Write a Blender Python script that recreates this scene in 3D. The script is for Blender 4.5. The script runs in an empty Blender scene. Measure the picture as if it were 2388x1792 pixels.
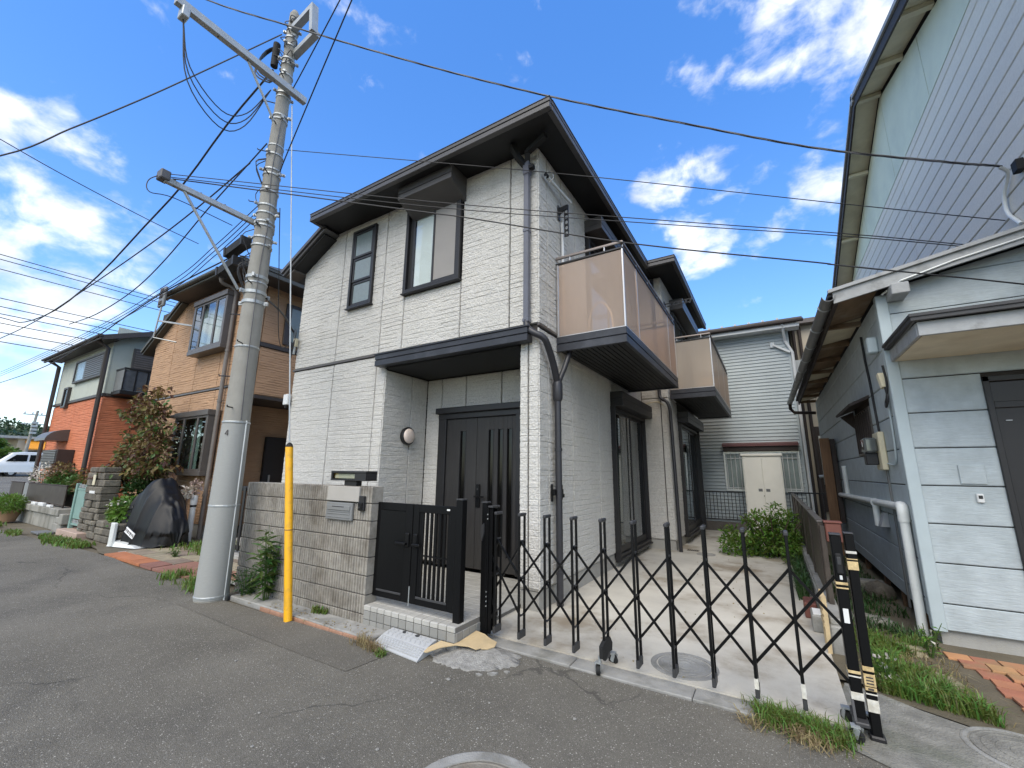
import bpy, math, random
import numpy as np
from mathutils import Vector, Matrix

random.seed(7)
RNG = np.random.default_rng(11)
scene = bpy.context.scene
COL = scene.collection

# ------------------------------------------------------------------ camera
cam_d = bpy.data.cameras.new('camera')
cam = bpy.data.objects.new('camera', cam_d)
COL.objects.link(cam)
scene.camera = cam
PITCH, ROLL, YAW = 0.205553, 0.0101387, 0.548125
CAM_H = 1.5
def cam_axes():
    fwd = Vector((-math.sin(YAW)*math.cos(PITCH), math.cos(YAW)*math.cos(PITCH), math.sin(PITCH)))
    right = Vector((math.cos(YAW), math.sin(YAW), 0))
    up = right.cross(fwd)
    r = right*math.cos(ROLL) + up*math.sin(ROLL)
    u = -right*math.sin(ROLL) + up*math.cos(ROLL)
    return r, u, fwd
_r, _u, _f = cam_axes()
cam.matrix_world = Matrix(((_r.x, _u.x, -_f.x, 0), (_r.y, _u.y, -_f.y, 0), (_r.z, _u.z, -_f.z, CAM_H), (0, 0, 0, 1)))
cam_d.sensor_width = 36
cam_d.lens = 36*980.36/2388
cam_d.clip_start = 0.05
cam_d.clip_end = 3000

# ------------------------------------------------------------------ world, sun, exposure
SUN_EL, SUN_AZ = math.radians(48), math.radians(168)     # azimuth clockwise from +Y: behind the camera
world = bpy.data.worlds.new('World')
scene.world = world
world.use_nodes = True
nt = world.node_tree
nt.nodes.clear()
def N(t, **k):
    n = nt.nodes.new(t)
    for a, b in k.items(): setattr(n, a, b)
    return n
L = nt.links.new
def vmath(op, a, b=None):
    n = N('ShaderNodeVectorMath', operation=op)
    for i, v in enumerate((a, b)):
        if v is None: continue
        if hasattr(v, 'links'): L(v, n.inputs[i])
        else: n.inputs[i].default_value = v
    return n.outputs['Value'] if op in ('DOT_PRODUCT', 'LENGTH') else n.outputs[0]
def fmath(op, a, b=None, clamp=False):
    n = N('ShaderNodeMath', operation=op, use_clamp=clamp)
    for i, v in enumerate((a, b)):
        if v is None: continue
        if hasattr(v, 'links'): L(v, n.inputs[i])
        else: n.inputs[i].default_value = v
    return n.outputs[0]
sky = N('ShaderNodeTexSky', sky_type='NISHITA', sun_disc=False)
sky.sun_elevation = SUN_EL
sky.sun_rotation = SUN_AZ
sky.altitude = 0
sky.air_density = 1.0
sky.dust_density = 0.25
sky.ozone_density = 1.3
hs = N('ShaderNodeHueSaturation')
hs.inputs['Hue'].default_value = 0.514
hs.inputs['Saturation'].default_value = 1.62
hs.inputs['Value'].default_value = 1.0
gm = N('ShaderNodeGamma'); gm.inputs['Gamma'].default_value = 0.7
L(sky.outputs[0], gm.inputs['Color']); L(gm.outputs[0], hs.inputs['Color'])
tc = N('ShaderNodeTexCoord')
d = vmath('NORMALIZE', tc.outputs['Generated'])
warp = N('ShaderNodeTexNoise'); warp.inputs['Scale'].default_value = 6.0; warp.inputs['Detail'].default_value = 3
L(d, warp.inputs['Vector'])
wv = vmath('MULTIPLY', vmath('SUBTRACT', warp.outputs['Color'], (0.5, 0.5, 0.5)), (0.10, 0.10, 0.07))
pos = vmath('ADD', vmath('MULTIPLY', d, (1, 1, 1.5)), wv)
n1 = N('ShaderNodeTexNoise'); n1.inputs['Scale'].default_value = 8.5; n1.inputs['Detail'].default_value = 9; n1.inputs['Roughness'].default_value = 0.56
L(pos, n1.inputs['Vector'])
n2 = N('ShaderNodeTexNoise'); n2.inputs['Scale'].default_value = 2.6; n2.inputs['Detail'].default_value = 2
L(vmath('ADD', pos, (3.1, 1.7, 0)), n2.inputs['Vector'])
fb = fmath('ADD', fmath('MULTIPLY', fmath('SUBTRACT', n1.outputs['Fac'], 0.5), 2.3), fmath('MULTIPLY', fmath('SUBTRACT', n2.outputs['Fac'], 0.5), 0.9))
# cumulus banks: (direction, angular radius, weight)
BANKS = [((-0.882, 0.08, 0.464), 8, .25), ((-0.883, 0.147, 0.445), 7.5, .24), ((-0.923, 0.117, 0.366), 8, .26), ((-0.888, 0.19, 0.415), 7, .22), ((-0.903, 0.237, 0.359), 8, .24),
         ((-0.881, 0.321, 0.349), 7, .24), ((-0.94, 0.159, 0.303), 8, .25), ((-0.86, 0.37, 0.34), 6, .22), ((-0.977, 0.138, 0.161), 8, .23), ((-0.97, 0.0, 0.3), 9, .25),
         ((0.045, 0.697, 0.716), 7, .24), ((0.104, 0.692, 0.715), 8, .26), ((0.158, 0.712, 0.685), 7, .25), ((-0.003, 0.714, 0.70), 5.5, .2), ((0.202, 0.705, 0.68), 7, .24),
         ((-0.101, 0.815, 0.571), 7, .195), ((-0.057, 0.865, 0.499), 7, .2), ((0.0, 0.878, 0.478), 5, .18),
         ((0.128, 0.844, 0.52), 4.5, .19), ((-0.079, 0.67, 0.738), 5.5, .19), ((0.139, 0.777, 0.614), 4.5, .18),
         ((0.55, 0.6, 0.55), 16, .22), ((0.8, 0.3, 0.3), 20, .25), ((0.6, -0.3, 0.6), 34, .34), ((-0.3, -0.7, 0.5), 38, .36), ((0.1, -0.45, 0.9), 42, .40), ((0.4, -0.8, 0.25), 30, .34), ((-0.75, -0.5, 0.35), 26, .32), ((-0.35, -0.35, 0.85), 30, .36), ((0.75, 0.0, 0.65), 28, .36)]  # unseen banks overhead, behind and beside the view, added as white fill light
cov = None
for c, rad, w in BANKS:
    c = Vector(c).normalized()
    dp = vmath('DOT_PRODUCT', d, tuple(c))
    mr = N('ShaderNodeMapRange', interpolation_type='SMOOTHSTEP')
    mr.inputs['From Min'].default_value = math.cos(math.radians(rad))
    mr.inputs['From Max'].default_value = math.cos(math.radians(rad*0.25))
    mr.inputs['To Max'].default_value = w*2.5
    L(dp, mr.inputs['Value'])
    cov = mr.outputs[0] if cov is None else fmath('MAXIMUM', cov, mr.outputs[0])
dens = fmath('ADD', fb, cov)
mr = N('ShaderNodeMapRange', interpolation_type='SMOOTHSTEP')
mr.inputs['From Min'].default_value = 0.36
mr.inputs['From Max'].default_value = 0.95
L(dens, mr.inputs['Value'])
shade = N('ShaderNodeTexNoise'); shade.inputs['Scale'].default_value = 7.0; shade.inputs['Detail'].default_value = 4
L(pos, shade.inputs['Vector'])
ramp = N('ShaderNodeMix', data_type='RGBA')
ramp.inputs[6].default_value = (1.75, 1.9, 2.15, 1)
ramp.inputs[7].default_value = (3.1, 3.1, 3.05, 1)
mr2 = N('ShaderNodeMapRange'); mr2.inputs['From Min'].default_value = 0.3; mr2.inputs['From Max'].default_value = 0.62
L(shade.outputs['Fac'], mr2.inputs['Value']); L(mr2.outputs[0], ramp.inputs[0])
mixc = N('ShaderNodeMix', data_type='RGBA')
L(fmath('MULTIPLY', mr.outputs[0], 0.94), mixc.inputs[0])
L(hs.outputs[0], mixc.inputs[6]); L(ramp.outputs[2], mixc.inputs[7])
bg = N('ShaderNodeBackground'); bg.inputs['Strength'].default_value = 0.104
L(mixc.outputs[2], bg.inputs['Color'])
wo = N('ShaderNodeOutputWorld'); L(bg.outputs[0], wo.inputs['Surface'])

sun_d = bpy.data.lights.new('sun', 'SUN')
sun_d.energy = 0.62
sun_d.angle = math.radians(50)
sun_d.color = (1.0, 0.93, 0.82)
sun = bpy.data.objects.new('sun', sun_d)
COL.objects.link(sun)
_sd = Vector((math.sin(SUN_AZ)*math.cos(SUN_EL), math.cos(SUN_AZ)*math.cos(SUN_EL), math.sin(SUN_EL)))
sun.rotation_euler = _sd.to_track_quat('Z', 'Y').to_euler()
sun.location = _sd*40

vs = scene.view_settings
vs.view_transform = 'Standard'; vs.look = 'None'; vs.exposure = 2.25; vs.gamma = 1.0
vs.use_curve_mapping = False
scene.display_settings.display_device = 'sRGB'
scene.render.engine = 'CYCLES'
cy = scene.cycles
cy.use_denoising = True
cy.max_bounces = 9; cy.diffuse_bounces = 6; cy.glossy_bounces = 3; cy.transmission_bounces = 6; cy.transparent_max_bounces = 12
cy.caustics_reflective = False; cy.caustics_refractive = False
cy.use_adaptive_sampling = True

# ------------------------------------------------------------------ mesh helpers
class MB:
    def __init__(s): s.v = []; s.f = []
    def add(s, vs, fs):
        o = len(s.v); s.v += [tuple(p) for p in vs]; s.f += [tuple(i+o for i in f) for f in fs]; return s
    def box(s, x0, x1, y0, y1, z0, z1, c=0.0):
        if x0 > x1: x0, x1 = x1, x0
        if y0 > y1: y0, y1 = y1, y0
        if z0 > z1: z0, z1 = z1, z0
        if c <= 0:
            return s.add([(x0,y0,z0),(x1,y0,z0),(x1,y1,z0),(x0,y1,z0),(x0,y0,z1),(x1,y0,z1),(x1,y1,z1),(x0,y1,z1)],
                         [(0,3,2,1),(4,5,6,7),(0,1,5,4),(1,2,6,5),(2,3,7,6),(3,0,4,7)])
        c = min(c, (x1-x0)*.45, (y1-y0)*.45, (z1-z0)*.45)
        vv = []
        X, Y, Z = (x0, x1), (y0, y1), (z0, z1)
        idx = {}
        for i in (0, 1):
            for j in (0, 1):
                for k in (0, 1):
                    dx, dy, dz = (c if i == 0 else -c), (c if j == 0 else -c), (c if k == 0 else -c)
                    for a in range(3):
                        p = [X[i]+dx, Y[j]+dy, Z[k]+dz]; p[a] = (X[i], Y[j], Z[k])[a]
                        idx[i, j, k, a] = len(vv); vv.append(tuple(p))
        g = lambda i, j, k, a: idx[i, j, k, a]
        ff = [(g(0,0,0,0),g(0,0,1,0),g(0,1,1,0),g(0,1,0,0)), (g(1,0,0,0),g(1,1,0,0),g(1,1,1,0),g(1,0,1,0)),
              (g(0,0,0,1),g(1,0,0,1),g(1,0,1,1),g(0,0,1,1)), (g(0,1,0,1),g(0,1,1,1),g(1,1,1,1),g(1,1,0,1)),
              (g(0,0,0,2),g(0,1,0,2),g(1,1,0,2),g(1,0,0,2)), (g(0,0,1,2),g(1,0,1,2),g(1,1,1,2),g(0,1,1,2))]
        for j in (0, 1):
            for k in (0, 1):
                q = (g(0,j,k,1), g(1,j,k,1), g(1,j,k,2), g(0,j,k,2)); ff.append(q if (j == k) == (j == 1) else q[::-1])
        for i in (0, 1):
            for k in (0, 1):
                q = (g(i,0,k,2), g(i,1,k,2), g(i,1,k,0), g(i,0,k,0)); ff.append(q if (i == k) == (i == 1) else q[::-1])
        for i in (0, 1):
            for j in (0, 1):
                q = (g(i,j,0,0), g(i,j,1,0), g(i,j,1,1), g(i,j,0,1)); ff.append(q if (i == j) == (i == 1) else q[::-1])
        for i in (0, 1):
            for j in (0, 1):
                for k in (0, 1):
                    q = (g(i,j,k,0), g(i,j,k,1), g(i,j,k,2)); ff.append(q if (i+j+k) % 2 == 1 else q[::-1])
        return s.add(vv, ff)
    def tube(s, pts, r, n=8, caps=True, twist=0):
        pts = [Vector(p) for p in pts]
        rs = r if isinstance(r, (list, tuple)) else [r]*len(pts)
        vv, ff = [], []
        t = (pts[1]-pts[0]).normalized()
        up = Vector((0, 0, 1)) if abs(t.z) < .9 else Vector((1, 0, 0))
        a = t.cross(up).normalized()
        for i, p in enumerate(pts):
            t = (pts[min(i+1, len(pts)-1)] - pts[max(i-1, 0)]).normalized()
            a = (a - t*a.dot(t)).normalized(); b = t.cross(a)
            for k in range(n):
                th = 2*math.pi*(k+.5)/n + twist*i
                vv.append(p + a*(math.cos(th)*rs[i]) + b*(math.sin(th)*rs[i]))
        for i in range(len(pts)-1):
            for k in range(n):
                k2 = (k+1) % n
                ff.append((i*n+k, i*n+k2, (i+1)*n+k2, (i+1)*n+k))
        if caps:
            ff.append(tuple(range(n))[::-1]); ff.append(tuple((len(pts)-1)*n+k for k in range(n)))
        return s.add(vv, ff)
    def bar(s, p0, p1, w, h, up=(0, 0, 1), c=0.0):
        """rectangular bar from p0 to p1, w across, h along 'up'"""
        p0, p1 = Vector(p0), Vector(p1); t = (p1-p0).normalized(); u = Vector(up)
        a = t.cross(u)
        if a.length < 1e-4: a = t.cross(Vector((0, 1, 0)))
        a.normalize(); b = a.cross(t).normalized()
        vv = []
        for p in (p0, p1):
            for sx, sy in ((-1,-1), (1,-1), (1,1), (-1,1)): vv.append(p + a*(sx*w/2) + b*(sy*h/2))
        return s.add(vv, [(0,3,2,1),(4,5,6,7),(0,1,5,4),(1,2,6,5),(2,3,7,6),(3,0,4,7)][::1])
    def prism(s, poly, axis, a0, a1):
        """poly: 2D points; axis 'x','y','z': extruded from a0 to a1"""
        n = len(poly)
        def P(q, a): return {'x': (a, q[0], q[1]), 'y': (q[0], a, q[1]), 'z': (q[0], q[1], a)}[axis]
        vv = [P(q, a0) for q in poly] + [P(q, a1) for q in poly]
        ff = [tuple(range(n))[::-1], tuple(range(n, 2*n))] + [(i, (i+1) % n, n+(i+1) % n, n+i) for i in range(n)]
        return s.add(vv, ff)
    def lathe(s, prof, c, n=20, axis='z'):
        """prof: (radius, height) list"""
        vv, ff = [], []
        for r, h in prof:
            for k in range(n):
                th = 2*math.pi*k/n; x, y = r*math.cos(th), r*math.sin(th)
                q = {'z': (x, y, h), 'x': (h, x, y), 'y': (x, h, y)}[axis]
                vv.append((c[0]+q[0], c[1]+q[1], c[2]+q[2]))
        for i in range(len(prof)-1):
            for k in range(n):
                k2 = (k+1) % n; ff.append((i*n+k, i*n+k2, (i+1)*n+k2, (i+1)*n+k))
        ff.append(tuple(range(n))[::-1]); ff.append(tuple((len(prof)-1)*n+k for k in range(n)))
        return s.add(vv, ff)
    def build(s, name, mat, parent=None, smooth=False, **k):
        return mesh_obj(name, s.v, s.f, mat, parent, smooth, **k)

def fix_normals(me):
    import bmesh
    bm = bmesh.new(); bm.from_mesh(me)
    bmesh.ops.recalc_face_normals(bm, faces=bm.faces)
    bm.to_mesh(me); bm.free()

def mesh_obj(name, v, f, mat, parent=None, smooth=False, label=None, cat=None, group=None, kind=None, recalc=True):
    me = bpy.data.meshes.new(name)
    loc = Vector((0, 0, 0))
    if parent is None and kind is None and len(v) < 60000:
        a = np.array(v); loc = Vector(((a[:,0].min()+a[:,0].max())/2, (a[:,1].min()+a[:,1].max())/2, a[:,2].min()))
        v = (a - np.array(loc)).tolist()
    me.from_pydata(v, [], f)
    if recalc and len(f) < 4000: fix_normals(me)
    if smooth:
        me.polygons.foreach_set('use_smooth', [True]*len(me.polygons))
        if hasattr(me, 'set_sharp_from_angle') and smooth != 2: me.set_sharp_from_angle(angle=math.radians(38))
    me.update()
    me.materials.append(mat)
    o = bpy.data.objects.new(name, me)
    COL.objects.link(o)
    o.location = loc
    attach(o, parent)
    tag(o, label, cat, group, kind)
    return o

def attach(o, parent):
    if parent is not None:
        o.parent = parent
        if parent.type == 'EMPTY': o.matrix_parent_inverse = Matrix.Translation(-parent.location)
        elif parent.location.length > 0: o.matrix_parent_inverse = Matrix.Translation(-parent.location)

def tag(o, label=None, cat=None, group=None, kind=None):
    if label: o['label'] = label
    if cat: o['category'] = cat
    if group: o['group'] = group
    if kind: o['kind'] = kind
    return o

def thing(name, label, cat, loc=(0, 0, 0), group=None):
    o = bpy.data.objects.new(name, None); COL.objects.link(o)
    o.location = loc; o.empty_display_size = 0.2
    return tag(o, label, cat, group)

def bx(name, mat, parent, x0, x1, y0, y1, z0, z1, c=0.004, **k):
    return MB().box(x0, x1, y0, y1, z0, z1, c).build(name, mat, parent, **k)

def share(o, name, parent, loc=(0, 0, 0), rot=None, scl=None):
    """another piece with the same mesh"""
    c = bpy.data.objects.new(name, o.data); COL.objects.link(c)
    c.location = loc
    if rot: c.rotation_euler = rot
    if scl: c.scale = scl
    if parent is not None:
        c.parent = parent
        c.matrix_parent_inverse = Matrix.Translation(-parent.location)
    return c

def spline(pts, n=24):
    """Catmull-Rom through 3D points"""
    P = [Vector(p) for p in pts]
    if len(P) == 2: return [P[0].lerp(P[1], i/n) for i in range(n+1)]
    P = [P[0]*2-P[1]] + P + [P[-1]*2-P[-2]]
    out = []; m = len(P)-3; k = max(2, n//m)
    for i in range(m):
        a, b, c, d_ = P[i:i+4]
        for j in range(k):
            t = j/k
            out.append(0.5*((2*b) + (c-a)*t + (2*a-5*b+4*c-d_)*t*t + (3*b-a-3*c+d_)*t**3))
    out.append(P[-2].copy())
    return out

def sagline(a, b, sag, n=20):
    a, b = Vector(a), Vector(b)
    return [a.lerp(b, i/n) - Vector((0, 0, 4*sag*(i/n)*(1-i/n))) for i in range(n+1)]

# value noise on numpy arrays
def _h(ix, iy, s):
    h = (ix.astype(np.int64)*374761393 + iy.astype(np.int64)*668265263 + s*974711) & 0x7fffffff
    h = ((h ^ (h >> 13))*1274126177) & 0x7fffffff
    h = h ^ (h >> 16)
    return (h & 0xffff)/65535.0
def hsh(ix, iy, s=0): return _h(np.asarray(np.floor(ix)), np.asarray(np.floor(iy)), s)
def vnoise(x, y, s=0):
    x, y = np.asarray(x, float), np.asarray(y, float)
    ix, iy = np.floor(x), np.floor(y); fx, fy = x-ix, y-iy
    fx = fx*fx*(3-2*fx); fy = fy*fy*(3-2*fy)
    return (_h(ix, iy, s)*(1-fx)+_h(ix+1, iy, s)*fx)*(1-fy) + (_h(ix, iy+1, s)*(1-fx)+_h(ix+1, iy+1, s)*fx)*fy
# ------------------------------------------------------------------ materials
def M(name, col, rough=0.6, var=0.08, scale=4.0, bump=0.0, bscale=60.0, metal=0.0, spec=0.5, island=0.0, rand=0.0,
      stain=None, stain_amt=0.0, stain_scale=1.2, stretch=None, coat=0.0, hue=0.0, streak=0.0):
    m = bpy.data.materials.new(name); m.use_nodes = True
    t = m.node_tree; t.nodes.clear(); LK = t.links.new
    def nn(k, **a):
        n = t.nodes.new(k)
        for x, y in a.items(): setattr(n, x, y)
        return n
    out = nn('ShaderNodeOutputMaterial'); p = nn('ShaderNodeBsdfPrincipled'); LK(p.outputs[0], out.inputs[0])
    p.inputs['Roughness'].default_value = rough; p.inputs['Metallic'].default_value = metal
    p.inputs['Specular IOR Level'].default_value = spec
    if coat: p.inputs['Coat Weight'].default_value = coat; p.inputs['Coat Roughness'].default_value = 0.15
    geo = nn('ShaderNodeNewGeometry')
    vec = geo.outputs['Position']
    if stretch:
        mp = nn('ShaderNodeMapping'); mp.inputs['Scale'].default_value = stretch; LK(vec, mp.inputs['Vector']); vec = mp.outputs[0]
    noi = nn('ShaderNodeTexNoise'); noi.inputs['Scale'].default_value = scale; noi.inputs['Detail'].default_value = 6; noi.inputs['Roughness'].default_value = 0.6
    LK(vec, noi.inputs['Vector'])
    mr_ = nn('ShaderNodeMapRange'); mr_.inputs['From Min'].default_value = 0.3; mr_.inputs['From Max'].default_value = 0.7
    mr_.inputs['To Min'].default_value = 1-var; mr_.inputs['To Max'].default_value = 1+var
    LK(noi.outputs['Fac'], mr_.inputs['Value'])
    val = mr_.outputs[0]
    def mul(a, b):
        n = nn('ShaderNodeMath', operation='MULTIPLY'); LK(a, n.inputs[0]); LK(b, n.inputs[1]); return n.outputs[0]
    def rng(src, amt):
        n = nn('ShaderNodeMapRange'); n.inputs['To Min'].default_value = 1-amt; n.inputs['To Max'].default_value = 1+amt; LK(src, n.inputs['Value']); return n.outputs[0]
    if island: val = mul(val, rng(geo.outputs['Random Per Island'], island))
    if rand:
        oi = nn('ShaderNodeObjectInfo'); val = mul(val, rng(oi.outputs['Random'], rand))
    hsv = nn('ShaderNodeHueSaturation'); hsv.inputs['Color'].default_value = (*col, 1); LK(val, hsv.inputs['Value'])
    if hue:
        src = geo.outputs['Random Per Island'] if island else oi.outputs['Random']
        hn = nn('ShaderNodeMapRange'); hn.inputs['To Min'].default_value = .5-hue; hn.inputs['To Max'].default_value = .5+hue; LK(src, hn.inputs['Value']); LK(hn.outputs[0], hsv.inputs['Hue'])
    c = hsv.outputs[0]
    if stain:
        sn = nn('ShaderNodeTexNoise'); sn.inputs['Scale'].default_value = stain_scale; sn.inputs['Detail'].default_value = 7; sn.inputs['Roughness'].default_value = .65
        if streak:
            mp2 = nn('ShaderNodeMapping'); mp2.inputs['Scale'].default_value = (1, 1, streak); LK(geo.outputs['Position'], mp2.inputs['Vector']); LK(mp2.outputs[0], sn.inputs['Vector'])
        else: LK(geo.outputs['Position'], sn.inputs['Vector'])
        sm = nn('ShaderNodeMapRange', interpolation_type='SMOOTHSTEP'); sm.inputs['From Min'].default_value = .47; sm.inputs['From Max'].default_value = .68; sm.inputs['To Max'].default_value = stain_amt
        LK(sn.outputs['Fac'], sm.inputs['Value'])
        mx = nn('ShaderNodeMix', data_type='RGBA'); LK(sm.outputs[0], mx.inputs[0]); LK(c, mx.inputs[6]); mx.inputs[7].default_value = (*stain, 1)
        c = mx.outputs[2]
    LK(c, p.inputs['Base Color'])
    if bump:
        bn = nn('ShaderNodeTexNoise'); bn.inputs['Scale'].default_value = bscale; bn.inputs['Detail'].default_value = 5
        LK(vec, bn.inputs['Vector'])
        b = nn('ShaderNodeBump'); b.inputs['Strength'].default_value = bump; b.inputs['Distance'].default_value = 0.02
        LK(bn.outputs['Fac'], b.inputs['Height']); LK(b.outputs[0], p.inputs['Normal'])
    return m

def glass_mat(name, tint=(0.75, 0.82, 0.82), glossy=0.18):
    m = bpy.data.materials.new(name); m.use_nodes = True
    t = m.node_tree; t.nodes.clear(); LK = t.links.new
    out = t.nodes.new('ShaderNodeOutputMaterial'); tr = t.nodes.new('ShaderNodeBsdfTransparent'); tr.inputs[0].default_value = (*tint, 1)
    gl = t.nodes.new('ShaderNodeBsdfGlossy'); gl.inputs['Roughness'].default_value = 0.015; gl.inputs['Color'].default_value = (.9, .95, 1, 1)
    fr = t.nodes.new('ShaderNodeFresnel'); fr.inputs['IOR'].default_value = 1.55
    ad = t.nodes.new('ShaderNodeMath'); ad.operation = 'ADD'; ad.use_clamp = True; ad.inputs[1].default_value = glossy; g_ = t.nodes.new('ShaderNodeNewGeometry'); iv = t.nodes.new('ShaderNodeMath'); iv.operation = 'SUBTRACT'; iv.inputs[0].default_value = 1.0; LK(g_.outputs['Backfacing'], iv.inputs[1]); LK(fr.outputs[0], ad.inputs[0]); mu = t.nodes.new('ShaderNodeMath'); mu.operation = 'MULTIPLY'; LK(ad.outputs[0], mu.inputs[0]); LK(iv.outputs[0], mu.inputs[1])
    mx = t.nodes.new('ShaderNodeMixShader'); LK(mu.outputs[0], mx.inputs[0]); LK(tr.outputs[0], mx.inputs[1]); LK(gl.outputs[0], mx.inputs[2])
    LK(mx.outputs[0], out.inputs[0]); return m

def acrylic_mat(name, col, see=0.35, rough=0.5):
    m = bpy.data.materials.new(name); m.use_nodes = True
    t = m.node_tree; t.nodes.clear(); LK = t.links.new
    out = t.nodes.new('ShaderNodeOutputMaterial'); tr = t.nodes.new('ShaderNodeBsdfTransparent'); tr.inputs[0].default_value = (min(1, col[0]*1.35), min(1, col[1]*1.3), min(1, col[2]*1.3), 1)
    p = t.nodes.new('ShaderNodeBsdfPrincipled'); p.inputs['Roughness'].default_value = rough
    noi = t.nodes.new('ShaderNodeTexNoise'); noi.inputs['Scale'].default_value = 3; noi.inputs['Detail'].default_value = 5
    geo = t.nodes.new('ShaderNodeNewGeometry'); mp = t.nodes.new('ShaderNodeMapping'); mp.inputs['Scale'].default_value = (6, 6, .8); LK(geo.outputs['Position'], mp.inputs[0]); LK(mp.outputs[0], noi.inputs[0])
    hv = t.nodes.new('ShaderNodeHueSaturation'); hv.inputs['Color'].default_value = (*col, 1)
    mr_ = t.nodes.new('ShaderNodeMapRange'); mr_.inputs['To Min'].default_value = .93; mr_.inputs['To Max'].default_value = 1.07; LK(noi.outputs['Fac'], mr_.inputs[0]); LK(mr_.outputs[0], hv.inputs['Value']); LK(hv.outputs[0], p.inputs['Base Color'])
    tl = t.nodes.new('ShaderNodeBsdfTranslucent'); tl.inputs[0].default_value = (*col, 1)
    m1 = t.nodes.new('ShaderNodeMixShader'); m1.inputs[0].default_value = .45; LK(p.outputs[0], m1.inputs[1]); LK(tl.outputs[0], m1.inputs[2])
    mx = t.nodes.new('ShaderNodeMixShader'); mx.inputs[0].default_value = see; LK(m1.outputs[0], mx.inputs[1]); LK(tr.outputs[0], mx.inputs[2])
    LK(mx.outputs[0], out.inputs[0]); return m

def leaf_mat(name, col, trans=0.35, island=0.35, hue=0.03, rough=0.45):
    m = M(name, col, rough=rough, var=.15, scale=3, island=island, hue=hue)
    t = m.node_tree; LK = t.links.new
    p = [n for n in t.nodes if n.type == 'BSDF_PRINCIPLED'][0]; out = [n for n in t.nodes if n.type == 'OUTPUT_MATERIAL'][0]
    tl = t.nodes.new('ShaderNodeBsdfTranslucent'); src = p.inputs['Base Color'].links[0].from_socket; LK(src, tl.inputs[0])
    mx = t.nodes.new('ShaderNodeMixShader'); mx.inputs[0].default_value = trans; LK(p.outputs[0], mx.inputs[1]); LK(tl.outputs[0], mx.inputs[2]); LK(mx.outputs[0], out.inputs[0])
    return m

def asphalt_mat(name, base, speck=0.5, warm=(0.16, 0.13, 0.09), cracks=True):
    m = M(name, base, rough=.92, var=.26, scale=.55, bump=.55, bscale=140, spec=.25, stain=(.085, .08, .07), stain_amt=.6, stain_scale=.5)
    t = m.node_tree; LK = t.links.new
    p = [n for n in t.nodes if n.type == 'BSDF_PRINCIPLED'][0]
    src = p.inputs['Base Color'].links[0].from_socket
    geo = [n for n in t.nodes if n.type == 'NEW_GEOMETRY'][0]
    def mixin(src, fac, col):
        mx = t.nodes.new('ShaderNodeMix'); mx.data_type = 'RGBA'; LK(fac, mx.inputs[0]); LK(src, mx.inputs[6]); mx.inputs[7].default_value = (*col, 1); return mx.outputs[2]
    # fine light aggregate: voronoi cells, only some of them are pale stones
    for sc, r0, keep, col in ((120, .40, .50, (.30, .285, .25)), (62, .28, .70, (.52, .49, .43)), (33, .17, .86, (.58, .55, .48)), (190, .4, .5, (.026, .024, .022))):
        vo = t.nodes.new('ShaderNodeTexVoronoi'); vo.inputs['Scale'].default_value = sc; LK(geo.outputs['Position'], vo.inputs['Vector'])
        a = t.nodes.new('ShaderNodeMapRange'); a.inputs['From Min'].default_value = r0; a.inputs['From Max'].default_value = r0*.55; LK(vo.outputs['Distance'], a.inputs[0])
        sx = t.nodes.new('ShaderNodeSeparateColor'); LK(vo.outputs['Color'], sx.inputs[0])
        k = t.nodes.new('ShaderNodeMath'); k.operation = 'GREATER_THAN'; k.inputs[1].default_value = keep; LK(sx.outputs[0], k.inputs[0])
        q = t.nodes.new('ShaderNodeMath'); q.operation = 'MULTIPLY'; LK(a.outputs[0], q.inputs[0]); LK(k.outputs[0], q.inputs[1])
        q2 = t.nodes.new('ShaderNodeMath'); q2.operation = 'MULTIPLY'; q2.inputs[1].default_value = speck; LK(q.outputs[0], q2.inputs[0])
        src = mixin(src, q2.outputs[0], col)
    if cracks:   # long hairline cracks
        wn = t.nodes.new('ShaderNodeTexNoise'); wn.inputs['Scale'].default_value = 2.5; wn.inputs['Detail'].default_value = 6; LK(geo.outputs['Position'], wn.inputs[0])
        ad = t.nodes.new('ShaderNodeVectorMath'); ad.operation = 'MULTIPLY_ADD'; LK(wn.outputs['Color'], ad.inputs[0]); ad.inputs[1].default_value = (.5, .5, 0); LK(geo.outputs['Position'], ad.inputs[2])
        vo = t.nodes.new('ShaderNodeTexVoronoi'); vo.feature = 'DISTANCE_TO_EDGE'; vo.inputs['Scale'].default_value = .42; LK(ad.outputs[0], vo.inputs['Vector'])
        a = t.nodes.new('ShaderNodeMapRange'); a.inputs['From Min'].default_value = .006; a.inputs['From Max'].default_value = .0015; a.inputs['To Max'].default_value = .45; LK(vo.outputs['Distance'], a.inputs[0])
        pn = t.nodes.new('ShaderNodeTexNoise'); pn.inputs['Scale'].default_value = .8; LK(geo.outputs['Position'], pn.inputs[0])
        k = t.nodes.new('ShaderNodeMapRange'); k.inputs['From Min'].default_value = .5; k.inputs['From Max'].default_value = .6; LK(pn.outputs['Fac'], k.inputs[0])
        q = t.nodes.new('ShaderNodeMath'); q.operation = 'MULTIPLY'; LK(a.outputs[0], q.inputs[0]); LK(k.outputs[0], q.inputs[1])
        src = mixin(src, q.outputs[0], (.02, .02, .02))
    LK(src, p.inputs['Base Color'])
    return m

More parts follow.
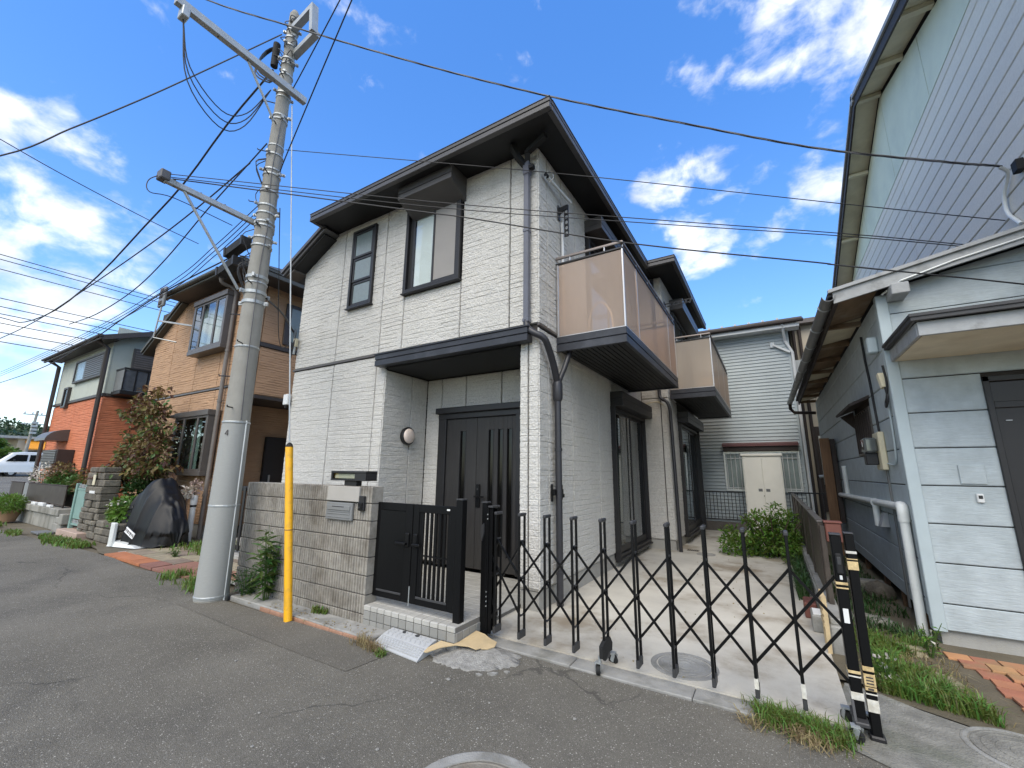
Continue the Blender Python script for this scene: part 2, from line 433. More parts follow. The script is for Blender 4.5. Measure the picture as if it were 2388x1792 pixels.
MT = {}
MT['asphalt'] = asphalt_mat('asphalt', (.162, .150, .124), .8)
MT['asphalt_patch'] = asphalt_mat('asphalt_patch', (.140, .129, .107), .6, cracks=False)
MT['earth'] = M('earth', (.13, .11, .075), .95, .25, 2, .6, 40)
MT['concrete'] = M('concrete', (.55, .52, .45), .85, .14, 1.3, .25, 90, stain=(.25, .20, .135), stain_amt=.9, stain_scale=.85)
MT['concrete_kerb'] = M('concrete_kerb', (.30, .295, .275), .88, .2, 5, .4, 120, stain=(.13, .125, .10), stain_amt=.6, stain_scale=3)
MT['concrete_right'] = M('concrete_right', (.24, .232, .205), .92, .35, 5, .7, 80, stain=(.10, .11, .075), stain_amt=.6, stain_scale=1.6)
MT['concrete_fnd'] = M('concrete_fnd', (.37, .36, .33), .85, .1, 3, .2, 80, stain=(.22, .20, .16), stain_amt=.5, stain_scale=2)
MT['mortar'] = M('mortar', (.33, .32, .295), .95, .3, 22, 1.0, 90, stain=(.2, .19, .17), stain_amt=.5, stain_scale=6)
MT['mortar_dark'] = M('mortar_dark', (.10, .09, .08), .9, .15, 8, .3, 60)
MT['board_tan'] = M('board_tan', (.55, .42, .24), .8, .15, 3, .15, 50, stain=(.36, .28, .16), stain_amt=.5, stain_scale=4)
MT['stone'] = M('stone_siding', (.578, .562, .522), .88, .13, 34, .9, 48, stain=(.46, .45, .42), stain_amt=.4, stain_scale=1.6, streak=.22)
MT['stone_core'] = M('siding_backing', (.055, .05, .045), .9, .05)
MT['black_trim'] = M('black_trim', (.014, .0135, .0145), .45, .12, 2, .03, 30)
MT['fascia'] = M('grey_black_fascia', (.072, .069, .068), .42, .1, 1.5, .03, 30, stain=(.09, .09, .09), stain_amt=.3)
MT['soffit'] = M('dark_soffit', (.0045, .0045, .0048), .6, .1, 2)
MT['blue_black'] = M('blue_black_trim', (.022, .024, .031), .45, .1, 2, .02, 30, stain=(.10, .105, .12), stain_amt=.35, stain_scale=2.5)
MT['pipe'] = M('dark_pipe', (.030, .030, .035), .4, .1, 3)
MT['pipe_grey'] = M('blue_grey_pipe', (.115, .12, .145), .42, .08, 3)
MT['roof'] = M('roof_dark', (.05, .05, .052), .7, .15, 3, .1)
MT['door'] = M('charcoal_wood_door', (.026, .0245, .0235), .55, .35, 9, .12, 30, stretch=(8, 8, .35))
MT['dark_glass'] = M('dark_glass', (.004, .004, .004), .16, .05, 2, spec=.35)
MT['glass'] = glass_mat('window_glass', (.8, .86, .86), .10)
MT['glass_dark'] = glass_mat('window_glass_dark', (.45, .5, .5), .08)
MT['frost'] = M('frosted_glass', (.19, .235, .235), .16, .08, 25, .1, 70, spec=.6)
MT['screen'] = M('insect_screen', (.27, .255, .235), .55, .06, 2)
MT['curtain'] = M('white_curtain', (.62, .62, .58), .8, .08, 6, stretch=(10, 10, .3))
MT['curtain_green'] = M('pale_green_curtain', (.34, .42, .36), .8, .1, 6, stretch=(10, 10, .3))
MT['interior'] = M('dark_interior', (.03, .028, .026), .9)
MT['acrylic'] = acrylic_mat('smoky_acrylic', (.78, .68, .60), .60)
MT['acrylic2'] = acrylic_mat('smoky_acrylic_pale', (.74, .68, .60), .54)
MT['alu'] = M('aluminium', (.55, .53, .5), .35, .06, 5, metal=.85)
MT['rail_bronze'] = M('bronze_rail', (.24, .205, .185), .4, .08, 4, metal=.4)
MT['galv'] = M('galvanised_steel', (.42, .44, .44), .5, .12, 9, .05, 40, metal=.55)
MT['black_metal'] = M('black_aluminium', (.004, .004, .0045), .36, .15, 3, .02, 40, spec=.3)
MT['black_gate'] = M('black_gate_metal', (.003, .003, .0034), .5, .15, 3, .02, 40, spec=.2)
MT['rubber'] = M('black_rubber', (.008, .008, .008), .75, .2, 8, .1)
MT['cap_grey'] = M('grey_plastic_cap', (.04, .04, .042), .5, .1, 5)
MT['tape'] = M('reflective_tape', (.62, .47, .24), .5, .25, 40, stain=(.28, .19, .08), stain_amt=.5, stain_scale=14)
MT['tape_white'] = M('white_tape', (.62, .60, .54), .5, .2, 30, stain=(.35, .3, .2), stain_amt=.4, stain_scale=16)
MT['ink'] = M('faded_ink', (.06, .05, .05), .6, .1)
MT['block'] = M('ribbed_block', (.31, .288, .25), .9, .22, 14, .55, 150, stain=(.12, .10, .075), stain_amt=.62, stain_scale=2.2, rand=.06)
MT['tile'] = M('beige_grey_tile', (.43, .42, .385), .42, .07, 6, .05, 60, rand=.07)
MT['tile_front'] = M('grey_riser_tile', (.27, .265, .245), .42, .07, 6, .05, 60, rand=.08)
MT['grout'] = M('grout', (.17, .16, .145), .9, .1)
MT['plate'] = M('grey_plastic', (.44, .45, .455), .5, .06, 6, .05, 60, stain=(.3, .3, .29), stain_amt=.35, stain_scale=6)
MT['iron'] = M('cast_iron', (.22, .20, .165), .75, .2, 12, .4, 90, stain=(.14, .10, .06), stain_amt=.5, stain_scale=5)
MT['pole'] = M('concrete_pole', (.29, .28, .25), .85, .1, 5, .12, 90, stain=(.19, .18, .15), stain_amt=.5, stain_scale=2.5, streak=.12)
MT['pole_sleeve'] = M('grey_pole_sheet', (.31, .315, .30), .65, .06, 8, .1, 45, stretch=(3, 3, 40))
MT['yellow'] = M('yellow_plastic', (.85, .43, .008), .38, .05, 3, stain=(.45, .25, .035), stain_amt=.55, stain_scale=9)
MT['white_plastic'] = M('white_plastic', (.68, .69, .68), .45, .05, 5)
MT['cream'] = M('cream_plastic', (.62, .56, .40), .5, .06, 5)
MT['wire'] = M('black_cable', (.018, .018, .02), .55, .2, 10)
MT['wire_grey'] = M('grey_cable', (.10, .10, .105), .55, .2, 10)
MT['lampglass'] = M('lamp_glass', (.78, .66, .58), .3, .04, 5)
MT['tan'] = M('tan_siding', (.43, .265, .155), .8, .07, 3, .25, 120, stain=(.36, .225, .135), stain_amt=.35, stain_scale=2, island=0)
MT['tan_dark'] = M('brown_trim', (.05, .042, .038), .5, .1, 3)
MT['tan_frame'] = M('grey_brown_frame', (.092, .082, .074), .4, .08, 3)
MT['tan_pipe'] = M('brown_grey_pipe', (.16, .14, .125), .5, .1, 3)
MT['tan_roof'] = M('dark_green_grey_roof', (.062, .062, .052), .55, .12, 3, .1)
MT['orange'] = M('orange_brick_siding', (.56, .18, .085), .8, .12, 6, .25, 110, stain=(.60, .22, .11), stain_amt=.45, stain_scale=2.4)
MT['mint'] = M('pale_green_stucco', (.45, .48, .42), .85, .05, 3, .25, 140)
MT['rightside'] = M('blue_grey_board', (.41, .465, .485), .62, .12, 7, .0, 60, rand=.045, stain=(.34, .38, .385), stain_amt=.45, stain_scale=1.5)
MT['rightupper'] = M('pale_grey_board', (.76, .72, .63), .8, .05, 30, .55, 75, rand=.03)
MT['frieze'] = M('pale_green_frieze', (.66, .70, .56), .75, .05, 2, .1, 60, stain=(.48, .53, .45), stain_amt=.35, stain_scale=1.1)
MT['trim_pale'] = M('pale_blue_trim', (.42, .49, .51), .5, .05, 4)
MT['soffit_cream'] = M('cream_soffit', (.72, .66, .50), .75, .1, 3, .1, 40, stain=(.45, .38, .26), stain_amt=.4)
MT['soffit_wood'] = M('worn_plywood_soffit', (.20, .135, .08), .8, .25, 4, .15, 40, stain=(.34, .3, .24), stain_amt=.6, stain_scale=2, stretch=(2, .6, 2))
MT['bargeboard'] = M('weathered_grey_board', (.36, .37, .37), .65, .15, 5, .1, 40, stain=(.16, .16, .15), stain_amt=.6, stain_scale=5)
MT['gutter'] = M('grey_gutter', (.16, .165, .165), .45, .1, 4)
MT['brown_dark'] = M('dark_brown_metal', (.04, .03, .026), .75, .15, 4)
MT['fence_brown'] = M('dark_brown_panel', (.045, .034, .026), .55, .2, 4, .05, 40, stain=(.10, .085, .07), stain_amt=.35, stain_scale=3)
MT['wood'] = M('weathered_brown_plank', (.17, .095, .05), .8, .3, 5, .3, 40, stretch=(8, 8, .5))
MT['red_box'] = M('rust_red_paint', (.15, .05, .035), .6, .2, 5)
MT['pvc'] = M('pale_pvc', (.72, .74, .72), .4, .05, 5, stain=(.55, .56, .54), stain_amt=.4, stain_scale=6)
MT['back'] = M('pale_aqua_siding', (.43, .48, .49), .6, .08, 2, .05, 30)
MT['back2'] = M('cream_wall', (.52, .46, .36), .8, .06, 2)
MT['back_roof'] = M('brown_roof', (.13, .115, .105), .7, .15, 3, .1, 20)
MT['maroon'] = M('maroon_awning', (.115, .04, .038), .5, .15, 4)
MT['shed'] = M('pale_grey_steel', (.80, .78, .70), .45, .04, 3)
MT['meter'] = M('clear_meter_case', (.09, .10, .10), .08, .1, 8, spec=.7)
MT['cover'] = M('black_nylon_cover', (.0022, .0022, .0026), .48, .2, 6, .06, 14, spec=.4)
MT['label_white'] = M('white_label', (.72, .72, .70), .5, .05)
MT['terracotta'] = M('terracotta_paver', (.45, .20, .105), .8, .16, 6, .25, 90, rand=.22, hue=.018, stain=(.30, .24, .12), stain_amt=.5, stain_scale=2.5)
MT['flag'] = M('flagstone', (.30, .25, .175), .85, .25, 5, .35, 80, rand=.3, hue=.03, stain=(.14, .14, .08), stain_amt=.5, stain_scale=3)
MT['flag_red'] = M('red_flagstone', (.24, .11, .085), .85, .2, 5, .35, 80, rand=.25, hue=.02)
MT['flag_orange'] = M('orange_flagstone', (.45, .17, .075), .85, .15, 5, .3, 80, rand=.15)
MT['rock'] = M('dark_rock', (.135, .12, .095), .9, .35, 9, .8, 50, rand=.35, stain=(.22, .20, .16), stain_amt=.4, stain_scale=6)
MT['wall_grey'] = M('weathered_retaining_wall', (.30, .29, .255), .9, .15, 3, .4, 90, stain=(.11, .105, .085), stain_amt=.7, stain_scale=2, streak=.25)
MT['green_metal'] = M('pale_green_metal', (.20, .32, .285), .5, .08, 4, .03)
MT['pink_step'] = M('pinkish_paving', (.42, .31, .25), .7, .1, 6, .1)
MT['pot'] = M('terracotta_pot', (.40, .24, .14), .8, .12, 6)
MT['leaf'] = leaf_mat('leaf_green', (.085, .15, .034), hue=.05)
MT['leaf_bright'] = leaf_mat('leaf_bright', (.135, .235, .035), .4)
MT['leaf_dark'] = leaf_mat('leaf_dark', (.040, .085, .022), .25)
MT['leaf_maple'] = leaf_mat('leaf_olive_red', (.16, .098, .042), .35, .5, .06)
MT['leaf_far'] = leaf_mat('leaf_far', (.040, .075, .030), .2, .4)
MT['leaf_far_bright'] = leaf_mat('leaf_far_bright', (.10, .17, .03), .3, .3)
MT['grass'] = leaf_mat('grass_blade', (.155, .225, .045), .4, .5, .06)
MT['grass_dry'] = leaf_mat('grass_dry', (.30, .235, .12), .3, .3, .02)
MT['petal'] = leaf_mat('white_petal', (.66, .62, .56), .3, .2, .03)
MT['petal_pink'] = leaf_mat('dusty_petal', (.52, .42, .36), .3, .3, .05)
MT['bark'] = M('bark', (.095, .07, .05), .9, .3, 12, .6, 40)
MT['van'] = M('white_van_paint', (.72, .73, .73), .25, .03, 2, coat=.5)
MT['canopy_orange'] = M('orange_awning', (.75, .30, .02), .6, .08, 2)
MT['hill'] = M('wooded_hill', (.035, .06, .025), .95, .5, .09, 0)
MT['tree_core'] = M('shadowed_twigs', (.03, .035, .018), .95, .3, 4)

# embossed wave relief for the wide boards (wood-grain emboss of the siding)
def emboss(m, sc=(3, 3, 16), strength=.35, dist=.012):
    t = m.node_tree; LK = t.links.new
    p = [n for n in t.nodes if n.type == 'BSDF_PRINCIPLED'][0]; geo = [n for n in t.nodes if n.type == 'NEW_GEOMETRY'][0]
    mp = t.nodes.new('ShaderNodeMapping'); mp.inputs['Scale'].default_value = sc; LK(geo.outputs['Position'], mp.inputs[0])
    no = t.nodes.new('ShaderNodeTexNoise'); no.inputs['Scale'].default_value = 3.2; no.inputs['Detail'].default_value = 3; no.inputs['Distortion'].default_value = .6; LK(mp.outputs[0], no.inputs[0])
    b = t.nodes.new('ShaderNodeBump'); b.inputs['Strength'].default_value = strength; b.inputs['Distance'].default_value = dist
    LK(no.outputs['Fac'], b.inputs['Height']); LK(b.outputs[0], p.inputs['Normal'])
emboss(MT['rightside'])

MT['glass_clear'] = glass_mat('window_glass_clear', (.92, .95, .95), .03)
MT['blind'] = M('pale_blind', (.80, .80, .77), .8, .04, 4)
MT['edging'] = M('pinkish_edging', (.36, .20, .13), .85, .2, 8, .3, 60)
# ------------------------------------------------------------------ ground, road, paving (structure)
def ramp_z(x):
    """the street climbs gently beyond the orange house"""
    return 0.0 if x > -22 else min(1.05, (-22-x)*0.0235)
def sheet(name, xs, lo, hi, z, mat, ny=1):
    """strip along the street: for each x a lower and an upper y"""
    mb = MB(); v = []; f = []
    for x in xs:
        for j in range(ny+1):
            v.append((x, lo(x)+(hi(x)-lo(x))*j/ny, z+ramp_z(x)))
    n = ny+1
    for i in range(len(xs)-1):
        for j in range(ny): f.append((i*n+j, (i+1)*n+j, (i+1)*n+j+1, i*n+j+1))
    return mesh_obj(name, v, f, mat, kind='structure', recalc=False)
def interp(tab):
    xs = [a for a, b in tab]; ys = [b for a, b in tab]
    return lambda x: float(np.interp(x, xs, ys))
GX = [-900, -300, -120, -80, -66.7] + [-60+2*i for i in range(20)] + [-20, -10, 0, 10, 40, 100, 400]
sheet('ground', GX, lambda x: -700, lambda x: 900, -0.03, MT['earth'])
road_edge = interp([(-80, 2.7), (-16, 2.70), (-11, 2.95), (-9.7, 2.98), (-8.4, 2.88), (-7, 3.06), (-6.3, 2.95), (-5.6, 2.80), (-4.4, 2.83), (-3.3, 2.86), (-2.4, 3.1), (-2.0, 3.39), (-1, 3.37), (0.15, 3.37), (.5, 3.30), (3, 3.3), (30, 3.3)])
RX = [-80, -66.7] + [-62+4*i for i in range(10)] + [-22, -19, -16, -13, -11, -9.7, -8.4, -7, -6.3, -5.6, -4.4, -3.3, -2.4, -2, -1, .15, .5, 3, 8, 20]
sheet('road', RX, lambda x: -12, road_edge, 0.0, MT['asphalt'])
# a paved yard beyond the orange house, where the van stands
sheet('car_park', [-75, -70, -66.7, -60, -50, -40, -30, -24.5], lambda x: 2.75, lambda x: 40, 0.004, MT['asphalt'])
def poly(name, pts, z, mat, thick=0.0, **k):
    mb = MB()
    if thick: mb.prism(pts, 'z', z-thick, z)
    else: mb.add([(x, y, z) for x, y in pts], [tuple(range(len(pts)))])
    return mb.build(name, mat, **k)
poly('road_patch', [(-5.85, 2.44), (-4.4, 2.40), (-2.92, 2.40), (-2.88, 2.74), (-3.1, 2.84), (-4.4, 2.815), (-5.6, 2.79), (-5.95, 2.6)], 0.004, MT['asphalt_patch'], kind='structure')
poly('driveway', [(-2.74, 3.58), (-1.3, 3.575), (0.27, 3.55), (0.27, 13.4), (-3.2, 13.4), (-3.2, 4.4), (-2.74, 4.4)], 0.020, MT['concrete'], .06, kind='structure')
poly('house_plot', [(-8.2, 3.2), (-3.5, 3.2), (-3.5, 4.4), (-3.2, 4.4), (-3.2, 13.4), (-10.3, 13.4), (-10.3, 3.2)], 0.006, MT['concrete_fnd'], kind='structure')
poly('side_passage', [(.27, 4.3), (1.2, 4.3), (1.2, 13.4), (.27, 13.4)], 0.004, MT['earth'], kind='structure')
poly('pavement_right', [(.12, 3.37), (.16, 3.56), (.30, 4.25), (.5, 4.17), (.67, 4.05), (.86, 3.96), (1.1, 3.90), (2.2, 3.84), (9, 3.7), (9, 2.9), (1.2, 3.0), (.5, 3.15)], 0.006, MT['concrete_right'], kind='structure')
poly('yard_right', [(.30, 4.2), (.5, 4.15), (1.1, 3.88), (9, 3.68), (9, 5.7), (1.15, 5.7), (1.15, 4.3)], 0.003, MT['earth'], kind='structure')
# kerb in front of the block wall, with its brick edging
kerb = MB().box(-5.62, -3.2, 2.87, 3.1, -.03, .035, .008).build('kerb', MT['concrete_kerb'], kind='structure')
for i in range(9):
    x0 = -4.95+i*.20
    MB().box(x0, x0+.195, 2.852, 2.868, -.02, .022+.006*random.random(), .004).build('brick', MT['edging'], kerb)
# gutter blocks in front of the driveway
apron = MB().box(-2.66, -1.52, 3.395, 3.57, -.03, .014, .006).build('gutter', MT['concrete_kerb'], kind='structure')
for x0, x1 in ((-1.515, -.62), (-.615, .12)):
    MB().box(x0, x1, 3.385, 3.565, -.03, .012, .006).build('gutter_block', MT['concrete_kerb'], apron)
# broken mortar ramp
pts = []
out = [(-2.64, 3.02), (-2.55, 2.95), (-2.46, 2.90), (-2.37, 2.90), (-2.30, 2.885), (-2.22, 2.90), (-2.12, 2.93), (-2.05, 2.965), (-1.98, 3.05), (-1.93, 3.12), (-1.87, 3.20), (-1.90, 3.26), (-1.93, 3.36), (-2.2, 3.40), (-2.62, 3.44), (-2.68, 3.25)]
for i, p in enumerate(out):
    q = out[(i+1) % len(out)]
    for k in range(4):
        t = k/4; j = .02 if i < 12 else 0
        pts.append((p[0]*(1-t)+q[0]*t+random.uniform(-j, j), p[1]*(1-t)+q[1]*t+random.uniform(-j, j)))
mr_mb = MB(); n = len(pts); cx_, cy_ = -2.30, 3.22
sm_ = [(sum(pts[(i+k) % n][0] for k in range(-7, 8))/15, sum(pts[(i+k) % n][1] for k in range(-7, 8))/15) for i in range(n)]
def mh(x, y, t): return .004+.05*min(1, t*2.2)*min(1, max(.25, (y-2.75)/.5))+.010*(float(vnoise(x*14, y*14, 6))-.5)*min(1, t*4)
rings = (0, .06, .16, .32, .52, .74)
vv_ = [(x, y, -.012) for x, y in pts]
for t in rings:
    bl = min(1, t*5); vv_ += [(lambda x, y: (x+(cx_-x)*t, y+(cy_-y)*t, mh(x+(cx_-x)*t, y+(cy_-y)*t, t)))(p[0]*(1-bl)+q[0]*bl, p[1]*(1-bl)+q[1]*bl) for p, q in zip(pts, sm_)]
vv_.append((cx_, cy_, mh(cx_, cy_, 1)))
ff_ = []
for k in range(len(rings)): ff_ += [(k*n+i, k*n+(i+1) % n, (k+1)*n+(i+1) % n, (k+1)*n+i) for i in range(n)]
K = len(rings)*n; ff_ += [(K+i, K+(i+1) % n, K+n) for i in range(n)]
mr_mb.add(vv_, ff_)
ramp_o = mr_mb.build('mortar_ramp', MT['mortar'], kind='structure', smooth=2)
for (x, y, s, q) in ((-2.04, 2.90, .020, .5), (-1.96, 2.965, .032, .85), (-1.885, 3.05, .018, .7)):
    MB().prism([(x+s*1.5*math.cos(q), y+s*1.5*math.sin(q)), (x+s*.7*math.cos(q+1.5), y+s*.7*math.sin(q+1.5)), (x+s*1.2*math.cos(q+2.7), y+s*1.2*math.sin(q+2.7)), (x+s*.8*math.cos(q+4.2), y+s*.8*math.sin(q+4.2)), (x+s*.9*math.cos(q+5.3), y+s*.9*math.sin(q+5.3))], 'z', -.004, .010).build('mortar_fragment', MT['mortar'], ramp_o)
# loose pale pebbles on the asphalt
for i, (x, y, s) in enumerate([(-2.18, 2.72, .017), (-2.25, 2.62, .010), (-1.75, 2.62, .009), (-3.8, 2.05, .012), (-4.1, 1.9, .010), (-2.9, 1.75, .010), (-5.9, 2.3, .014), (-2.0, 1.9, .011), (-1.2, 2.75, .012), (-.6, 2.6, .010), (-2.6, 1.55, .010), (-1.65, 2.35, .008)]):
    o = MB().lathe([(s*.8, 0), (s, s*.35), (s*.6, s*.7)], (x, y, .001), 7).build('pebble', MT['mortar'], label=None)
    tag(o, 'small pale stone chip lying loose on the asphalt', 'pebble', 'pale stone chips scattered on the road')

# ------------------------------------------------------------------ split-face siding panels
def siding_panel(parent, mat, F, u0, u1, z0, z1, row=.066, col=.035, depth=.0048, fr=(0, .13, .5, .88), holes=(), clip=None, seed=1, name='siding_panel', gap=.0075, stone=(.24, .55), wob=.10, crack=.75):
    """F maps (u, d, z) arrays to world; d is outward"""
    u0 += gap; u1 -= gap; z0 += gap*.5; z1 -= gap*.5
    us = [u0, u0+.006, u1-.006, u1]
    for h in holes:
        for e in h[:2]:
            if u0 < e < u1: us.append(e)
    us = sorted(us); U = []
    for a, b in zip(us[:-1], us[1:]):
        n = max(1, int(round((b-a)/col))); U += list(np.linspace(a, b, n, endpoint=False))
    U.append(us[-1]); U = np.array(U)
    Z = [z0]; 
    for k in range(int(math.floor(z0/row))-1, int(math.ceil(z1/row))+1):
        for f in fr:
            z = (k+f)*row
            if z0+.008 < z < z1-.008: Z.append(z)
    Z.append(z1); Z = np.array(Z)
    for h in holes:
        for e in h[2:]:
            if z0 < e < z1:
                i = int(np.argmin(np.abs(Z-e))); Z[i] = e
    fixed = set()
    for h in holes:
        for e in h[2:]:
            fixed |= set(np.where(np.abs(Z-e) < 1e-6)[0].tolist())
    uu, zz = np.meshgrid(U, Z, indexing='ij')
    k = np.floor(zz/row+1e-6); f = zz/row-k
    Ls = stone[0]+(stone[1]-stone[0])*hsh(k, 0*k, seed+5)
    s = np.floor((uu+hsh(k, 0*k+3, 9)*5)/Ls)
    hh = depth*(.25+.75*hsh(k, s, seed)) + (hsh(k, s, seed+1)-.5)*depth*.9*(f-.5) + (vnoise(uu*14, zz*26, seed)-.5)*depth*.8 + (vnoise(uu*40, zz*55, seed+2)-.5)*depth*.7
    cr = hsh(k, s, seed+3)
    line0 = f < .04
    hh = np.where(line0, np.where(cr > .42, -depth*crack, hh*.6), hh)
    w = (vnoise(uu*5, k+.5*(f > .5), seed+7)-.5)*row*wob + (vnoise(uu*17, k, seed+8)-.5)*row*wob*.5
    zi = np.arange(len(Z))[None, :].repeat(len(U), 0)
    nofix = np.ones_like(zz, bool); nofix[:, 0] = nofix[:, -1] = False
    for i in fixed: nofix[:, i] = False
    w2 = np.where(f < .5, w, w)
    zz2 = np.where(nofix, np.clip(zz+w2, z0+.004, z1-.004), zz)
    hh[0, :] = hh[-1, :] = -.02; hh[:, 0] = hh[:, -1] = -.02
    X, Y, ZZ = F(uu, hh, zz2)
    nu, nz = len(U), len(Z)
    V = np.stack([X, Y, ZZ], -1).reshape(-1, 3)
    i, j = np.meshgrid(np.arange(nu-1), np.arange(nz-1), indexing='ij')
    mask = np.ones(i.shape, bool)
    cu = (uu[:-1, :-1]+uu[1:, 1:])/2; cz = (zz[:-1, :-1]+zz[1:, 1:])/2
    for h in holes: mask &= ~((cu > h[0]) & (cu < h[1]) & (cz > h[2]) & (cz < h[3]))
    if clip is not None: mask &= clip(cu, cz)
    a = (i*nz+j)[mask]
    Q = np.stack([a, a+nz, a+nz+1, a+1], -1)
    me = bpy.data.meshes.new(name)
    me.from_pydata(V.tolist(), [], Q.tolist())
    me.materials.append(mat); me.update()
    o = bpy.data.objects.new(name, me); COL.objects.link(o); attach(o, parent)
    return o
def FRONT(y): return lambda u, d_, z: (u, y-d_, z)             # faces the street (-Y)
def RIGHT(x): return lambda u, d_, z: (x+d_, u, z)             # faces +X
def LEFT(x): return lambda u, d_, z: (x-d_, u, z)              # faces -X
# ------------------------------------------------------------------ the grey house
YF, XS, XL, YB = 4.35, -2.28, -7.36, 13.0
house = thing('grey_house', 'pale grey split-face two-storey house with black roof edges and balconies, in the middle', 'house', (-4.8, 4.35, 0))
S = MT['stone']
# core walls behind the panels
core = MB()
core.box(XL+.03, -4.96, YF+.03, YB, .1, 5.72)                       # left part, both floors
core.box(-4.96, XS-.03, YF+.03, YB, 3.06, 5.74)                     # upper floor over the porch
core.box(-4.96, XS-.03, 5.33, 6.98, .1, 3.06)                       # behind the porch, up to the sliding door
core.box(-2.51, XS-.03, YF+.03, 5.33, .1, 3.06)                     # pier
core.box(-4.96, -3.3, 6.98, YB, .1, 3.06)
core.box(-3.3, XS-.03, 9.12, YB, .1, 5.74)
core.box(XS-.03, -1.76, 9.13, 10.0, .1, 5.74)
core.box(XS-.03, -1.76, 12.5, 12.75, .1, 5.74)
core.box(XS-.03, -1.76, 10.0, 12.5, 2.75, 3.3)
core.box(XS-.03, -1.76, 10.0, 12.5, 5.2, 5.74)
core.build('wall', MT['stone_core'], house)
fnd = MB()
MB().box(XL+.02, -4.95, YF+.025, YF+.3, -.05, .22, .01).build('foundation', MT['concrete_fnd'], house)
MB().box(-2.535, XS-.025, YF+.025, 7.0, -.05, .22, .01).build('foundation', MT['concrete_fnd'], house)
MB().box(-3.2, XS-.025, 7.0, 9.12, -.05, .14, .01).build('foundation', MT['concrete_fnd'], house)
fnd.box(-2.4, -1.755, 9.125, 12.74, -.05, .20, .01)
fnd.build('foundation', MT['concrete_fnd'], house)
# front, upper floor
win2 = (-5.94, -5.38, 4.20, 5.62); win1 = (-4.62, -3.54, 4.18, 5.85)
ZB, ZT = 3.295, 5.80
sk = lambda u, z: z < 5.36+(u+7.36)*.62
for a, b, h, cl in ((XL, -6.20, (), sk), (-6.20, -5.12, (win2,), sk), (-5.12, -4.63, (), None), (-3.52, -2.71, (), None), (-2.71, XS, (), None)):
    siding_panel(house, S, FRONT(YF), a, b, ZB, ZT, holes=h, clip=cl)
siding_panel(house, S, FRONT(YF), -4.63, -3.52, ZB, 4.16)
# front, ground floor left of the porch
for a, b in ((XL, -6.20), (-6.20, -5.14), (-5.14, -4.93)): siding_panel(house, S, FRONT(YF), a, b, .2, 3.255)
# porch recess
for a, b in ((YF, 4.93), (4.93, 5.30)): siding_panel(house, S, RIGHT(-4.93), a, b, .12, 3.02)
siding_panel(house, S, FRONT(5.30), -4.93, -4.60, .12, 3.02)
for a, b in ((-4.60, -4.10), (-4.10, -3.42), (-3.42, -2.52)): siding_panel(house, S, FRONT(5.30), a, b, 2.49, 3.02)
siding_panel(house, S, FRONT(5.30), -3.05, -2.52, .12, 2.49)
siding_panel(house, S, LEFT(-2.54), YF, 5.30, .22, 3.02)
# pier and side wall
for a, b in ((-2.54, -2.425), (-2.425, XS)): siding_panel(house, S, FRONT(YF), a, b, .22, 3.20)
for a, b in ((YF, 4.60), (4.60, 5.33), (5.33, 6.37), (6.37, 7.0)): siding_panel(house, S, RIGHT(XS), a, b, .22, 3.25)
siding_panel(house, S, RIGHT(XS), 7.0, 9.1, 2.88, 3.25)
for a, b in ((YF, 4.60), (4.60, 5.05), (5.05, 5.55), (5.55, 6.0)): siding_panel(house, S, RIGHT(XS), a, b, ZB, ZT)
siding_panel(house, S, RIGHT(XS), 8.0, 9.1, ZB, ZT); siding_panel(house, S, RIGHT(XS), 6.0, 8.0, 5.45, ZT)
# return wall and rear bay
for z0, z1 in ((.2, 3.05), (3.05, 5.78)):
    for a, b in ((XS, -1.885), (-1.885, -1.73)): siding_panel(house, S, FRONT(9.1), a, b, z0, z1)
    siding_panel(house, S, RIGHT(-1.73), 9.1, 10.02, z0, z1); siding_panel(house, S, RIGHT(-1.73), 12.5, 12.75, z0, z1)
siding_panel(house, S, RIGHT(-1.73), 10.02, 12.5, 5.3, 5.78)
# left flank (towards the tan house) stays plain panels
for a, b in ((YF, 6.3), (6.3, 8.3), (8.3, 10.5), (10.5, 13)):
    siding_panel(house, S, LEFT(XL), a, b, .2, 5.35, col=.12, fr=(0, .12, .6))
# belt course
bx('belt_course', MT['tan_frame'], house, XL-.012, -4.99, YF-.022, YF+.01, 3.258, 3.290, .003)
bx('belt_course', MT['tan_frame'], house, XS-.01, XS+.022, YF-.022, 4.84, 3.258, 3.290, .003)

def fascia(parent, x0, x1, y0, y1, z, mat, h=.145):
    """two stepped bands with a shadow groove; pass the axis-aligned footprint of the band"""
    along_x = abs(x1-x0) > abs(y1-y0)
    mb = MB()
    mb.box(x0, x1, y0, y1, z, z+h*.47, .004)
    e = .03
    mb.box(x0+(0 if along_x else e), x1-(0 if along_x else e), y0+(e if along_x else 0), y1-(e if along_x else 0), z+h*.47, z+h*.58)
    mb.box(x0, x1, y0, y1, z+h*.58, z+h*.93, .004)
    mb.box(x0-.008, x1+.008, y0-.008, y1+.008, z+h*.93, z+h, .003)
    return mb.build('fascia', mat, parent)
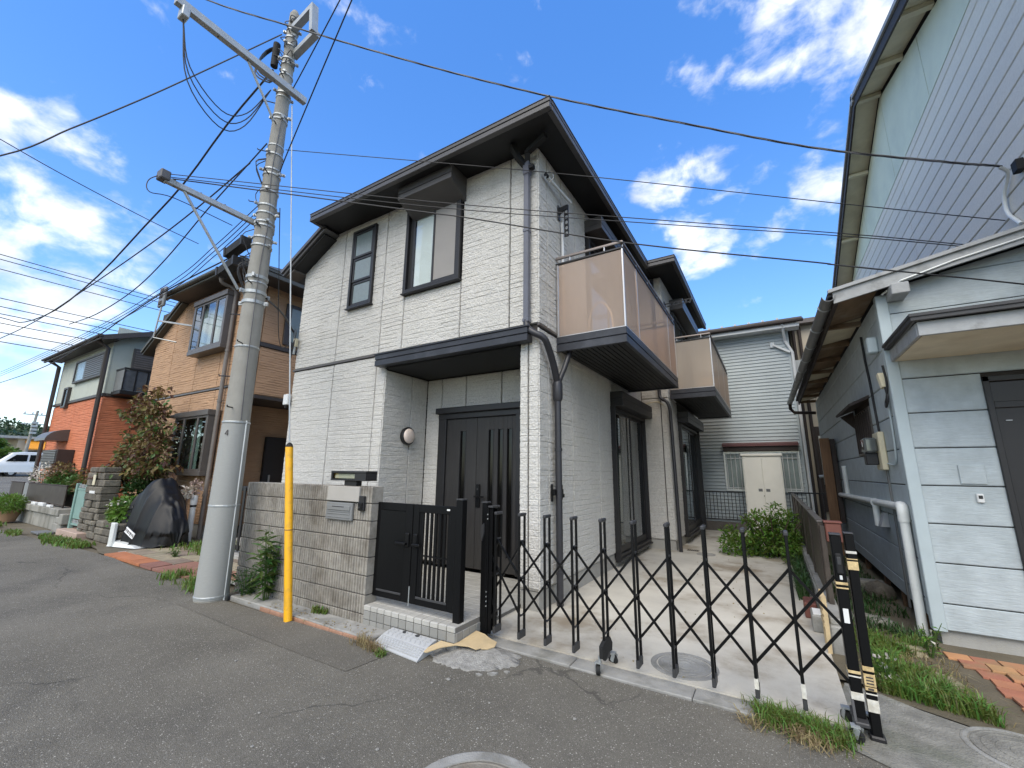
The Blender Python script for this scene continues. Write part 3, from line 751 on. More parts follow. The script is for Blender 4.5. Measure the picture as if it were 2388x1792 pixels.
# main roof
roof = MB()
roof.add([(-6.45, 3.86, 5.89), (-1.90, 3.86, 5.89), (-1.90, 8.5, 5.89), (-1.36, 8.5, 5.89), (-1.36, 13.25, 5.89), (-6.45, 13.25, 5.89), (-5.2, 6.2, 6.75), (-3.6, 6.2, 6.75), (-3.6, 11.2, 6.75), (-5.2, 11.2, 6.75)],
         [(0, 1, 7, 6), (1, 2, 8, 7), (2, 3, 4, 8), (4, 5, 9, 8), (5, 0, 6, 9), (6, 7, 8, 9)])
roof_o = roof.build('roof', MT['roof'], house)
fascia(roof_o, -6.51, -1.84, 3.80, 3.87, 5.75, MT['fascia'])
fascia(roof_o, -1.905, -1.835, 3.875, 8.52, 5.75, MT['fascia'])
fascia(roof_o, -1.83, -1.30, 8.45, 8.52, 5.755, MT['fascia'])
fascia(roof_o, -1.37, -1.295, 8.525, 13.3, 5.755, MT['fascia'])
fascia(roof_o, -6.515, -6.45, 3.875, 13.3, 5.75, MT['fascia'])
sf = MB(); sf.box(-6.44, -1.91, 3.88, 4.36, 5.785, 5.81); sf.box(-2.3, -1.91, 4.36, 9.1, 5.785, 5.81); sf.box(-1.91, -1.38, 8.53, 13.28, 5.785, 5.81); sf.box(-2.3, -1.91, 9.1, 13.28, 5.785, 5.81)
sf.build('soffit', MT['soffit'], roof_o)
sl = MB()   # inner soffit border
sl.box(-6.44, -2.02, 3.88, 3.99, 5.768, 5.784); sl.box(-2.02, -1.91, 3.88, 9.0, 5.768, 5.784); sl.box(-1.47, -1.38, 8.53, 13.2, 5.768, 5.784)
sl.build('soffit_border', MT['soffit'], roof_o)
# side skirt of the roof, sloping down to the left
p0, p1 = (-6.42, 5.735), (-7.62, 5.10)
def skirt(a, b, t0, t1, y0, y1, mat, name, par):
    nx, nz = (b[1]-a[1]), -(b[0]-a[0]); l = math.hypot(nx, nz); nx, nz = nx/l, nz/l
    if nz < 0: nx, nz = -nx, -nz
    mb = MB(); mb.prism([(a[0]+nx*t0, a[1]+nz*t0), (b[0]+nx*t0, b[1]+nz*t0), (b[0]+nx*t1, b[1]+nz*t1), (a[0]+nx*t1, a[1]+nz*t1)], 'y', y0, y1)
    return mb.build(name, mat, par)
skirt(p0, p1, .0, .055, 4.06, 13.2, MT['fascia'], 'skirt_roof', roof_o)
skirt(p0, p1, .057, .12, 4.03, 13.2, MT['fascia'], 'skirt_roof', roof_o)
skirt((-6.5, 5.68), (-7.45, 5.18), -.03, .0, 4.1, 13.1, MT['soffit'], 'soffit', roof_o)
MB().prism([(-7.35, 5.16), (-7.6, 5.09), (-7.35, 5.27)], 'y', 4.10, 4.36).build('eave_return', MT['tan_frame'], roof_o)

# window hood and windows, front
hood = MB()
hood.box(-4.52, -3.47, 3.98, 4.34, 5.655, 5.78, .004); hood.box(-4.515, -3.475, 3.992, 4.34, 5.645, 5.655); hood.box(-4.52, -3.47, 3.98, 4.05, 5.56, 5.645, .004)
hood.prism([(3.985, 5.56), (4.34, 5.40), (4.34, 5.645), (4.05, 5.645)], 'x', -4.515, -3.475)
hood.build('window_hood', MT['fascia'], house)

def frame_front(parent, x0, x1, z0, z1, y, w=.05, dep=.07, mat=None, name='window_frame', back=.06):
    mat = mat or MT['black_trim']; mb = MB()
    mb.box(x0, x0+w, y-dep, y+back, z0, z1, .004); mb.box(x1-w, x1, y-dep, y+back, z0, z1, .004)
    mb.box(x0+w, x1-w, y-dep, y+back, z0, z0+w, .004); mb.box(x0+w, x1-w, y-dep, y+back, z1-w, z1, .004)
    mb.box(x0-.02, x1+.02, y-dep-.02, y, z0-.022, z0-.001, .004)
    return mb.build(name, mat, parent)
def room(parent, x0, x1, y0, y1, z0, z1):
    """dark room behind a pane: five faces seen from inside"""
    mb = MB(); mb.box(x0, x1, y0, y1, z0, z1)
    return mb
def sash_front(parent, x0, x1, z0, z1, y, glass, w=.035, frame=None):
    mb = MB(); fr_ = frame or MT['black_trim']
    mb.box(x0, x0+w, y-.015, y+.015, z0, z1, .003); mb.box(x1-w, x1, y-.015, y+.015, z0, z1, .003)
    mb.box(x0+w, x1-w, y-.015, y+.015, z0, z0+w, .003); mb.box(x0+w, x1-w, y-.015, y+.015, z1-w, z1, .003)
    s_ = mb.build('sash', fr_, parent)
    MB().box(x0+w, x1-w, y-.003, y+.003, z0+w, z1-w).build('pane', glass, s_)
    return s_
w1 = frame_front(house, -4.63, -3.53, 4.17, 5.62, YF, .055, .06, name='window')
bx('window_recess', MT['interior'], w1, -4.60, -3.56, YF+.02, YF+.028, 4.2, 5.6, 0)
sash_front(w1, -4.50, -4.04, 4.225, 5.56, YF-.005, MT['glass_clear'])
bx('blind', MT['blind'], w1, -4.46, -4.08, YF+.010, YF+.014, 4.25, 5.54, 0)
ss = sash_front(w1, -4.06, -3.585, 4.225, 5.56, YF-.035, MT['screen'])
bx('jamb_panel', MT['soffit'], w1, -4.575, -4.50, YF-.01, YF+.01, 4.225, 5.56)
w2 = frame_front(house, -5.955, -5.365, 4.185, 5.635, YF, .045, .055, name='window')
mb = MB(); zs = [4.235, 4.66, 5.10, 5.585]
for k in range(3):
    sash_front(w2, -5.905, -5.415, zs[k], zs[k+1]-.006, YF-.01-.012*k, MT['frost'], .04)

# porch canopy
can = MB(); can.box(-5.02, -2.36, 4.20, 4.325, 3.045, 3.13, .005); can.box(-5.01, -2.37, 4.215, 4.325, 3.13, 3.142); can.box(-5.02, -2.36, 4.20, 4.325, 3.142, 3.215, .005); can.box(-5.035, -2.345, 4.185, 4.33, 3.215, 3.235, .003)
cano = can.build('porch_canopy', MT['blue_black'], house)
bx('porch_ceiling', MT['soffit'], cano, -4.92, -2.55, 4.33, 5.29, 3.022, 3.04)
# entrance door
dr = thing('entrance_door', None, None, (-3.8, 5.3, .1)); dr.parent = house; dr.matrix_parent_inverse = Matrix.Translation(-house.location)
YD = 5.30
fr = MB(); fr.box(-4.60, -4.44, YD-.06, YD+.05, .11, 2.40, .006); fr.box(-3.13, -2.98, YD-.06, YD+.05, .11, 2.40, .006); fr.box(-4.60, -2.98, YD-.065, YD+.05, 2.32, 2.405, .006)
fr.box(-4.63, -2.95, YD-.12, YD-.0, 2.405, 2.50, .01)
fr.build('door_frame', MT['black_trim'], dr)
for (a, b, slits) in ((-4.44, -3.845, ((-4.16, -4.06),)), (-3.84, -3.13, ((-3.62, -3.54), (-3.45, -3.37), (-3.29, -3.21)))):
    lf = MB(); cur = a
    for s0, s1 in slits:
        lf.box(cur, s0, YD-.025, YD+.02, .12, 2.315, .003)
        lf.box(s0, s1, YD-.025, YD+.02, .12, .32); lf.box(s0, s1, YD-.025, YD+.02, 2.12, 2.315); cur = s1
    lf.box(cur, b, YD-.025, YD+.02, .12, 2.315, .003)
    lo = lf.build('door_leaf', MT['door'], dr)
    for s0, s1 in slits:
        MB().box(s0, s1, YD-.002, YD+.004, .32, 2.12).build('door_glass', MT['dark_glass'], dr)
        st = MB(); st.box(s0-.012, s0, YD-.032, YD-.02, .31, 2.13, .002); st.box(s1, s1+.012, YD-.032, YD-.02, .31, 2.13, .002); st.build('glazing_bead', MT['black_trim'], dr)
hd = MB(); hd.box(-3.83, -3.755, YD-.05, YD-.025, .98, 1.31, .006); hd.box(-3.84, -3.66, YD-.09, YD-.068, 1.12, 1.145, .006); hd.box(-3.81, -3.785, YD-.07, YD-.04, 1.12, 1.145)
hd.build('door_handle', MT['black_metal'], dr)
MB().lathe([(.013, -.056), (.013, -.05)], (-3.79, YD, 1.24), 12, 'y').build('lock_cylinder', MT['cap_grey'], dr)
# wall lamp in the porch
lamp = thing('wall_lamp', 'round white porch lamp with black rim on the porch side wall', 'lamp', (-4.90, 4.85, 1.92))
MB().lathe([(.135, .0), (.14, .02), (.14, .05), (.125, .062)], (-4.915, 4.85, 2.035), 32, 'x').build('rim', MT['black_trim'], lamp, True)
MB().lathe([(.118, .055), (.112, .075), (.085, .095), (.04, .105), (.005, .108)], (-4.915, 4.85, 2.035), 32, 'x').build('diffuser', MT['lampglass'], lamp, True)

# ---- doors and shutters on the side
def slider(y0, y1, z0, z1, x, nm, curtain, hood_z=None):
    d_ = MB(); w = .055
    d_.box(x-.06, x+.07, y0, y0+w, z0, z1, .004); d_.box(x-.06, x+.07, y1-w, y1, z0, z1, .004)
    d_.box(x-.06, x+.07, y0+w, y1-w, z0, z0+.05, .004); d_.box(x-.06, x+.07, y0+w, y1-w, z1-.06, z1, .004)
    d_.box(x-.02, x+.10, y0, y1, z0-.03, z0-.001, .004)
    o = d_.build(nm, MT['black_trim'], house)
    mid = (y0+y1)/2
    for k, (a, b) in enumerate(((y0+w, mid+.03), (mid-.03, y1-w))):
        xx = x+.02-.035*k; s_ = MB()
        s_.box(xx-.014, xx+.014, a, a+.05, z0+.05, z1-.06, .003); s_.box(xx-.014, xx+.014, b-.05, b, z0+.05, z1-.06, .003)
        s_.box(xx-.014, xx+.014, a+.05, b-.05, z0+.05, z0+.16, .003); s_.box(xx-.014, xx+.014, a+.05, b-.05, z1-.11, z1-.06, .003)
        so = s_.build('sash', MT['black_trim'], o)
        MB().box(xx-.003, xx+.003, a+.05, b-.05, z0+.16, z1-.11).build('pane', MT['glass_dark'], so)
    # curtain folds
    cm = MB(); pr_ = []; n = 60
    yy = [y0+.1+(y1-y0-.2)*i/n for i in range(n+1)]
    vv = [(x-.14+.018*math.sin(i*1.35)+.008*math.sin(i*.7), y, z) for i, y in enumerate(yy) for z in (z0+.1, z1-.1)]
    cm.add(vv, [(2*i, 2*i+2, 2*i+3, 2*i+1) for i in range(n)]); cm.build('curtain', curtain, o, 2)
    return o
g1 = slider(7.0, 9.05, .16, 2.62, XS, 'sliding_door', MT['curtain'])
sb = MB(); sb.box(XS, XS+.22, 6.98, 9.07, 2.62, 2.74, .006); sb.box(XS, XS+.21, 6.985, 9.065, 2.74, 2.75); sb.box(XS, XS+.22, 6.98, 9.07, 2.75, 2.87, .006); sb.build('shutter_box', MT['black_trim'], house)
bx('shutter_rail', MT['black_trim'], house, XS, XS+.085, 6.965, 7.0, .10, 2.62)
g2 = slider(10.02, 12.5, .20, 2.6, -1.73, 'sliding_door', MT['curtain'])
sb = MB(); sb.box(-1.73, -1.50, 10.0, 12.55, 2.62, 2.72, .006); sb.box(-1.73, -1.51, 10.0, 12.55, 2.72, 2.73); sb.box(-1.73, -1.50, 10.0, 12.55, 2.73, 2.86, .006); sb.build('shutter_box', MT['black_trim'], house)
bx('shutter_rail', MT['black_trim'], house, -1.73, -1.62, 12.46, 12.54, .12, 2.62)
g3 = slider(6.0, 8.0, 3.28, 5.3, XS, 'sliding_door', MT['curtain'])
hb = MB(); hb.box(XS, XS+.3, 5.98, 8.03, 5.38, 5.46, .005); hb.box(XS, XS+.29, 5.98, 8.03, 5.46, 5.47); hb.box(XS, XS+.3, 5.98, 8.03, 5.47, 5.60, .005); hb.build('window_hood', MT['fascia'], house)
g4 = slider(10.02, 12.5, 3.28, 5.25, -1.73, 'sliding_door', MT['curtain'])
hb = MB(); hb.box(-1.73, -1.43, 10.0, 12.55, 5.30, 5.40, .005); hb.box(-1.73, -1.44, 10.0, 12.55, 5.40, 5.41); hb.box(-1.73, -1.43, 10.0, 12.55, 5.41, 5.55, .005); hb.build('window_hood', MT['fascia'], house)

# ---- balconies
def balcony(x0, x1, y0, y1, zb, posts_y, mat):
    b = MB(); h = .195
    def band(za, zb_, e):
        b.box(x0, x1+e, y0-e, y0+.05, za, zb_, .004); b.box(x1-.05, x1+e, y0+.05, y1-.05, za, zb_, .004); b.box(x0, x1+e, y1-.05, y1+e, za, zb_, .004)
    band(zb, zb+.095, .0); band(zb+.095, zb+.107, -.012); band(zb+.107, zb+h, 0)
    o = b.build('balcony', MT['blue_black'], house)
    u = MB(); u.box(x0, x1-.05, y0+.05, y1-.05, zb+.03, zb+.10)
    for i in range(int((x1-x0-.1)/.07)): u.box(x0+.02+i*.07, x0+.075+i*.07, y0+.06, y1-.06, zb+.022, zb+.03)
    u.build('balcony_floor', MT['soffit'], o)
    z0, z1 = zb+h, zb+1.23
    pw = .022
    for x, y in [(x0+.02, y0+.012), (x1-.012, y0+.012), (x1-.012, y1-.012), (x0+.02, y1-.012)]: MB().box(x-pw/2, x+pw/2, y-pw/2, y+pw/2, z0, z1, .003).build('balcony_post', MT['alu'], o)
    for y in posts_y: MB().box(x1-.03, x1-.006, y-pw/2, y+pw/2, z0, z1, .003).build('balcony_post', MT['alu'], o)
    MB().box(x0+.035, x1-.026, y0+.008, y0+.014, z0+.012, z1-.012).build('balcony_panel', mat, o)
    ys = [y0+.026]+list(posts_y)+[y1-.026]
    for a, c in zip(ys[:-1], ys[1:]): MB().box(x1-.014, x1-.008, a+.004, c-.004, z0+.012, z1-.012).build('balcony_panel', mat, o)
    MB().box(x0+.035, x1-.026, y1-.014, y1-.008, z0+.012, z1-.012).build('balcony_panel', mat, o)
    sill = MB(); sill.box(x0, x1, y0, y0+.03, z0, z0+.012, .002); sill.box(x1-.03, x1, y0+.03, y1, z0, z0+.012, .002); sill.build('panel_sill', MT['alu'], o)
    tr = MB(); tr.box(x0, x1, y0-.004, y0+.035, z1-.002, z1+.022, .003); tr.box(x1-.035, x1+.004, y0+.035, y1, z1-.002, z1+.022, .003); tr.box(x0, x1, y1-.03, y1+.004, z1-.002, z1+.022, .003)
    tr.build('top_frame', MT['black_trim'], o)
    hr = MB(); zr = z1+.10
    hr.tube([(x0, y0+.02, zr), (x1-.02, y0+.02, zr), (x1-.02, y1-.02, zr), (x0, y1-.02, zr)], .021, 10)
    hr.build('handrail', MT['rail_bronze'], o, True)
    for x, y in [(x0+.2, y0+.02), (x0+.68, y0+.02)] + [(x1-.02, y0+.06+(y1-y0-.12)*i/5) for i in range(6)]:
        MB().tube([(x, y, z1+.015), (x, y, zr)], .009, 8).build('handrail_bracket', MT['alu'], o)
    return o
b1 = balcony(XS+.015, -1.34, 4.83, 8.12, 3.04, (5.48, 7.52), MT['acrylic'])
b2 = balcony(-1.70, -.84, 9.26, 13.15, 3.04, (10.4, 11.8), MT['acrylic2'])
# hose lying coiled on the balcony floor
MB().tube(spline([(-1.55, 5.0, 3.26), (-1.60, 5.05, 3.55), (-1.75, 5.15, 3.74), (-1.92, 5.25, 3.70), (-2.0, 5.32, 3.45), (-1.98, 5.35, 3.28)], 30), .012, 7).build('garden_hose', MT['white_plastic'], label='pale looped hose behind the smoky panel of the front balcony', cat='hose')

# ---- downpipes
dp = MB()
dp.box(-2.445, -2.375, 4.245, 4.315, 3.33, 5.38, .006)
dp.box(-2.455, -2.365, 4.235, 4.325, 5.36, 5.55, .008)
dp.box(-2.452, -2.368, 4.238, 4.322, 4.52, 4.56, .004)
dp.box(-2.452, -2.368, 4.238, 4.322, 3.30, 3.345, .004)
dpo = dp.build('downpipe', MT['pipe_grey'], house)
MB().box(-2.365, -2.30, 4.235, 4.30, 5.42, 5.47).build('outlet_cover', MT['soffit'], dpo)
top = MB(); top.bar((-2.41, 4.28, 5.54), (-2.36, 4.20, 5.66), .075, .075); top.bar((-2.37, 4.21, 5.645), (-2.06, 4.13, 5.70), .065, .065); top.bar((-2.50, 4.20, 5.60), (-2.55, 4.12, 5.77), .07, .07); top.bar((-2.44, 4.27, 5.52), (-2.51, 4.18, 5.62), .07, .07)
top.build('pipe_elbow', MT['soffit'], dpo)
low = MB(); low.tube(spline([(-2.41, 4.28, 3.34), (-2.40, 4.27, 3.24), (-2.31, 4.26, 3.15), (-2.20, 4.32, 3.08), (-2.185, 4.42, 2.98), (-2.19, 4.58, 2.78), (-2.20, 4.68, 2.62)], 24), .042, 12)
low.build('pipe_bend', MT['pipe'], dpo, True)
lp = MB(); lp.tube([(-2.20, 4.70, -.0), (-2.20, 4.70, 2.40)], .040, 14); lp.build('lower_pipe', MT['pipe'], dpo, True)
MB().lathe([(.045, 2.36), (.062, 2.40), (.062, 2.58), (.048, 2.63)], (-2.20, 4.70, 0), 16).build('collector', MT['pipe'], dpo, True)
MB().tube([(-2.20, 4.72, 2.60), (-2.17, 4.84, 2.80), (-2.13, 4.95, 3.06)], .034, 12).build('balcony_drain', MT['pipe'], dpo, True)
for z in (.35, 1.75):
    MB().lathe([(.046, z), (.046, z+.035)], (-2.20, 4.70, 0), 14).build('pipe_joint', MT['pipe'], dpo)
br = MB(); br.box(-2.26, -2.235, 4.60, 4.62, 1.16, 1.36, .004); br.box(-2.265, -2.22, 4.79, 4.86, 1.17, 1.35, .006); br.box(-2.25, -2.21, 4.60, 4.86, 1.23, 1.30, .006); br.box(-2.23, -2.19, 4.80, 4.845, 1.20, 1.24, .004)
br.build('gate_latch_receiver', MT['black_metal'], house)
# downpipe of the rear bay
MB().tube(spline([(-1.90, 9.02, 5.7), (-1.88, 9.03, 3.6), (-1.88, 9.03, 3.15), (-1.84, 9.0, 3.02), (-1.74, 8.98, 2.95), (-1.69, 9.0, 2.80), (-1.685, 9.03, 2.5), (-1.67, 9.03, 1.2), (-1.66, 9.03, .02)], 48), .034, 12).build('downpipe', MT['pipe'], house, True)
MB().tube(spline([(-2.26, 9.06, 2.93), (-1.95, 9.05, 2.97), (-1.80, 9.04, 2.88)], 10), .012, 8).build('drain_hose', MT['cream'], house, True)
# pipe on the left corner, with service boxes
MB().tube([(XL-.06, 4.45, .05), (XL-.06, 4.45, 5.15)], .035, 12).build('downpipe', MT['black_trim'], house, True)
sbx = thing('service_box', 'white cable junction box on the left corner of the grey house', 'junction box', (XL-.03, 4.30, 2.62))
MB().box(XL-.10, XL+.04, 4.26, 4.33, 2.64, 2.83, .008).build('case', MT['white_plastic'], sbx)
MB().box(XL-.05, XL-.02, 4.27, 4.31, 2.58, 2.64, .004).build('gland', MT['rubber'], sbx)
cbx = thing('service_box', 'small cream cable bracket on the grey house corner, above the white box', 'junction box', (XL+.0, 4.28, 3.7))
MB().box(XL+.0, XL+.06, 4.26, 4.33, 3.72, 3.88, .01).build('insulator', MT['cream'], cbx)
MB().tube([(XL+.01, 4.29, 3.58), (XL+.03, 4.29, 3.74)], .02, 8).build('bolt', MT['galv'], cbx)

# ---- laundry brackets
lb = thing('laundry_bracket', 'black folded laundry bracket with round holes beside the front downpipe', 'bracket', (XS, 4.95, 4.7))
p = MB(); p.box(XS+.012, XS+.024, 4.915, 4.985, 5.02, 5.25, .003); p.build('wall_plate', MT['black_trim'], lb)
p = MB(); p.prism([(XS+.02, 5.10), (XS+.02, 5.21), (XS+.155, 5.225), (XS+.155, 5.165), (XS+.07, 5.14)], 'y', 4.935, 4.965); p.build('arm', MT['black_trim'], lb)
p = MB(); xa, xb = XS+.10, XS+.165
zs = [5.22-.5*i/10 for i in range(11)]
p.box(xa, xa+.010, 4.94, 4.96, 4.74, 5.22); p.box(xb-.010, xb, 4.94, 4.96, 4.74, 5.22)
for i in range(6):
    z = 4.735+.085*i; p.box(xa+.010, xb-.010, 4.94, 4.96, z, z+.018)
p.build('drop_bar', MT['black_trim'], lb)
for i in range(5):
    p = MB(); z = 4.785+.085*i
    ring = [(xa+.0325+.026*math.cos(t*math.pi/8), 4.95, z+.033*math.sin(t*math.pi/8)) for t in range(17)]
    p.tube(ring, .006, 6); p.build('ring', MT['black_trim'], lb)
rod = thing('laundry_pole', 'pale laundry pole stowed slanting on the upper side wall', 'pole', (XS+.05, 4.8, 5.2))
MB().tube([(XS+.06, 4.47, 5.41), (XS+.12, 5.14, 5.38)], .021, 10).build('tube', MT['white_plastic'], rod, True)
MB().tube([(XS+.06, 4.44, 5.412), (XS+.063, 4.50, 5.41)], .026, 10).build('end_cap', MT['black_trim'], rod, True)
MB().tube(spline([(XS+.05, 4.45, 5.35), (XS+.10, 4.46, 5.47), (XS+.14, 4.53, 5.40), (XS+.08, 4.52, 5.33)], 14), .006, 6).build('hook', MT['alu'], rod, True)
MB().tube([(XS+.045, 5.0, 3.4), (XS+.045, 5.0, 5.0)], .02, 8).build('overflow_pipe', MT['white_plastic'], house, True)
lb2 = thing('laundry_bracket', 'long dark laundry bracket sticking out above the rear balcony', 'bracket', (-1.73, 9.32, 5.1))
p = MB(); p.box(-1.72, -1.705, 9.28, 9.36, 5.08, 5.26, .003); p.build('wall_plate', MT['black_trim'], lb2)
p = MB(); p.bar((-1.71, 9.32, 5.20), (-1.18, 9.32, 5.225), .02, .014); p.bar((-1.71, 9.32, 5.13), (-1.18, 9.32, 5.16), .02, .014)
for i in range(7):
    x = -1.70+i*.085; p.bar((x, 9.32, 5.13), (x+.02, 9.32, 5.21), .02, .02, (1, 0, 0))
p.bar((-1.18, 9.32, 5.15), (-1.14, 9.32, 5.25), .02, .02, (1, 0, 0)); p.build('arm', MT['cap_grey'], lb2)
# ------------------------------------------------------------------ block wall, gate and steps
bw = thing('block_wall', 'ribbed grey-beige concrete block wall left of the black entrance gate', 'wall', (-4.78, 3.16, 0))
joints = [-.03, .11, .285, .46, .635, .81, .985, 1.16, 1.335]
x0, x1 = -5.99, -3.57
for ci in range(8):
    z0, z1 = joints[ci]+.005, joints[ci+1]-.005
    if ci == 7: z1 = 1.33
    mb = MB(); pitch = .040; n = int((x1-x0)/pitch); pts = [(x0, 3.24)]
    pts.append((x0, 3.094))
    for i in range(n):
        a = x0+.006+i*(x1-x0-.012)/n; w = (x1-x0-.012)/n
        j = random.uniform(-.002, .002)
        pts += [(a+w*.05, 3.108+j), (a+w*.28, 3.108+j), (a+w*.42, 3.094+j), (a+w*.86, 3.094+j)]
    pts += [(x1, 3.094), (x1, 3.24)]
    N_ = len(pts); v = []; f = []
    e = .006
    for (zz, ins) in ((z0, e), (z0+e, 0), (z1-e, 0), (z1, e)):
        for (x, y) in pts: v.append((x, y+(ins if y < 3.2 else 0), zz))
    for k in range(3):
        for i in range(N_): i2 = (i+1) % N_; f.append((k*N_+i, k*N_+i2, (k+1)*N_+i2, (k+1)*N_+i))
    f.append(tuple(3*N_+i for i in range(N_)))
    mb.add(v, f); mb.build('block_course', MT['block'], bw)
bx('wall_core', MT['mortar_dark'], bw, x0+.01, x1-.01, 3.112, 3.235, -.03, 1.325, 0)
# lamp, name plate, letter box, intercom
lp = thing('gate_lamp', 'flat black gate lamp with a pale window on top of the block wall', 'lamp', (-3.97, 3.15, 1.33))
MB().box(-4.07, -3.87, 3.12, 3.20, 1.33, 1.385, .006).build('foot', MT['black_trim'], lp)
m_ = MB(); m_.box(-4.26, -3.68, 3.08, 3.24, 1.465, 1.49, .005); m_.box(-4.26, -3.68, 3.08, 3.24, 1.386, 1.403, .004); m_.box(-3.86, -3.68, 3.085, 3.235, 1.403, 1.465); m_.box(-4.26, -4.235, 3.085, 3.235, 1.403, 1.465); m_.box(-4.235, -3.86, 3.15, 3.235, 1.403, 1.465)
m_.build('housing', MT['black_trim'], lp)
MB().box(-4.233, -3.862, 3.095, 3.105, 1.405, 1.463).build('window', MT['glass_clear'], lp)
MB().box(-4.225, -3.875, 3.112, 3.14, 1.408, 1.46, .004).build('tube', MT['cream'], lp)
bx('name_plate', MT['wall_plate_stone'] if 'wall_plate_stone' in MT else M('beige_stone_plate', (.40, .38, .345), .55, .05, 5), None, -4.27, -3.745, 3.068, 3.092, 1.172, 1.325, .003, label='plain beige-grey stone name plate high on the block wall', cat='name plate')
ml = thing('letter_slot', 'grey metal letter slot set in the block wall below the name plate', 'mailbox', (-4.05, 3.08, .97))
MB().box(-4.26, -3.83, 3.062, 3.092, .975, 1.155, .006).build('frame', MT['plate_dark'] if 'plate_dark' in MT else M('grey_paint_metal', (.20, .205, .205), .4, .05, 5), ml)
fm = ml.children[0].active_material
MB().box(-4.235, -3.86, 3.052, 3.063, 1.075, 1.125, .004).build('flap', fm, ml)
for z in (1.058, 1.035, 1.0):
    MB().box(-4.235, -3.86, 3.056, 3.063, z, z+.010, .002).build('groove_bar', fm, ml)
MB().box(-4.15, -3.95, 3.050, 3.056, 1.108, 1.118, .002).build('pull', MT['cap_grey'], ml)
ic = thing('intercom', 'small black intercom at the corner of the block wall', 'intercom', (-3.70, 3.08, 1.08))
MB().box(-3.735, -3.655, 3.06, 3.092, 1.085, 1.235, .006).build('hood', MT['black_trim'], ic)
MB().box(-3.725, -3.665, 3.045, 3.062, 1.09, 1.17, .006).build('panel', MT['black_metal'], ic)
MB().lathe([(.010, -.004), (.010, .002)], (-3.695, 3.043, 1.12), 10, 'y').build('button', MT['cap_grey'], ic)

# tiled step and porch floor
step = thing('entrance_step', 'tiled doorstep under the black gate', 'step', (-3.0, 3.2, 0))
XA, XBs, YA = -3.563, -2.42, 3.09
bx('step_core', MT['grout'], step, XA+.002, XBs-.002, YA+.006, 3.47, -.03, .198, 0)
nx = 12; wx = (XBs-XA)/nx
t_top = MB().box(.003, wx-.003, .003, .097, -.012, 0, .003).build('tile', MT['tile'], step); t_top.location = (XA, YA+.001, .205); t_top.matrix_parent_inverse = Matrix.Translation(-step.location)
t_fr = MB().box(.003, wx-.003, 0, .012, .003, .077, .003).build('tile', MT['tile_front'], step)
t_fr.location = (XA, YA-.006, .0)
t_nose = MB().box(.003, wx-.003, 0, .012, .003, .045, .004).build('tile', MT['tile'], step); t_nose.location = (XA, YA-.008, .158)
for i in range(nx):
    for j in range(4):
        if i+j: share(t_top, 'tile', step, (XA+i*wx, YA+.001+j*.1, .205))
    for j in range(3):
        z = (.080, .0, -.08)[j]
        if i == 0 and j == 2: t_fr.location = (XA, YA-.006, z)
        else: share(t_fr, 'tile', step, (XA+i*wx, YA-.006, z))
    if i: share(t_nose, 'tile', step, (XA+i*wx, YA-.008, .158))
# cheeks of the step
for j in range(4):
    for k in range(3):
        share(t_fr, 'tile', step, (XBs+.006, YA+.002+j*wx, (.080, .0, -.08)[k]), (0, 0, math.pi/2))
for j in range(5):
    for k in range(3):
        share(t_fr, 'tile', step, (XA-.006+.0, YA+.1+j*wx, (.080, .0, -.08)[k]), (0, 0, -math.pi/2))
pf = thing('porch_floor', 'beige square floor tiles of the porch behind the black gate', 'floor', (-3.7, 4.4, 0))
bx('bed', MT['grout'], pf, -4.92, -2.55, 3.48, 5.28, -.02, .058, 0)
tp = MB().box(.003, .147, .003, .147, -.01, 0, .003).build('tile', MT['tile'], pf); tp.location = (-4.92, 3.50, .066)
for i in range(16):
    for j in range(12):
        x, y = -4.92+i*.149, 3.50+j*.15
        if (i or j) and not (x > -2.62): share(tp, 'tile', pf, (x, y, .066))

# pedestrian gate
gate = thing('entrance_gate', 'low black double gate with vertical louvres between two posts', 'gate', (-3.08, 3.2, .2))
BG = MT['black_gate']
for x in (-3.70, -2.485):
    po = MB().box(x-.037, x+.037, 3.165, 3.24, .15 if x < -3 else .0, 1.235, .005).build('post', BG, gate)
    MB().box(x-.039, x+.039, 3.163, 3.242, 1.236, 1.25, .003).build('post_cap', MT['cap_grey'], po)
def leaf(x0, x1, open_, hx):
    f = MB(); w = .13 if not open_ else .10
    f.box(x0, x0+w*.75, 3.185, 3.22, .27, 1.175, .004); f.box(x1-w*.75, x1, 3.185, 3.22, .27, 1.175, .004)
    f.box(x0+w*.75, x1-w*.75, 3.185, 3.22, .27, .335, .004); f.box(x0+w*.75, x1-w*.75, 3.185, 3.22, 1.10, 1.175, .004)
    o = f.build('gate_leaf', BG, gate)
    a, b = x0+w*.75, x1-w*.75; n = 14
    for i in range(n):
        c = a+(b-a)*(i+.5)/n
        if open_ and i in (2, 4, 6, 8, 10, 12): continue
        p = (b-a)/n
        if open_: MB().box(c-p*.5+.001, c+p*.5-.001, 3.195, 3.212, .336, 1.099).build('slat', BG, o)
        else: MB().prism([(c-p*.42, 3.186), (c+p*.42, 3.208), (c+p*.42, 3.214), (c-p*.42, 3.196)], 'z', .336, 1.099).build('slat', MT['black_metal'], o)
    MB().box(a+.005, b-.005, 3.178, 3.186, .325, .345, .003).build('lower_rail', MT['cap_grey'], o)
    if open_: MB().box(a, b, 3.196, 3.216, .70, .712).build('tie_bar', BG, o)
    hnd = MB(); hnd.box(hx-.025, hx+.025, 3.165, 3.187, .77, .90, .008)
    s_ = -1 if not open_ else 1
    hnd.box(hx, hx+s_*(.13 if not open_ else .09), 3.135, 3.15, .79, .815, .006); hnd.box(hx-.010, hx+.010, 3.135, 3.17, .79, .815, .004)
    hnd.build('handle', MT['black_metal'], o)
    return o
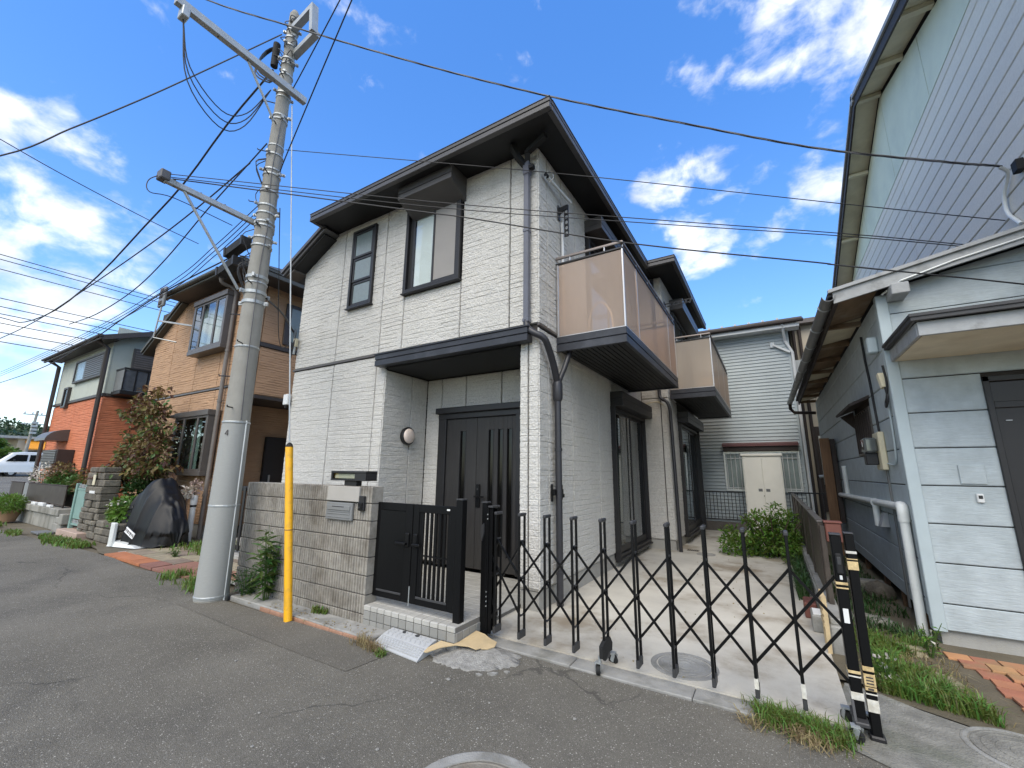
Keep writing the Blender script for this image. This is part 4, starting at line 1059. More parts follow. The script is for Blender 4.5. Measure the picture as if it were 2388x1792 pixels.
gl = leaf(-3.62, -3.075, False, -3.125)
gr = leaf(-3.065, -2.53, True, -3.02)
MB().box(-2.64, -2.605, 3.181, 3.185, 1.135, 1.15).build('sticker', MT['label_white'], gr)
MB().tube([(-3.07, 3.185, .42), (-3.07, 3.185, .25)], .005, 6).build('drop_bolt', MT['galv'], gl)
for z in (.42, 1.03): MB().box(-3.665, -3.615, 3.19, 3.215, z, z+.07, .003).build('hinge', BG, gl)

# ------------------------------------------------------------------ folding accordion gate
acc = thing('accordion_gate', 'black expanding lattice gate on castors across the driveway', 'folding gate', (-1.1, 3.5, 0))
BM = MT['black_metal']
NU, SP, X0 = 10, .2556, -2.27
xs = [X0+SP*i for i in range(NU)]
ya, yb = 3.452, 3.548
fb = MB(); wb = .0095
up = MB().box(-wb, wb, -wb, wb, 0, 1.0, .003).build('upright_bar', BM, acc); up.location = (xs[0], ya, .105)
capm = MB().box(-.014, .014, -.062, .062, 0, .028, .006).build('top_cap', MT['cap_grey'], acc); capm.location = (xs[0], 3.5, 1.10)
botm = MB().box(-.0125, .0125, -.058, .058, 0, .06, .004).build('bottom_cap', MT['cap_grey'], acc); botm.location = (xs[0], 3.5, .085)
piv = MB().tube([(0, -.056, 0), (0, .056, 0)], .008, 8).build('pivot', MT['cap_grey'], acc); piv.location = (xs[0], 3.5, .885)
for i, x in enumerate(xs):
    for y in (ya, yb):
        if not (i == 0 and y == ya): share(up, 'upright_bar', acc, (x, y, .105))
    if i:
        share(capm, 'top_cap', acc, (x, 3.5, 1.10)); share(botm, 'bottom_cap', acc, (x, 3.5, .085))
    for z in (.885, .575, .265):
        if not (i == 0 and z == .885): share(piv, 'pivot', acc, (x, 3.5, z))
XE0, XE1 = X0-SP*.62, xs[-1]+SP
allx = [XE0]+xs+[XE1]
Zt = (.885, .575, .265)
def lat(a, b, y): MB().bar(a and (a[0], y, a[1]), (b[0], y, b[1]), .010, .0175).build('lattice_bar', BM, acc)
n = len(allx)
for i in range(n):
    if i+2 < n:
        lat((allx[i], Zt[0]), (allx[i+2], Zt[2]), 3.474); lat((allx[i], Zt[2]), (allx[i+2], Zt[0]), 3.526)
lat((allx[0], Zt[1]), (allx[1], Zt[2]), 3.474); lat((allx[0], Zt[1]), (allx[1], Zt[0]), 3.526)
lat((allx[-2], Zt[0]), (allx[-1], Zt[1]), 3.474); lat((allx[-2], Zt[2]), (allx[-1], Zt[1]), 3.526)
for i, (z0_, z1_) in ((8, (.14, .20)), (9, (.15, .23))):
    MB().box(xs[i]-.0125, xs[i]+.0125, ya-.0125, ya+.0125, z0_, z1_).build('tape_band', MT['tape_white'], acc)
# stacked end at the left: fixed post, lock case and end frame
le = thing('gate_post', 'tall black post with lock case holding the left end of the lattice gate', 'post', (-2.40, 3.5, 0))
MB().box(-2.425, -2.365, 3.44, 3.50, -.02, 1.20, .005).build('post', BG, le)
MB().box(-2.43, -2.36, 3.435, 3.505, 1.201, 1.215, .003).build('post_cap', MT['cap_grey'], le)
e = MB(); e.box(-2.362, -2.345, 3.44, 3.56, .07, 1.16, .004); e.box(-2.344, -2.31, 3.452, 3.468, .07, 1.15, .003); e.box(-2.344, -2.31, 3.545, 3.56, .07, 1.15, .003); e.box(-2.344, -2.30, 3.455, 3.558, .20, .235); e.box(-2.344, -2.30, 3.455, 3.558, .55, .59)
e.build('end_frame', BG, le)
MB().box(-2.352, -2.30, 3.435, 3.575, 1.161, 1.18, .004).build('frame_cap', MT['cap_grey'], le)
MB().prism([(-2.405, .86), (-2.385, .93), (-2.385, 1.02), (-2.41, 1.0), (-2.42, .93)], 'y', 3.42, 3.438).build('lock_lever', MT['cap_grey'], le)
for z in (.30, .34, .38, .42, 1.06, 1.10): MB().lathe([(.006, -.004), (.006, .001)], (-2.353, 3.438, z), 8, 'y').build('screw', MT['galv'], le)
# castors under the fifth upright
def castor(parent, x, y, ang=0.5, fork=True):
    c, s = math.cos(ang), math.sin(ang)
    wv = []; R_ = .037
    m1 = MB()
    ax = Vector((c, s, 0))
    m1.tube([Vector((x, y, R_))-ax*.014, Vector((x, y, R_))+ax*.014], R_, 18); w = m1.build('castor_wheel', MT['rubber'], parent, True)
    MB().tube([Vector((x, y, R_))-ax*.017, Vector((x, y, R_))+ax*.017], .012, 10).build('hub', MT['galv'], w)
    k = MB()
    for s_ in (-1, 1):
        q = ax*(.019*s_); k.bar(Vector((x, y, R_-.005))+q, Vector((x+.018*s, y-.018*c, .085))+q, .004, .03, (-s, c, 0))
    k.box(x-.022, x+.022, y-.022, y+.022, .083, .093); k.build('castor_fork', MT['galv'], parent)
hx = xs[4]
MB().prism([(ya-.075, .12), (ya-.075, .205), (ya+.02, .235), (yb+.01, .225), (yb+.06, .17), (yb+.05, .115), (yb-.03, .125), (ya, .095)], 'x', hx-.014, hx+.014).build('castor_bracket', MT['rubber'], acc)
MB().tube([(hx-.02, ya-.055, .085), (hx-.02, ya-.055, .13)], .012, 10).build('castor_stem', MT['galv'], acc)
castor(acc, hx-.03, ya-.06, .25); castor(acc, hx+.01, yb+.075, 1.2)
# right end: leading post and fixed post with bands of tape
re = thing('gate_post', 'wide black leading post of the lattice gate with peeling tape, at its right end', 'post', (.30, 3.5, 0))
MB().box(.268, .325, 3.455, 3.535, .11, 1.125, .005).build('post', BG, re)
MB().box(.266, .327, 3.453, 3.537, 1.126, 1.135, .003).build('post_cap', MT['cap_grey'], re)
def band(parent, mat, x0, x1, y0, y1, z0, z1): return MB().box(x0, x1, y0-.0025, y1, z0, z1, .001).build('tape_band', mat, parent)
band(re, MT['tape'], .266, .327, 3.454, 3.537, .835, .850); band(re, MT['tape'], .266, .327, 3.454, 3.537, .812, .820)
band(re, MT['tape'], .266, .327, 3.454, 3.537, .345, .360); band(re, MT['tape_white'], .266, .327, 3.454, 3.537, .205, .245); band(re, MT['tape_white'], .266, .327, 3.454, 3.537, .325, .332)
MB().box(.283, .310, 3.448, 3.455, .62, .70).build('paper_label', MT['label_white'], re)
MB().box(.280, .312, 3.435, 3.455, .90, 1.02, .006).build('lock_case', MT['rubber'], re)
MB().box(.286, .306, 3.432, 3.436, .955, 1.0, .002).build('lock_face', MT['cap_grey'], re)
MB().box(.29, .304, 3.446, 3.455, .865, .89, .002).build('paper_label', MT['label_white'], re)
ft = MB(); ft.box(.262, .332, 3.40, 3.62, .085, .11, .006); ft.bar((.27, 3.42, .10), (.27, 3.46, .20), .012, .02); ft.build('castor_bracket', MT['cap_grey'], re)
castor(re, .262, 3.40, 1.0); castor(re, .24, 3.62, .4); castor(re, .33, 3.60, .2)
fp = thing('gate_post', 'slim black ground post with tape bands beside the leading post of the lattice gate', 'post', (.37, 3.5, 0))
MB().box(.342, .392, 3.475, 3.535, .0, 1.135, .005).build('post', BG, fp)
MB().box(.341, .393, 3.474, 3.536, 1.136, 1.145, .003).build('post_cap', MT['cap_grey'], fp)
for z0_, z1_, m in ((1.02, 1.035, MT['tape_white']), (.985, .991, MT['tape']), (.925, .975, MT['tape']), (.365, .39, MT['tape']), (.285, .35, MT['tape']), (.262, .28, MT['tape']), (.24, .247, MT['tape_white']), (.15, .215, MT['tape_white'])):
    band(fp, m, .340, .394, 3.475, 3.536, z0_, z1_)
for k in range(3): MB().box(.350, .384, 3.470, 3.4725, .297+.016*k, .304+.016*k).build('printed_line', MT['ink'], fp)
MB().box(.354, .380, 3.470, 3.4725, .266, .276).build('printed_line', MT['ink'], fp)
MB().box(.330, .404, 3.462, 3.55, -.005, .03, .008).build('ground_socket', MT['black_trim'], fp)

# ------------------------------------------------------------------ small things on the ground
kp = thing('kerb_ramp', 'pale grey plastic kerb ramp plate in front of the tiled step', 'ramp', (-2.9, 3.08, 0))
A_, B_, C_, D_ = Vector((-3.13, 3.072, .085)), Vector((-2.60, 3.06, .085)), Vector((-2.57, 2.80, .012)), Vector((-3.14, 2.85, .012))
def rp(u, v, h=0):
    a = A_.lerp(B_, u); b = D_.lerp(C_, u); p = a.lerp(b, v); return Vector((p.x, p.y, p.z+h+.018*math.sin(v*math.pi)))
mb = MB(); nv = 10
vv = [rp(u, j/nv) for j in range(nv+1) for u in (0, 1)]+[Vector((*rp(u, j/nv).xy, .004)) for j in range(nv+1) for u in (0, 1)]
ff = [(2*j, 2*j+1, 2*j+3, 2*j+2) for j in range(nv)]; o_ = 2*(nv+1)
ff += [(2*j, 2*j+2, o_+2*j+2, o_+2*j) for j in range(nv)] + [(2*j+1, 2*j+3, o_+2*j+3, o_+2*j+1) for j in range(nv)] + [(0, 1, o_+1, o_), (2*nv, 2*nv+1, o_+2*nv+1, o_+2*nv)]
mb.add(vv, ff); mb.build('plate', MT['plate'], kp)
for k in range(9):
    for r in range(3):
        u, v = .06+k*.105, .12+r*.15; s_ = .045 if (r % 2) else -.045
        MB().bar(rp(u-.02, v-.05+s_*.5, .003), rp(u+.03, v+.05-s_*.5, .003), .012, .006).build('tread_rib', MT['plate'], kp)
for k in range(5):
    v = .60+k*.075; MB().bar(rp(.03, v, .002), rp(.97, v, .002), .012, .006).build('tread_rib', MT['plate'], kp)
for u in (.33, .62): MB().lathe([(.022, .001), (.022, .006), (.012, .006)], rp(u, .1), 12).build('bolt_hole', MT['cap_grey'], kp)
bt_old = [(-2.66, 3.40), (-2.60, 3.43), (-2.46, 3.41), (-2.33, 3.40), (-2.20, 3.37), (-2.175, 3.29), (-2.20, 3.23), (-2.235, 3.20), (-2.24, 3.215), (-2.26, 3.17), (-2.34, 3.17), (-2.44, 3.13), (-2.52, 3.06), (-2.58, 2.99), (-2.615, 2.975), (-2.63, 3.1)]
bt = [(-2.405, 3.37), (-2.32, 3.385), (-2.25, 3.36), (-2.17, 3.35), (-2.14, 3.27), (-2.16, 3.20), (-2.205, 3.165), (-2.21, 3.18), (-2.23, 3.13), (-2.31, 3.125), (-2.40, 3.075), (-2.48, 2.985), (-2.535, 2.875), (-2.565, 2.87), (-2.575, 2.93), (-2.545, 3.055), (-2.42, 3.072), (-2.405, 3.12)]
mb = MB(); n = len(bt)
hz = lambda x, y: .022+.10*max(0, min(1, (y-2.85)/.4))*max(0, min(1, (-2.1-x)/.35))*.6+.028+.006*math.sin(x*9)
mb.add([(x, y, hz(x, y)) for x, y in bt]+[(x, y, hz(x, y)+.007) for x, y in bt], [tuple(range(n))[::-1], tuple(range(n, 2*n))]+[(i, (i+1) % n, n+(i+1) % n, n+i) for i in range(n)])
mb.build('tan_sheet', MT['board_tan'], label='torn tan sheet lying on the broken mortar at the gate post', cat='sheet')
def manhole(x, y, R, z, label, rim=.07, mat=None, pattern=True, name='manhole_cover'):
    t = thing(name, label, 'manhole', (x, y, z))
    MB().lathe([(R+rim, -.01), (R+rim, .003), (R+rim-.01, .006), (R+.012, .006), (R+.010, -.004)], (x, y, z), 48).build('rim', MT['concrete_kerb'], t)
    MB().lathe([(R, -.008), (R, .004), (R-.012, .007), (R-.016, .004), (.002, .004)], (x, y, z), 48).build('lid', mat or MT['iron'], t)
    if pattern:
        for r in (R*.3, R*.55, R*.8):
            MB().tube([(x+r*math.cos(a*math.pi/16), y+r*math.sin(a*math.pi/16), z+.004) for a in range(33)], .0035, 5).build('cast_ring', mat or MT['iron'], t)
    return t
manhole(-.745, 3.86, .195, .020, 'round concrete manhole cover in the driveway behind the lattice gate', .055, MT['concrete_kerb'])
manhole(1.05, 3.76, .225, .006, 'round grey-brown manhole cover on the pavement at the right edge', .04, MT['concrete_right'])
manhole(-1.33, 1.885, .27, .0, 'rusty round manhole cover at the bottom edge of the road', .085)
manhole(-1.22, 9.02, .15, .02, 'small pale round cover on the driveway below the rear bay', .01, MT['concrete_fnd'], False)
dg = thing('drain_grate', 'small dark rectangular drain grate on the driveway by the rear downpipe', 'drain', (-1.49, 9.33, .02))
MB().box(-1.60, -1.38, 9.25, 9.40, .005, .024, .002).build('frame', MT['iron'], dg)
for k in range(6): MB().box(-1.585+k*.034, -1.57+k*.034, 9.265, 9.385, .0245, .028).build('bar', MT['rubber'], dg)
# ------------------------------------------------------------------ right-hand house (blue-grey boards)
rh = thing('blue_grey_house', 'blue-grey board-clad house on the right with a tall gable behind its low annex', 'house', (2.6, 5.65, 0))
XW, YW2 = 1.14, 5.63
RB = MT['rightside']
XG, KS = 2.40, 2.40/1.90                      # plane of the tall gable wall
def gy(y): return y*KS
def gz2(z): return 1.5+(z-1.5)*KS
cz = MB(); cz.box(XW+.02, 6, YW2+.02, 13.4, .24, 3.34); cz.box(XG+.02, 7, 4.35, gy(11.2), 3.34, gz2(5.6))
cz.add([(XG+.02, gy(3.42), gz2(5.6)), (XG+.02, gy(11.2), gz2(5.6)), (XG+.02, gy(7.31), gz2(6.96)), (7, gy(3.42), gz2(5.6)), (7, gy(11.2), gz2(5.6)), (7, gy(7.31), gz2(6.96))], [(0, 1, 2), (3, 5, 4), (0, 2, 5, 3), (1, 4, 5, 2), (0, 3, 4, 1)])
cz.build('wall', MT['brown_dark'], rh)
MB().box(XW+.03, 6, YW2+.03, YW2+.25, -.02, .24).build('foundation', MT['concrete_fnd'], rh)
def board(u0, u1, z0, z1, F, mat, gap=.009, t=.016, name='siding_board'):
    """one board with a small lap and eased edges; F maps (u, d, z)"""
    prof = [(0, z0+gap*.5), (t*.55, z0+gap*.5), (t, z0+gap*.5+.008), (t, z1-gap*.5-.006), (t*.5, z1-gap*.5), (0, z1-gap*.5)]
    v = [F(u, d_, z) for u in (u0, u1) for d_, z in prof]; n = len(prof)
    f = [tuple(range(n)), tuple(range(2*n-1, n-1, -1))]+[(i, n+i, n+(i+1) % n, (i+1) % n) for i in range(n)]
    return mesh_obj(name, v, f, mat, rh)
lines = [.13, .36, .71, 1.06, 1.41, 1.765, 2.11, 2.46, 2.81, 3.16, 3.5]
def rz(x): return 3.46+(x-.76)*.205              # top of the lean-to roof
DX0, DX1, DZ1 = 1.765, 2.72, 2.42
for a, b in zip(lines[:-2], lines[1:-1]):
    if a < DZ1-.05:
        board(XW+.07, DX0, a, b, FRONT(YW2), RB); board(DX1, 4, a, b, FRONT(YW2), RB)
    else: board(XW+.07, 4, a, b, FRONT(YW2), RB)
for a, b in ((3.16, 3.5), (3.5, 3.85)):               # boards cut to the slope under the rake
    xa = XW+.07 if a < 3.3 else .76+(a+.14-3.46)/.205
    pts = [(xa, a+.003), (3.2, a+.003)]
    for x in np.linspace(3.2, xa, 12): pts.append((float(x), min(b-.003, rz(float(x))-.125)))
    MB().prism(pts, 'y', YW2-.016, YW2).build('siding_board', RB, rh)
for a, b in zip(lines[:-1], lines[1:]):
    if a < .2: a = .20
    if b > 3.4: b = 3.36
    if 1.75 < (a+b)/2 < 2.35:
        board(5.70, 6.83, a, b, LEFT(XW), RB); board(8.05, 13.4, a, b, LEFT(XW), RB)
    else: board(5.70, 13.4, a, b, LEFT(XW), RB)
bx('corner_trim', MT['trim_pale'], rh, XW-.03, XW+.068, YW2-.03, YW2+.066, .12, 3.375, .006)
# posts under the raised side wall
for y in (6.05, 6.35, 6.95, 7.9, 9.3): MB().box(XW+.02, XW+.08, y, y+.07, 0, .21, .004).build('floor_post', MT['wood'], rh)
# annex roof (lean-to) with rake board and gutter
ro = MB(); ro.prism([(.70, rz(.70)-.05), (XG, rz(XG)-.05), (XG, rz(XG)), (.70, rz(.70))], 'y', 5.47, 13.35); roo = ro.build('annex_roof', MT['roof'], rh)
MB().prism([(.74, rz(.74)-.145), (XG, rz(XG)-.145), (XG, rz(XG)-.022), (.74, rz(.74)-.022)], 'y', 5.44, 5.469).build('bargeboard', MT['bargeboard'], roo)
MB().prism([(.70, rz(.70)-.018), (XG, rz(XG)-.018), (XG, rz(XG)+.018), (.70, rz(.70)+.018)], 'y', 5.41, 5.465).build('verge_flashing', MT['bargeboard'], roo)
MB().prism([(.80, rz(.80)-.10), (XG, rz(XG)-.10), (XG, rz(XG)-.08), (.80, rz(.80)-.08)], 'y', 5.47, 5.61).build('soffit', MT['soffit_wood'], roo)
for k in range(8):
    y0_ = 5.62+k*.96; MB().prism([(.76, rz(.76)-.09), (1.15, rz(1.15)-.09), (1.15, rz(1.15)-.07), (.76, rz(.76)-.07)], 'y', y0_, y0_+.95).build('soffit_panel', MT['soffit_wood'] if k % 3 != 1 else MT['soffit_cream'], roo)
    MB().box(.76, 1.13, y0_+.93, y0_+.985, rz(.95)-.16, rz(.95)-.10, .003).build('rafter_end', MT['soffit_wood'], roo)
MB().box(.745, .775, 5.47, 13.3, rz(.76)-.16, rz(.76)-.055).build('eave_board', MT['brown_dark'], roo)
MB().box(1.20, 1.34, 5.36, 5.61, 3.285, 3.40, .008).build('beam_end', MT['bargeboard'], roo)
g = MB(); vv = []
for y, gx, gz in ((5.42, .70, 3.40), (13.3, .56, 3.37)):
    for r_ in (1, .9):
        for i in range(11):
            th = math.pi*i/10; vv.append((gx-.062*r_*math.cos(th), y, gz-.062*r_*math.sin(th)))
ff = []
for r_ in range(2):
    for i in range(10): ff.append((r_*11+i, r_*11+i+1, 22+r_*11+i+1, 22+r_*11+i))
for e_ in (0, 22):
    for i in range(10): ff.append((e_+i, e_+i+1, e_+11+i+1, e_+11+i))
ff += [(0, 11, 33, 22), (10, 21, 43, 32)]
g.add(vv, ff); go = g.build('gutter', MT['gutter'], rh, True)
for k in range(9):
    y = 5.75+k*.85; gx, gz = .70-.14*(y-5.42)/7.88, 3.40-.03*(y-5.42)/7.88
    MB().tube([(gx-.066*math.cos(math.pi*i/8), y, gz-.066*math.sin(math.pi*i/8)) for i in range(9)], .008, 6).build('gutter_strap', MT['galv'], go)
MB().tube([(.56, 13.25, 3.32), (.56, 13.27, 3.2), (.64, 13.3, 3.1), (1.1, 13.42, 3.08)], .04, 10).build('gutter_outlet', MT['brown_dark'], rh, True)
# upper gable wall: narrow boards
GZ = gz2(5.62); z = 3.30
while z < GZ-.01:
    z2 = min(z+.217, GZ); board(4.33, 8.925, z, z2, LEFT(XG+.01), MT['rightupper'], .013, .016, 'gable_board'); board(8.935, gy(11.2), z, z2, LEFT(XG+.01), MT['rightupper'], .013, .016, 'gable_board'); z = z2
z = 3.36
while z < GZ-.01:
    z2 = min(z+.217, GZ); board(XG+.0, 7.0, z, z2, FRONT(4.35), MT['rightupper'], .013, .016, 'gable_board'); z = z2
bx('corner_trim', MT['trim_pale'], rh, XG-.02, XG+.05, 4.31, 4.38, 3.30, GZ, .005)
bx('overhang_soffit', MT['soffit_cream'], rh, XG+.0, 7.0, 4.34, YW2-.02, 3.30, 3.338, 0)
SL = .345; YP, ZP = gy(7.31), gz2(7.02)
def soff(y): return ZP-abs(y-YP)*SL-.03
for a, b in ((gy(3.45), gy(5.75)), (gy(5.755), gy(7.31)), (gy(7.315), gy(9.3)), (gy(9.305), gy(11.15))):
    MB().prism([(a+.004, GZ+.006), (b-.004, GZ+.006), (b-.004, max(GZ+.01, soff(b))), (a+.004, max(GZ+.01, soff(a)))], 'x', XG-.003, XG+.035).build('frieze_panel', MT['frieze'], rh)
MB().box(XG-.012, XG+.03, gy(3.42), gy(11.2), GZ-.004, GZ+.005).build('frieze_bead', MT['frieze'], rh)
XV = 1.60*KS
gr_ = MB(); ZR = gz2(7.12)
for ye in (gy(3.0), gy(11.62)):
    zE = ZR-abs(ye-YP)*SL
    gr_.prism([(YP, ZR), (ye, zE), (ye, zE+.06), (YP, ZR+.06)], 'x', XV, 7.2)
gro = gr_.build('gable_roof', MT['roof'], rh)
for ye in (gy(3.0), gy(11.62)):
    zE = ZR-abs(ye-YP)*SL
    MB().prism([(YP, ZR-.15), (ye, zE-.15), (ye, zE-.003), (YP, ZR-.003)], 'x', XV+.006, XV+.035).build('barge_board', MT['brown_dark'], gro)
    MB().prism([(YP, ZR+.01), (ye, zE+.01), (ye, zE+.075), (YP, ZR+.075)], 'x', XV-.03, XV).build('verge_trim', MT['bargeboard'], gro)
    MB().prism([(YP, ZR-.065), (ye, zE-.065), (ye, zE-.04), (YP, ZR-.04)], 'x', XV+.037, XG).build('soffit', MT['soffit_cream'], gro)
for y in (4.1, 5.2, 6.2, 7.2, 8.55, 10.0, 11.45):
    y = gy(y); z = ZR-.065-abs(y-YP)*SL; MB().box(XV+.037, XG-.01, y-.045, y+.045, z-.10, z-.03, .004).build('rafter_end', MT['soffit_cream'], gro)
MB().box(XV-.03, XV+.035, YP-.06, YP+.06, ZR-.08, ZR+.11, .01).build('ridge_cap', MT['bargeboard'], gro)
MB().tube([(XG-.04, gy(11.24), gz2(5.5)), (XG-.04, gy(11.24), 3.8)], .035, 8).build('downpipe', MT['white_plastic'], rh)
# porch canopy over the door
pc = MB(); pc.box(1.18, 4, 4.66, 5.62, 2.645, 2.70, .0); pco = pc.build('porch_roof', MT['soffit_cream'], rh)
MB().box(1.155, 4, 4.63, 4.658, 2.645, 2.765, .004).build('porch_fascia', MT['bargeboard'], pco)
MB().box(1.15, 1.178, 4.66, 5.60, 2.645, 2.765, .004).build('porch_fascia', MT['bargeboard'], pco)
tf = MB(); tf.box(1.10, 4, 4.57, 5.62, 2.80, 2.83, .004); tf.box(1.11, 4, 4.58, 4.62, 2.77, 2.80); tf.box(1.11, 1.15, 4.62, 5.6, 2.77, 2.80); tf.build('porch_roofing', MT['roof'], pco)
MB().tube([(1.16, 5.55, 2.76), (1.14, 4.62, 2.775), (1.5, 4.61, 2.785), (2.2, 4.61, 2.79), (3.5, 4.61, 2.80)], .010, 6).build('cable', MT['wire_grey'], pco)
MB().tube([(1.16, 5.55, 3.36), (1.3, 5.43, 3.44), (1.7, 5.43, 3.555), (2.38, 5.43, 3.70)], .010, 6).build('cable', MT['pvc'], roo)
# front door
do = MB(); do.box(DX0, DX0+.045, YW2-.04, YW2+.05, .24, DZ1, .004); do.box(DX1-.045, DX1, YW2-.04, YW2+.05, .24, DZ1, .004); do.box(DX0, DX1, YW2-.04, YW2+.05, DZ1-.05, DZ1+.001, .004); do.box(DX0+.045, DX1-.045, YW2-.03, YW2+.03, 2.12, 2.18, .004)
doo = do.build('front_door', MT['black_trim'], rh)
MB().box(DX0+.046, DX1-.046, YW2+.0, YW2+.01, 2.181, DZ1-.051).build('transom_pane', MT['dark_glass'], doo)
MB().box(DX0+.046, DX1-.046, YW2-.01, YW2+.02, .25, 2.119).build('door_leaf', MT['black_trim'], doo)
MB().box(DX0+.05, DX1-.05, YW2-.05, YW2, .2, .245).build('threshold', MT['alu'], doo)
MB().box(DX0+.10, DX0+.14, YW2-.022, YW2-.012, 2.00, 2.008).build('door_mark', MT['galv'], doo)
MB().box(DX0+.25, DX0+.5, YW2-.018, YW2-.010, 1.2, 1.9, .004).build('door_panel', MT['soffit'], doo)
bx('name_plate', RB, None, 1.485, 1.66, YW2-.030, YW2-.017, 1.43, 1.605, .004, label='plain blue-grey name plate on the front wall of the right house', cat='name plate')
db = thing('doorbell', 'small white doorbell with dark button on the right house wall', 'doorbell', (1.60, YW2-.03, 1.26))
MB().box(1.567, 1.615, YW2-.042, YW2-.017, 1.265, 1.345, .006).build('case', MT['white_plastic'], db)
MB().box(1.577, 1.605, YW2-.047, YW2-.041, 1.30, 1.33, .003).build('button', MT['black_trim'], db)
# barred window with hood in the side wall
wn = MB(); wn.box(XW-.03, XW+.04, 6.84, 6.89, 1.77, 2.36, .004); wn.box(XW-.03, XW+.04, 7.99, 8.04, 1.77, 2.36, .004); wn.box(XW-.03, XW+.04, 6.89, 7.99, 1.77, 1.81, .004); wn.box(XW-.03, XW+.04, 6.89, 7.99, 2.32, 2.36, .004)
wno = wn.build('side_window', MT['tan_frame'], rh)
MB().box(XW+.025, XW+.03, 6.89, 7.99, 1.81, 2.32).build('pane', MT['dark_glass'], wno)
for i in range(8): MB().box(XW-.045, XW-.025, 6.92+i*.143, 6.94+i*.143, 1.80, 2.34, .002).build('window_bar', MT['brown_dark'], wno)
h_ = MB(); h_.prism([(XW-.22, 2.36), (XW, 2.46), (XW, 2.50), (XW-.23, 2.39)], 'y', 6.78, 8.12); h_.prism([(XW-.18, 2.36), (XW, 2.15), (XW, 2.44)], 'y', 8.06, 8.09)
h_.build('window_hood', MT['brown_dark'], wno)
# electricity meter on its board
em = thing('electricity_meter', 'clear-cased electricity meter on a cream board, on the side wall of the right house', 'meter', (XW-.05, 6.6, 1.55))
MB().box(XW-.075, XW-.018, 6.30, 6.62, 1.56, 1.99, .01).build('board', MT['cream'], em)
MB().box(XW-.20, XW-.077, 6.37, 6.60, 1.76, 1.93, .02).build('case', MT['meter'], em)
MB().box(XW-.19, XW-.077, 6.44, 6.57, 1.62, 1.758, .008).build('terminal_cover', MT['black_trim'], em)
MB().box(XW-.203, XW-.2005, 6.47, 6.485, 1.83, 1.89).build('display', MT['label_white'], em)
cb = thing('cable_box', 'cream cable gland hanging under the porch corner of the right house', 'junction box', (1.06, 5.62, 2.3))
MB().bar((XW-.06, 5.78, 2.56), (XW-.05, 5.72, 2.40), .06, .05).build('case', MT['cream'], cb)
MB().tube(spline([(XW-.05, 5.72, 2.41), (XW-.05, 5.68, 2.28), (XW-.06, 5.75, 2.20), (XW-.05, 5.80, 2.25), (XW-.05, 5.70, 2.31), (XW-.045, 5.64, 2.45), (XW-.06, 5.62, 2.62)], 24), .011, 7).build('cable', MT['wire'], cb, True)
vb = thing('vent_box', 'small pale vent cap high on the side wall of the right house', 'vent', (XW-.06, 5.95, 2.85))
MB().box(XW-.11, XW-.018, 5.86, 5.98, 2.82, 3.0, .012).build('cap', MT['trim_pale'], vb)
# cables and pipes on the side wall
MB().tube(spline([(XW-.03, 6.6, 3.2), (XW-.03, 6.58, 2.9), (XW-.03, 6.52, 2.6), (XW-.028, 6.50, 2.3), (XW-.028, 6.47, 2.0)], 20), .013, 7).build('wall_cable', MT['wire'], rh, True)
MB().tube(spline([(XW-.03, 5.80, 2.30), (XW-.03, 5.84, 1.8), (XW-.03, 5.95, 1.62), (XW-.03, 6.28, 1.63)], 16), .009, 7).build('conduit', MT['trim_pale'], rh, True)
MB().box(XW-.035, XW-.017, 6.38, 6.42, .12, 1.555, .003).build('conduit', MT['gutter'], rh)
pp = thing('drain_pipe', 'pale plastic pipe running along the side wall and down the corner of the right house', 'pipe', (XW-.06, 5.85, 0))
MB().tube([(XW-.065, 11.0, 1.12), (XW-.065, 5.84, 1.19)], .040, 14).build('run', MT['pvc'], pp, True)
MB().tube([(XW-.065, 5.80, 1.16), (XW-.065, 5.80, -.02)], .040, 14).build('drop', MT['pvc'], pp, True)
MB().tube(spline([(XW-.065, 5.93, 1.188), (XW-.065, 5.80, 1.19), (XW-.065, 5.80, 1.05)], 8), .048, 14).build('elbow', MT['pvc'], pp, True)
MB().tube([(XW-.065, 7.15, 1.17), (XW-.065, 7.15, .88)], .036, 12).build('branch', MT['pvc'], pp, True)
MB().tube([(XW-.05, 9.6, 1.14), (XW-.05, 9.6, 1.66)], .036, 12).build('riser', MT['pvc'], pp, True)
MB().lathe([(.052, -.03), (.052, .03)], (XW-.065, 7.15, 1.165), 14, 'y').build('coupling', MT['pvc'], pp, True)
vh = MB(); vh.prism([(XW-.10, .90), (XW-.018, .90), (XW-.018, 1.07), (XW-.05, 1.06)], 'y', 6.78, 6.95); vh.build('vent_hood', MT['bargeboard'], label='small beige hood on the side wall under the pale pipe', cat='vent hood')
# plank post behind the fence
wp = thing('plank_post', 'tall weathered brown plank post against the side wall of the right house', 'plank', (.95, 10.6, 0))
MB().box(.86, 1.02, 10.5, 10.58, 0, 2.22, .006).build('plank', MT['wood'], wp); MB().box(1.025, 1.10, 10.45, 10.7, .6, 2.2, .006).build('backing', MT['brown_dark'], wp)

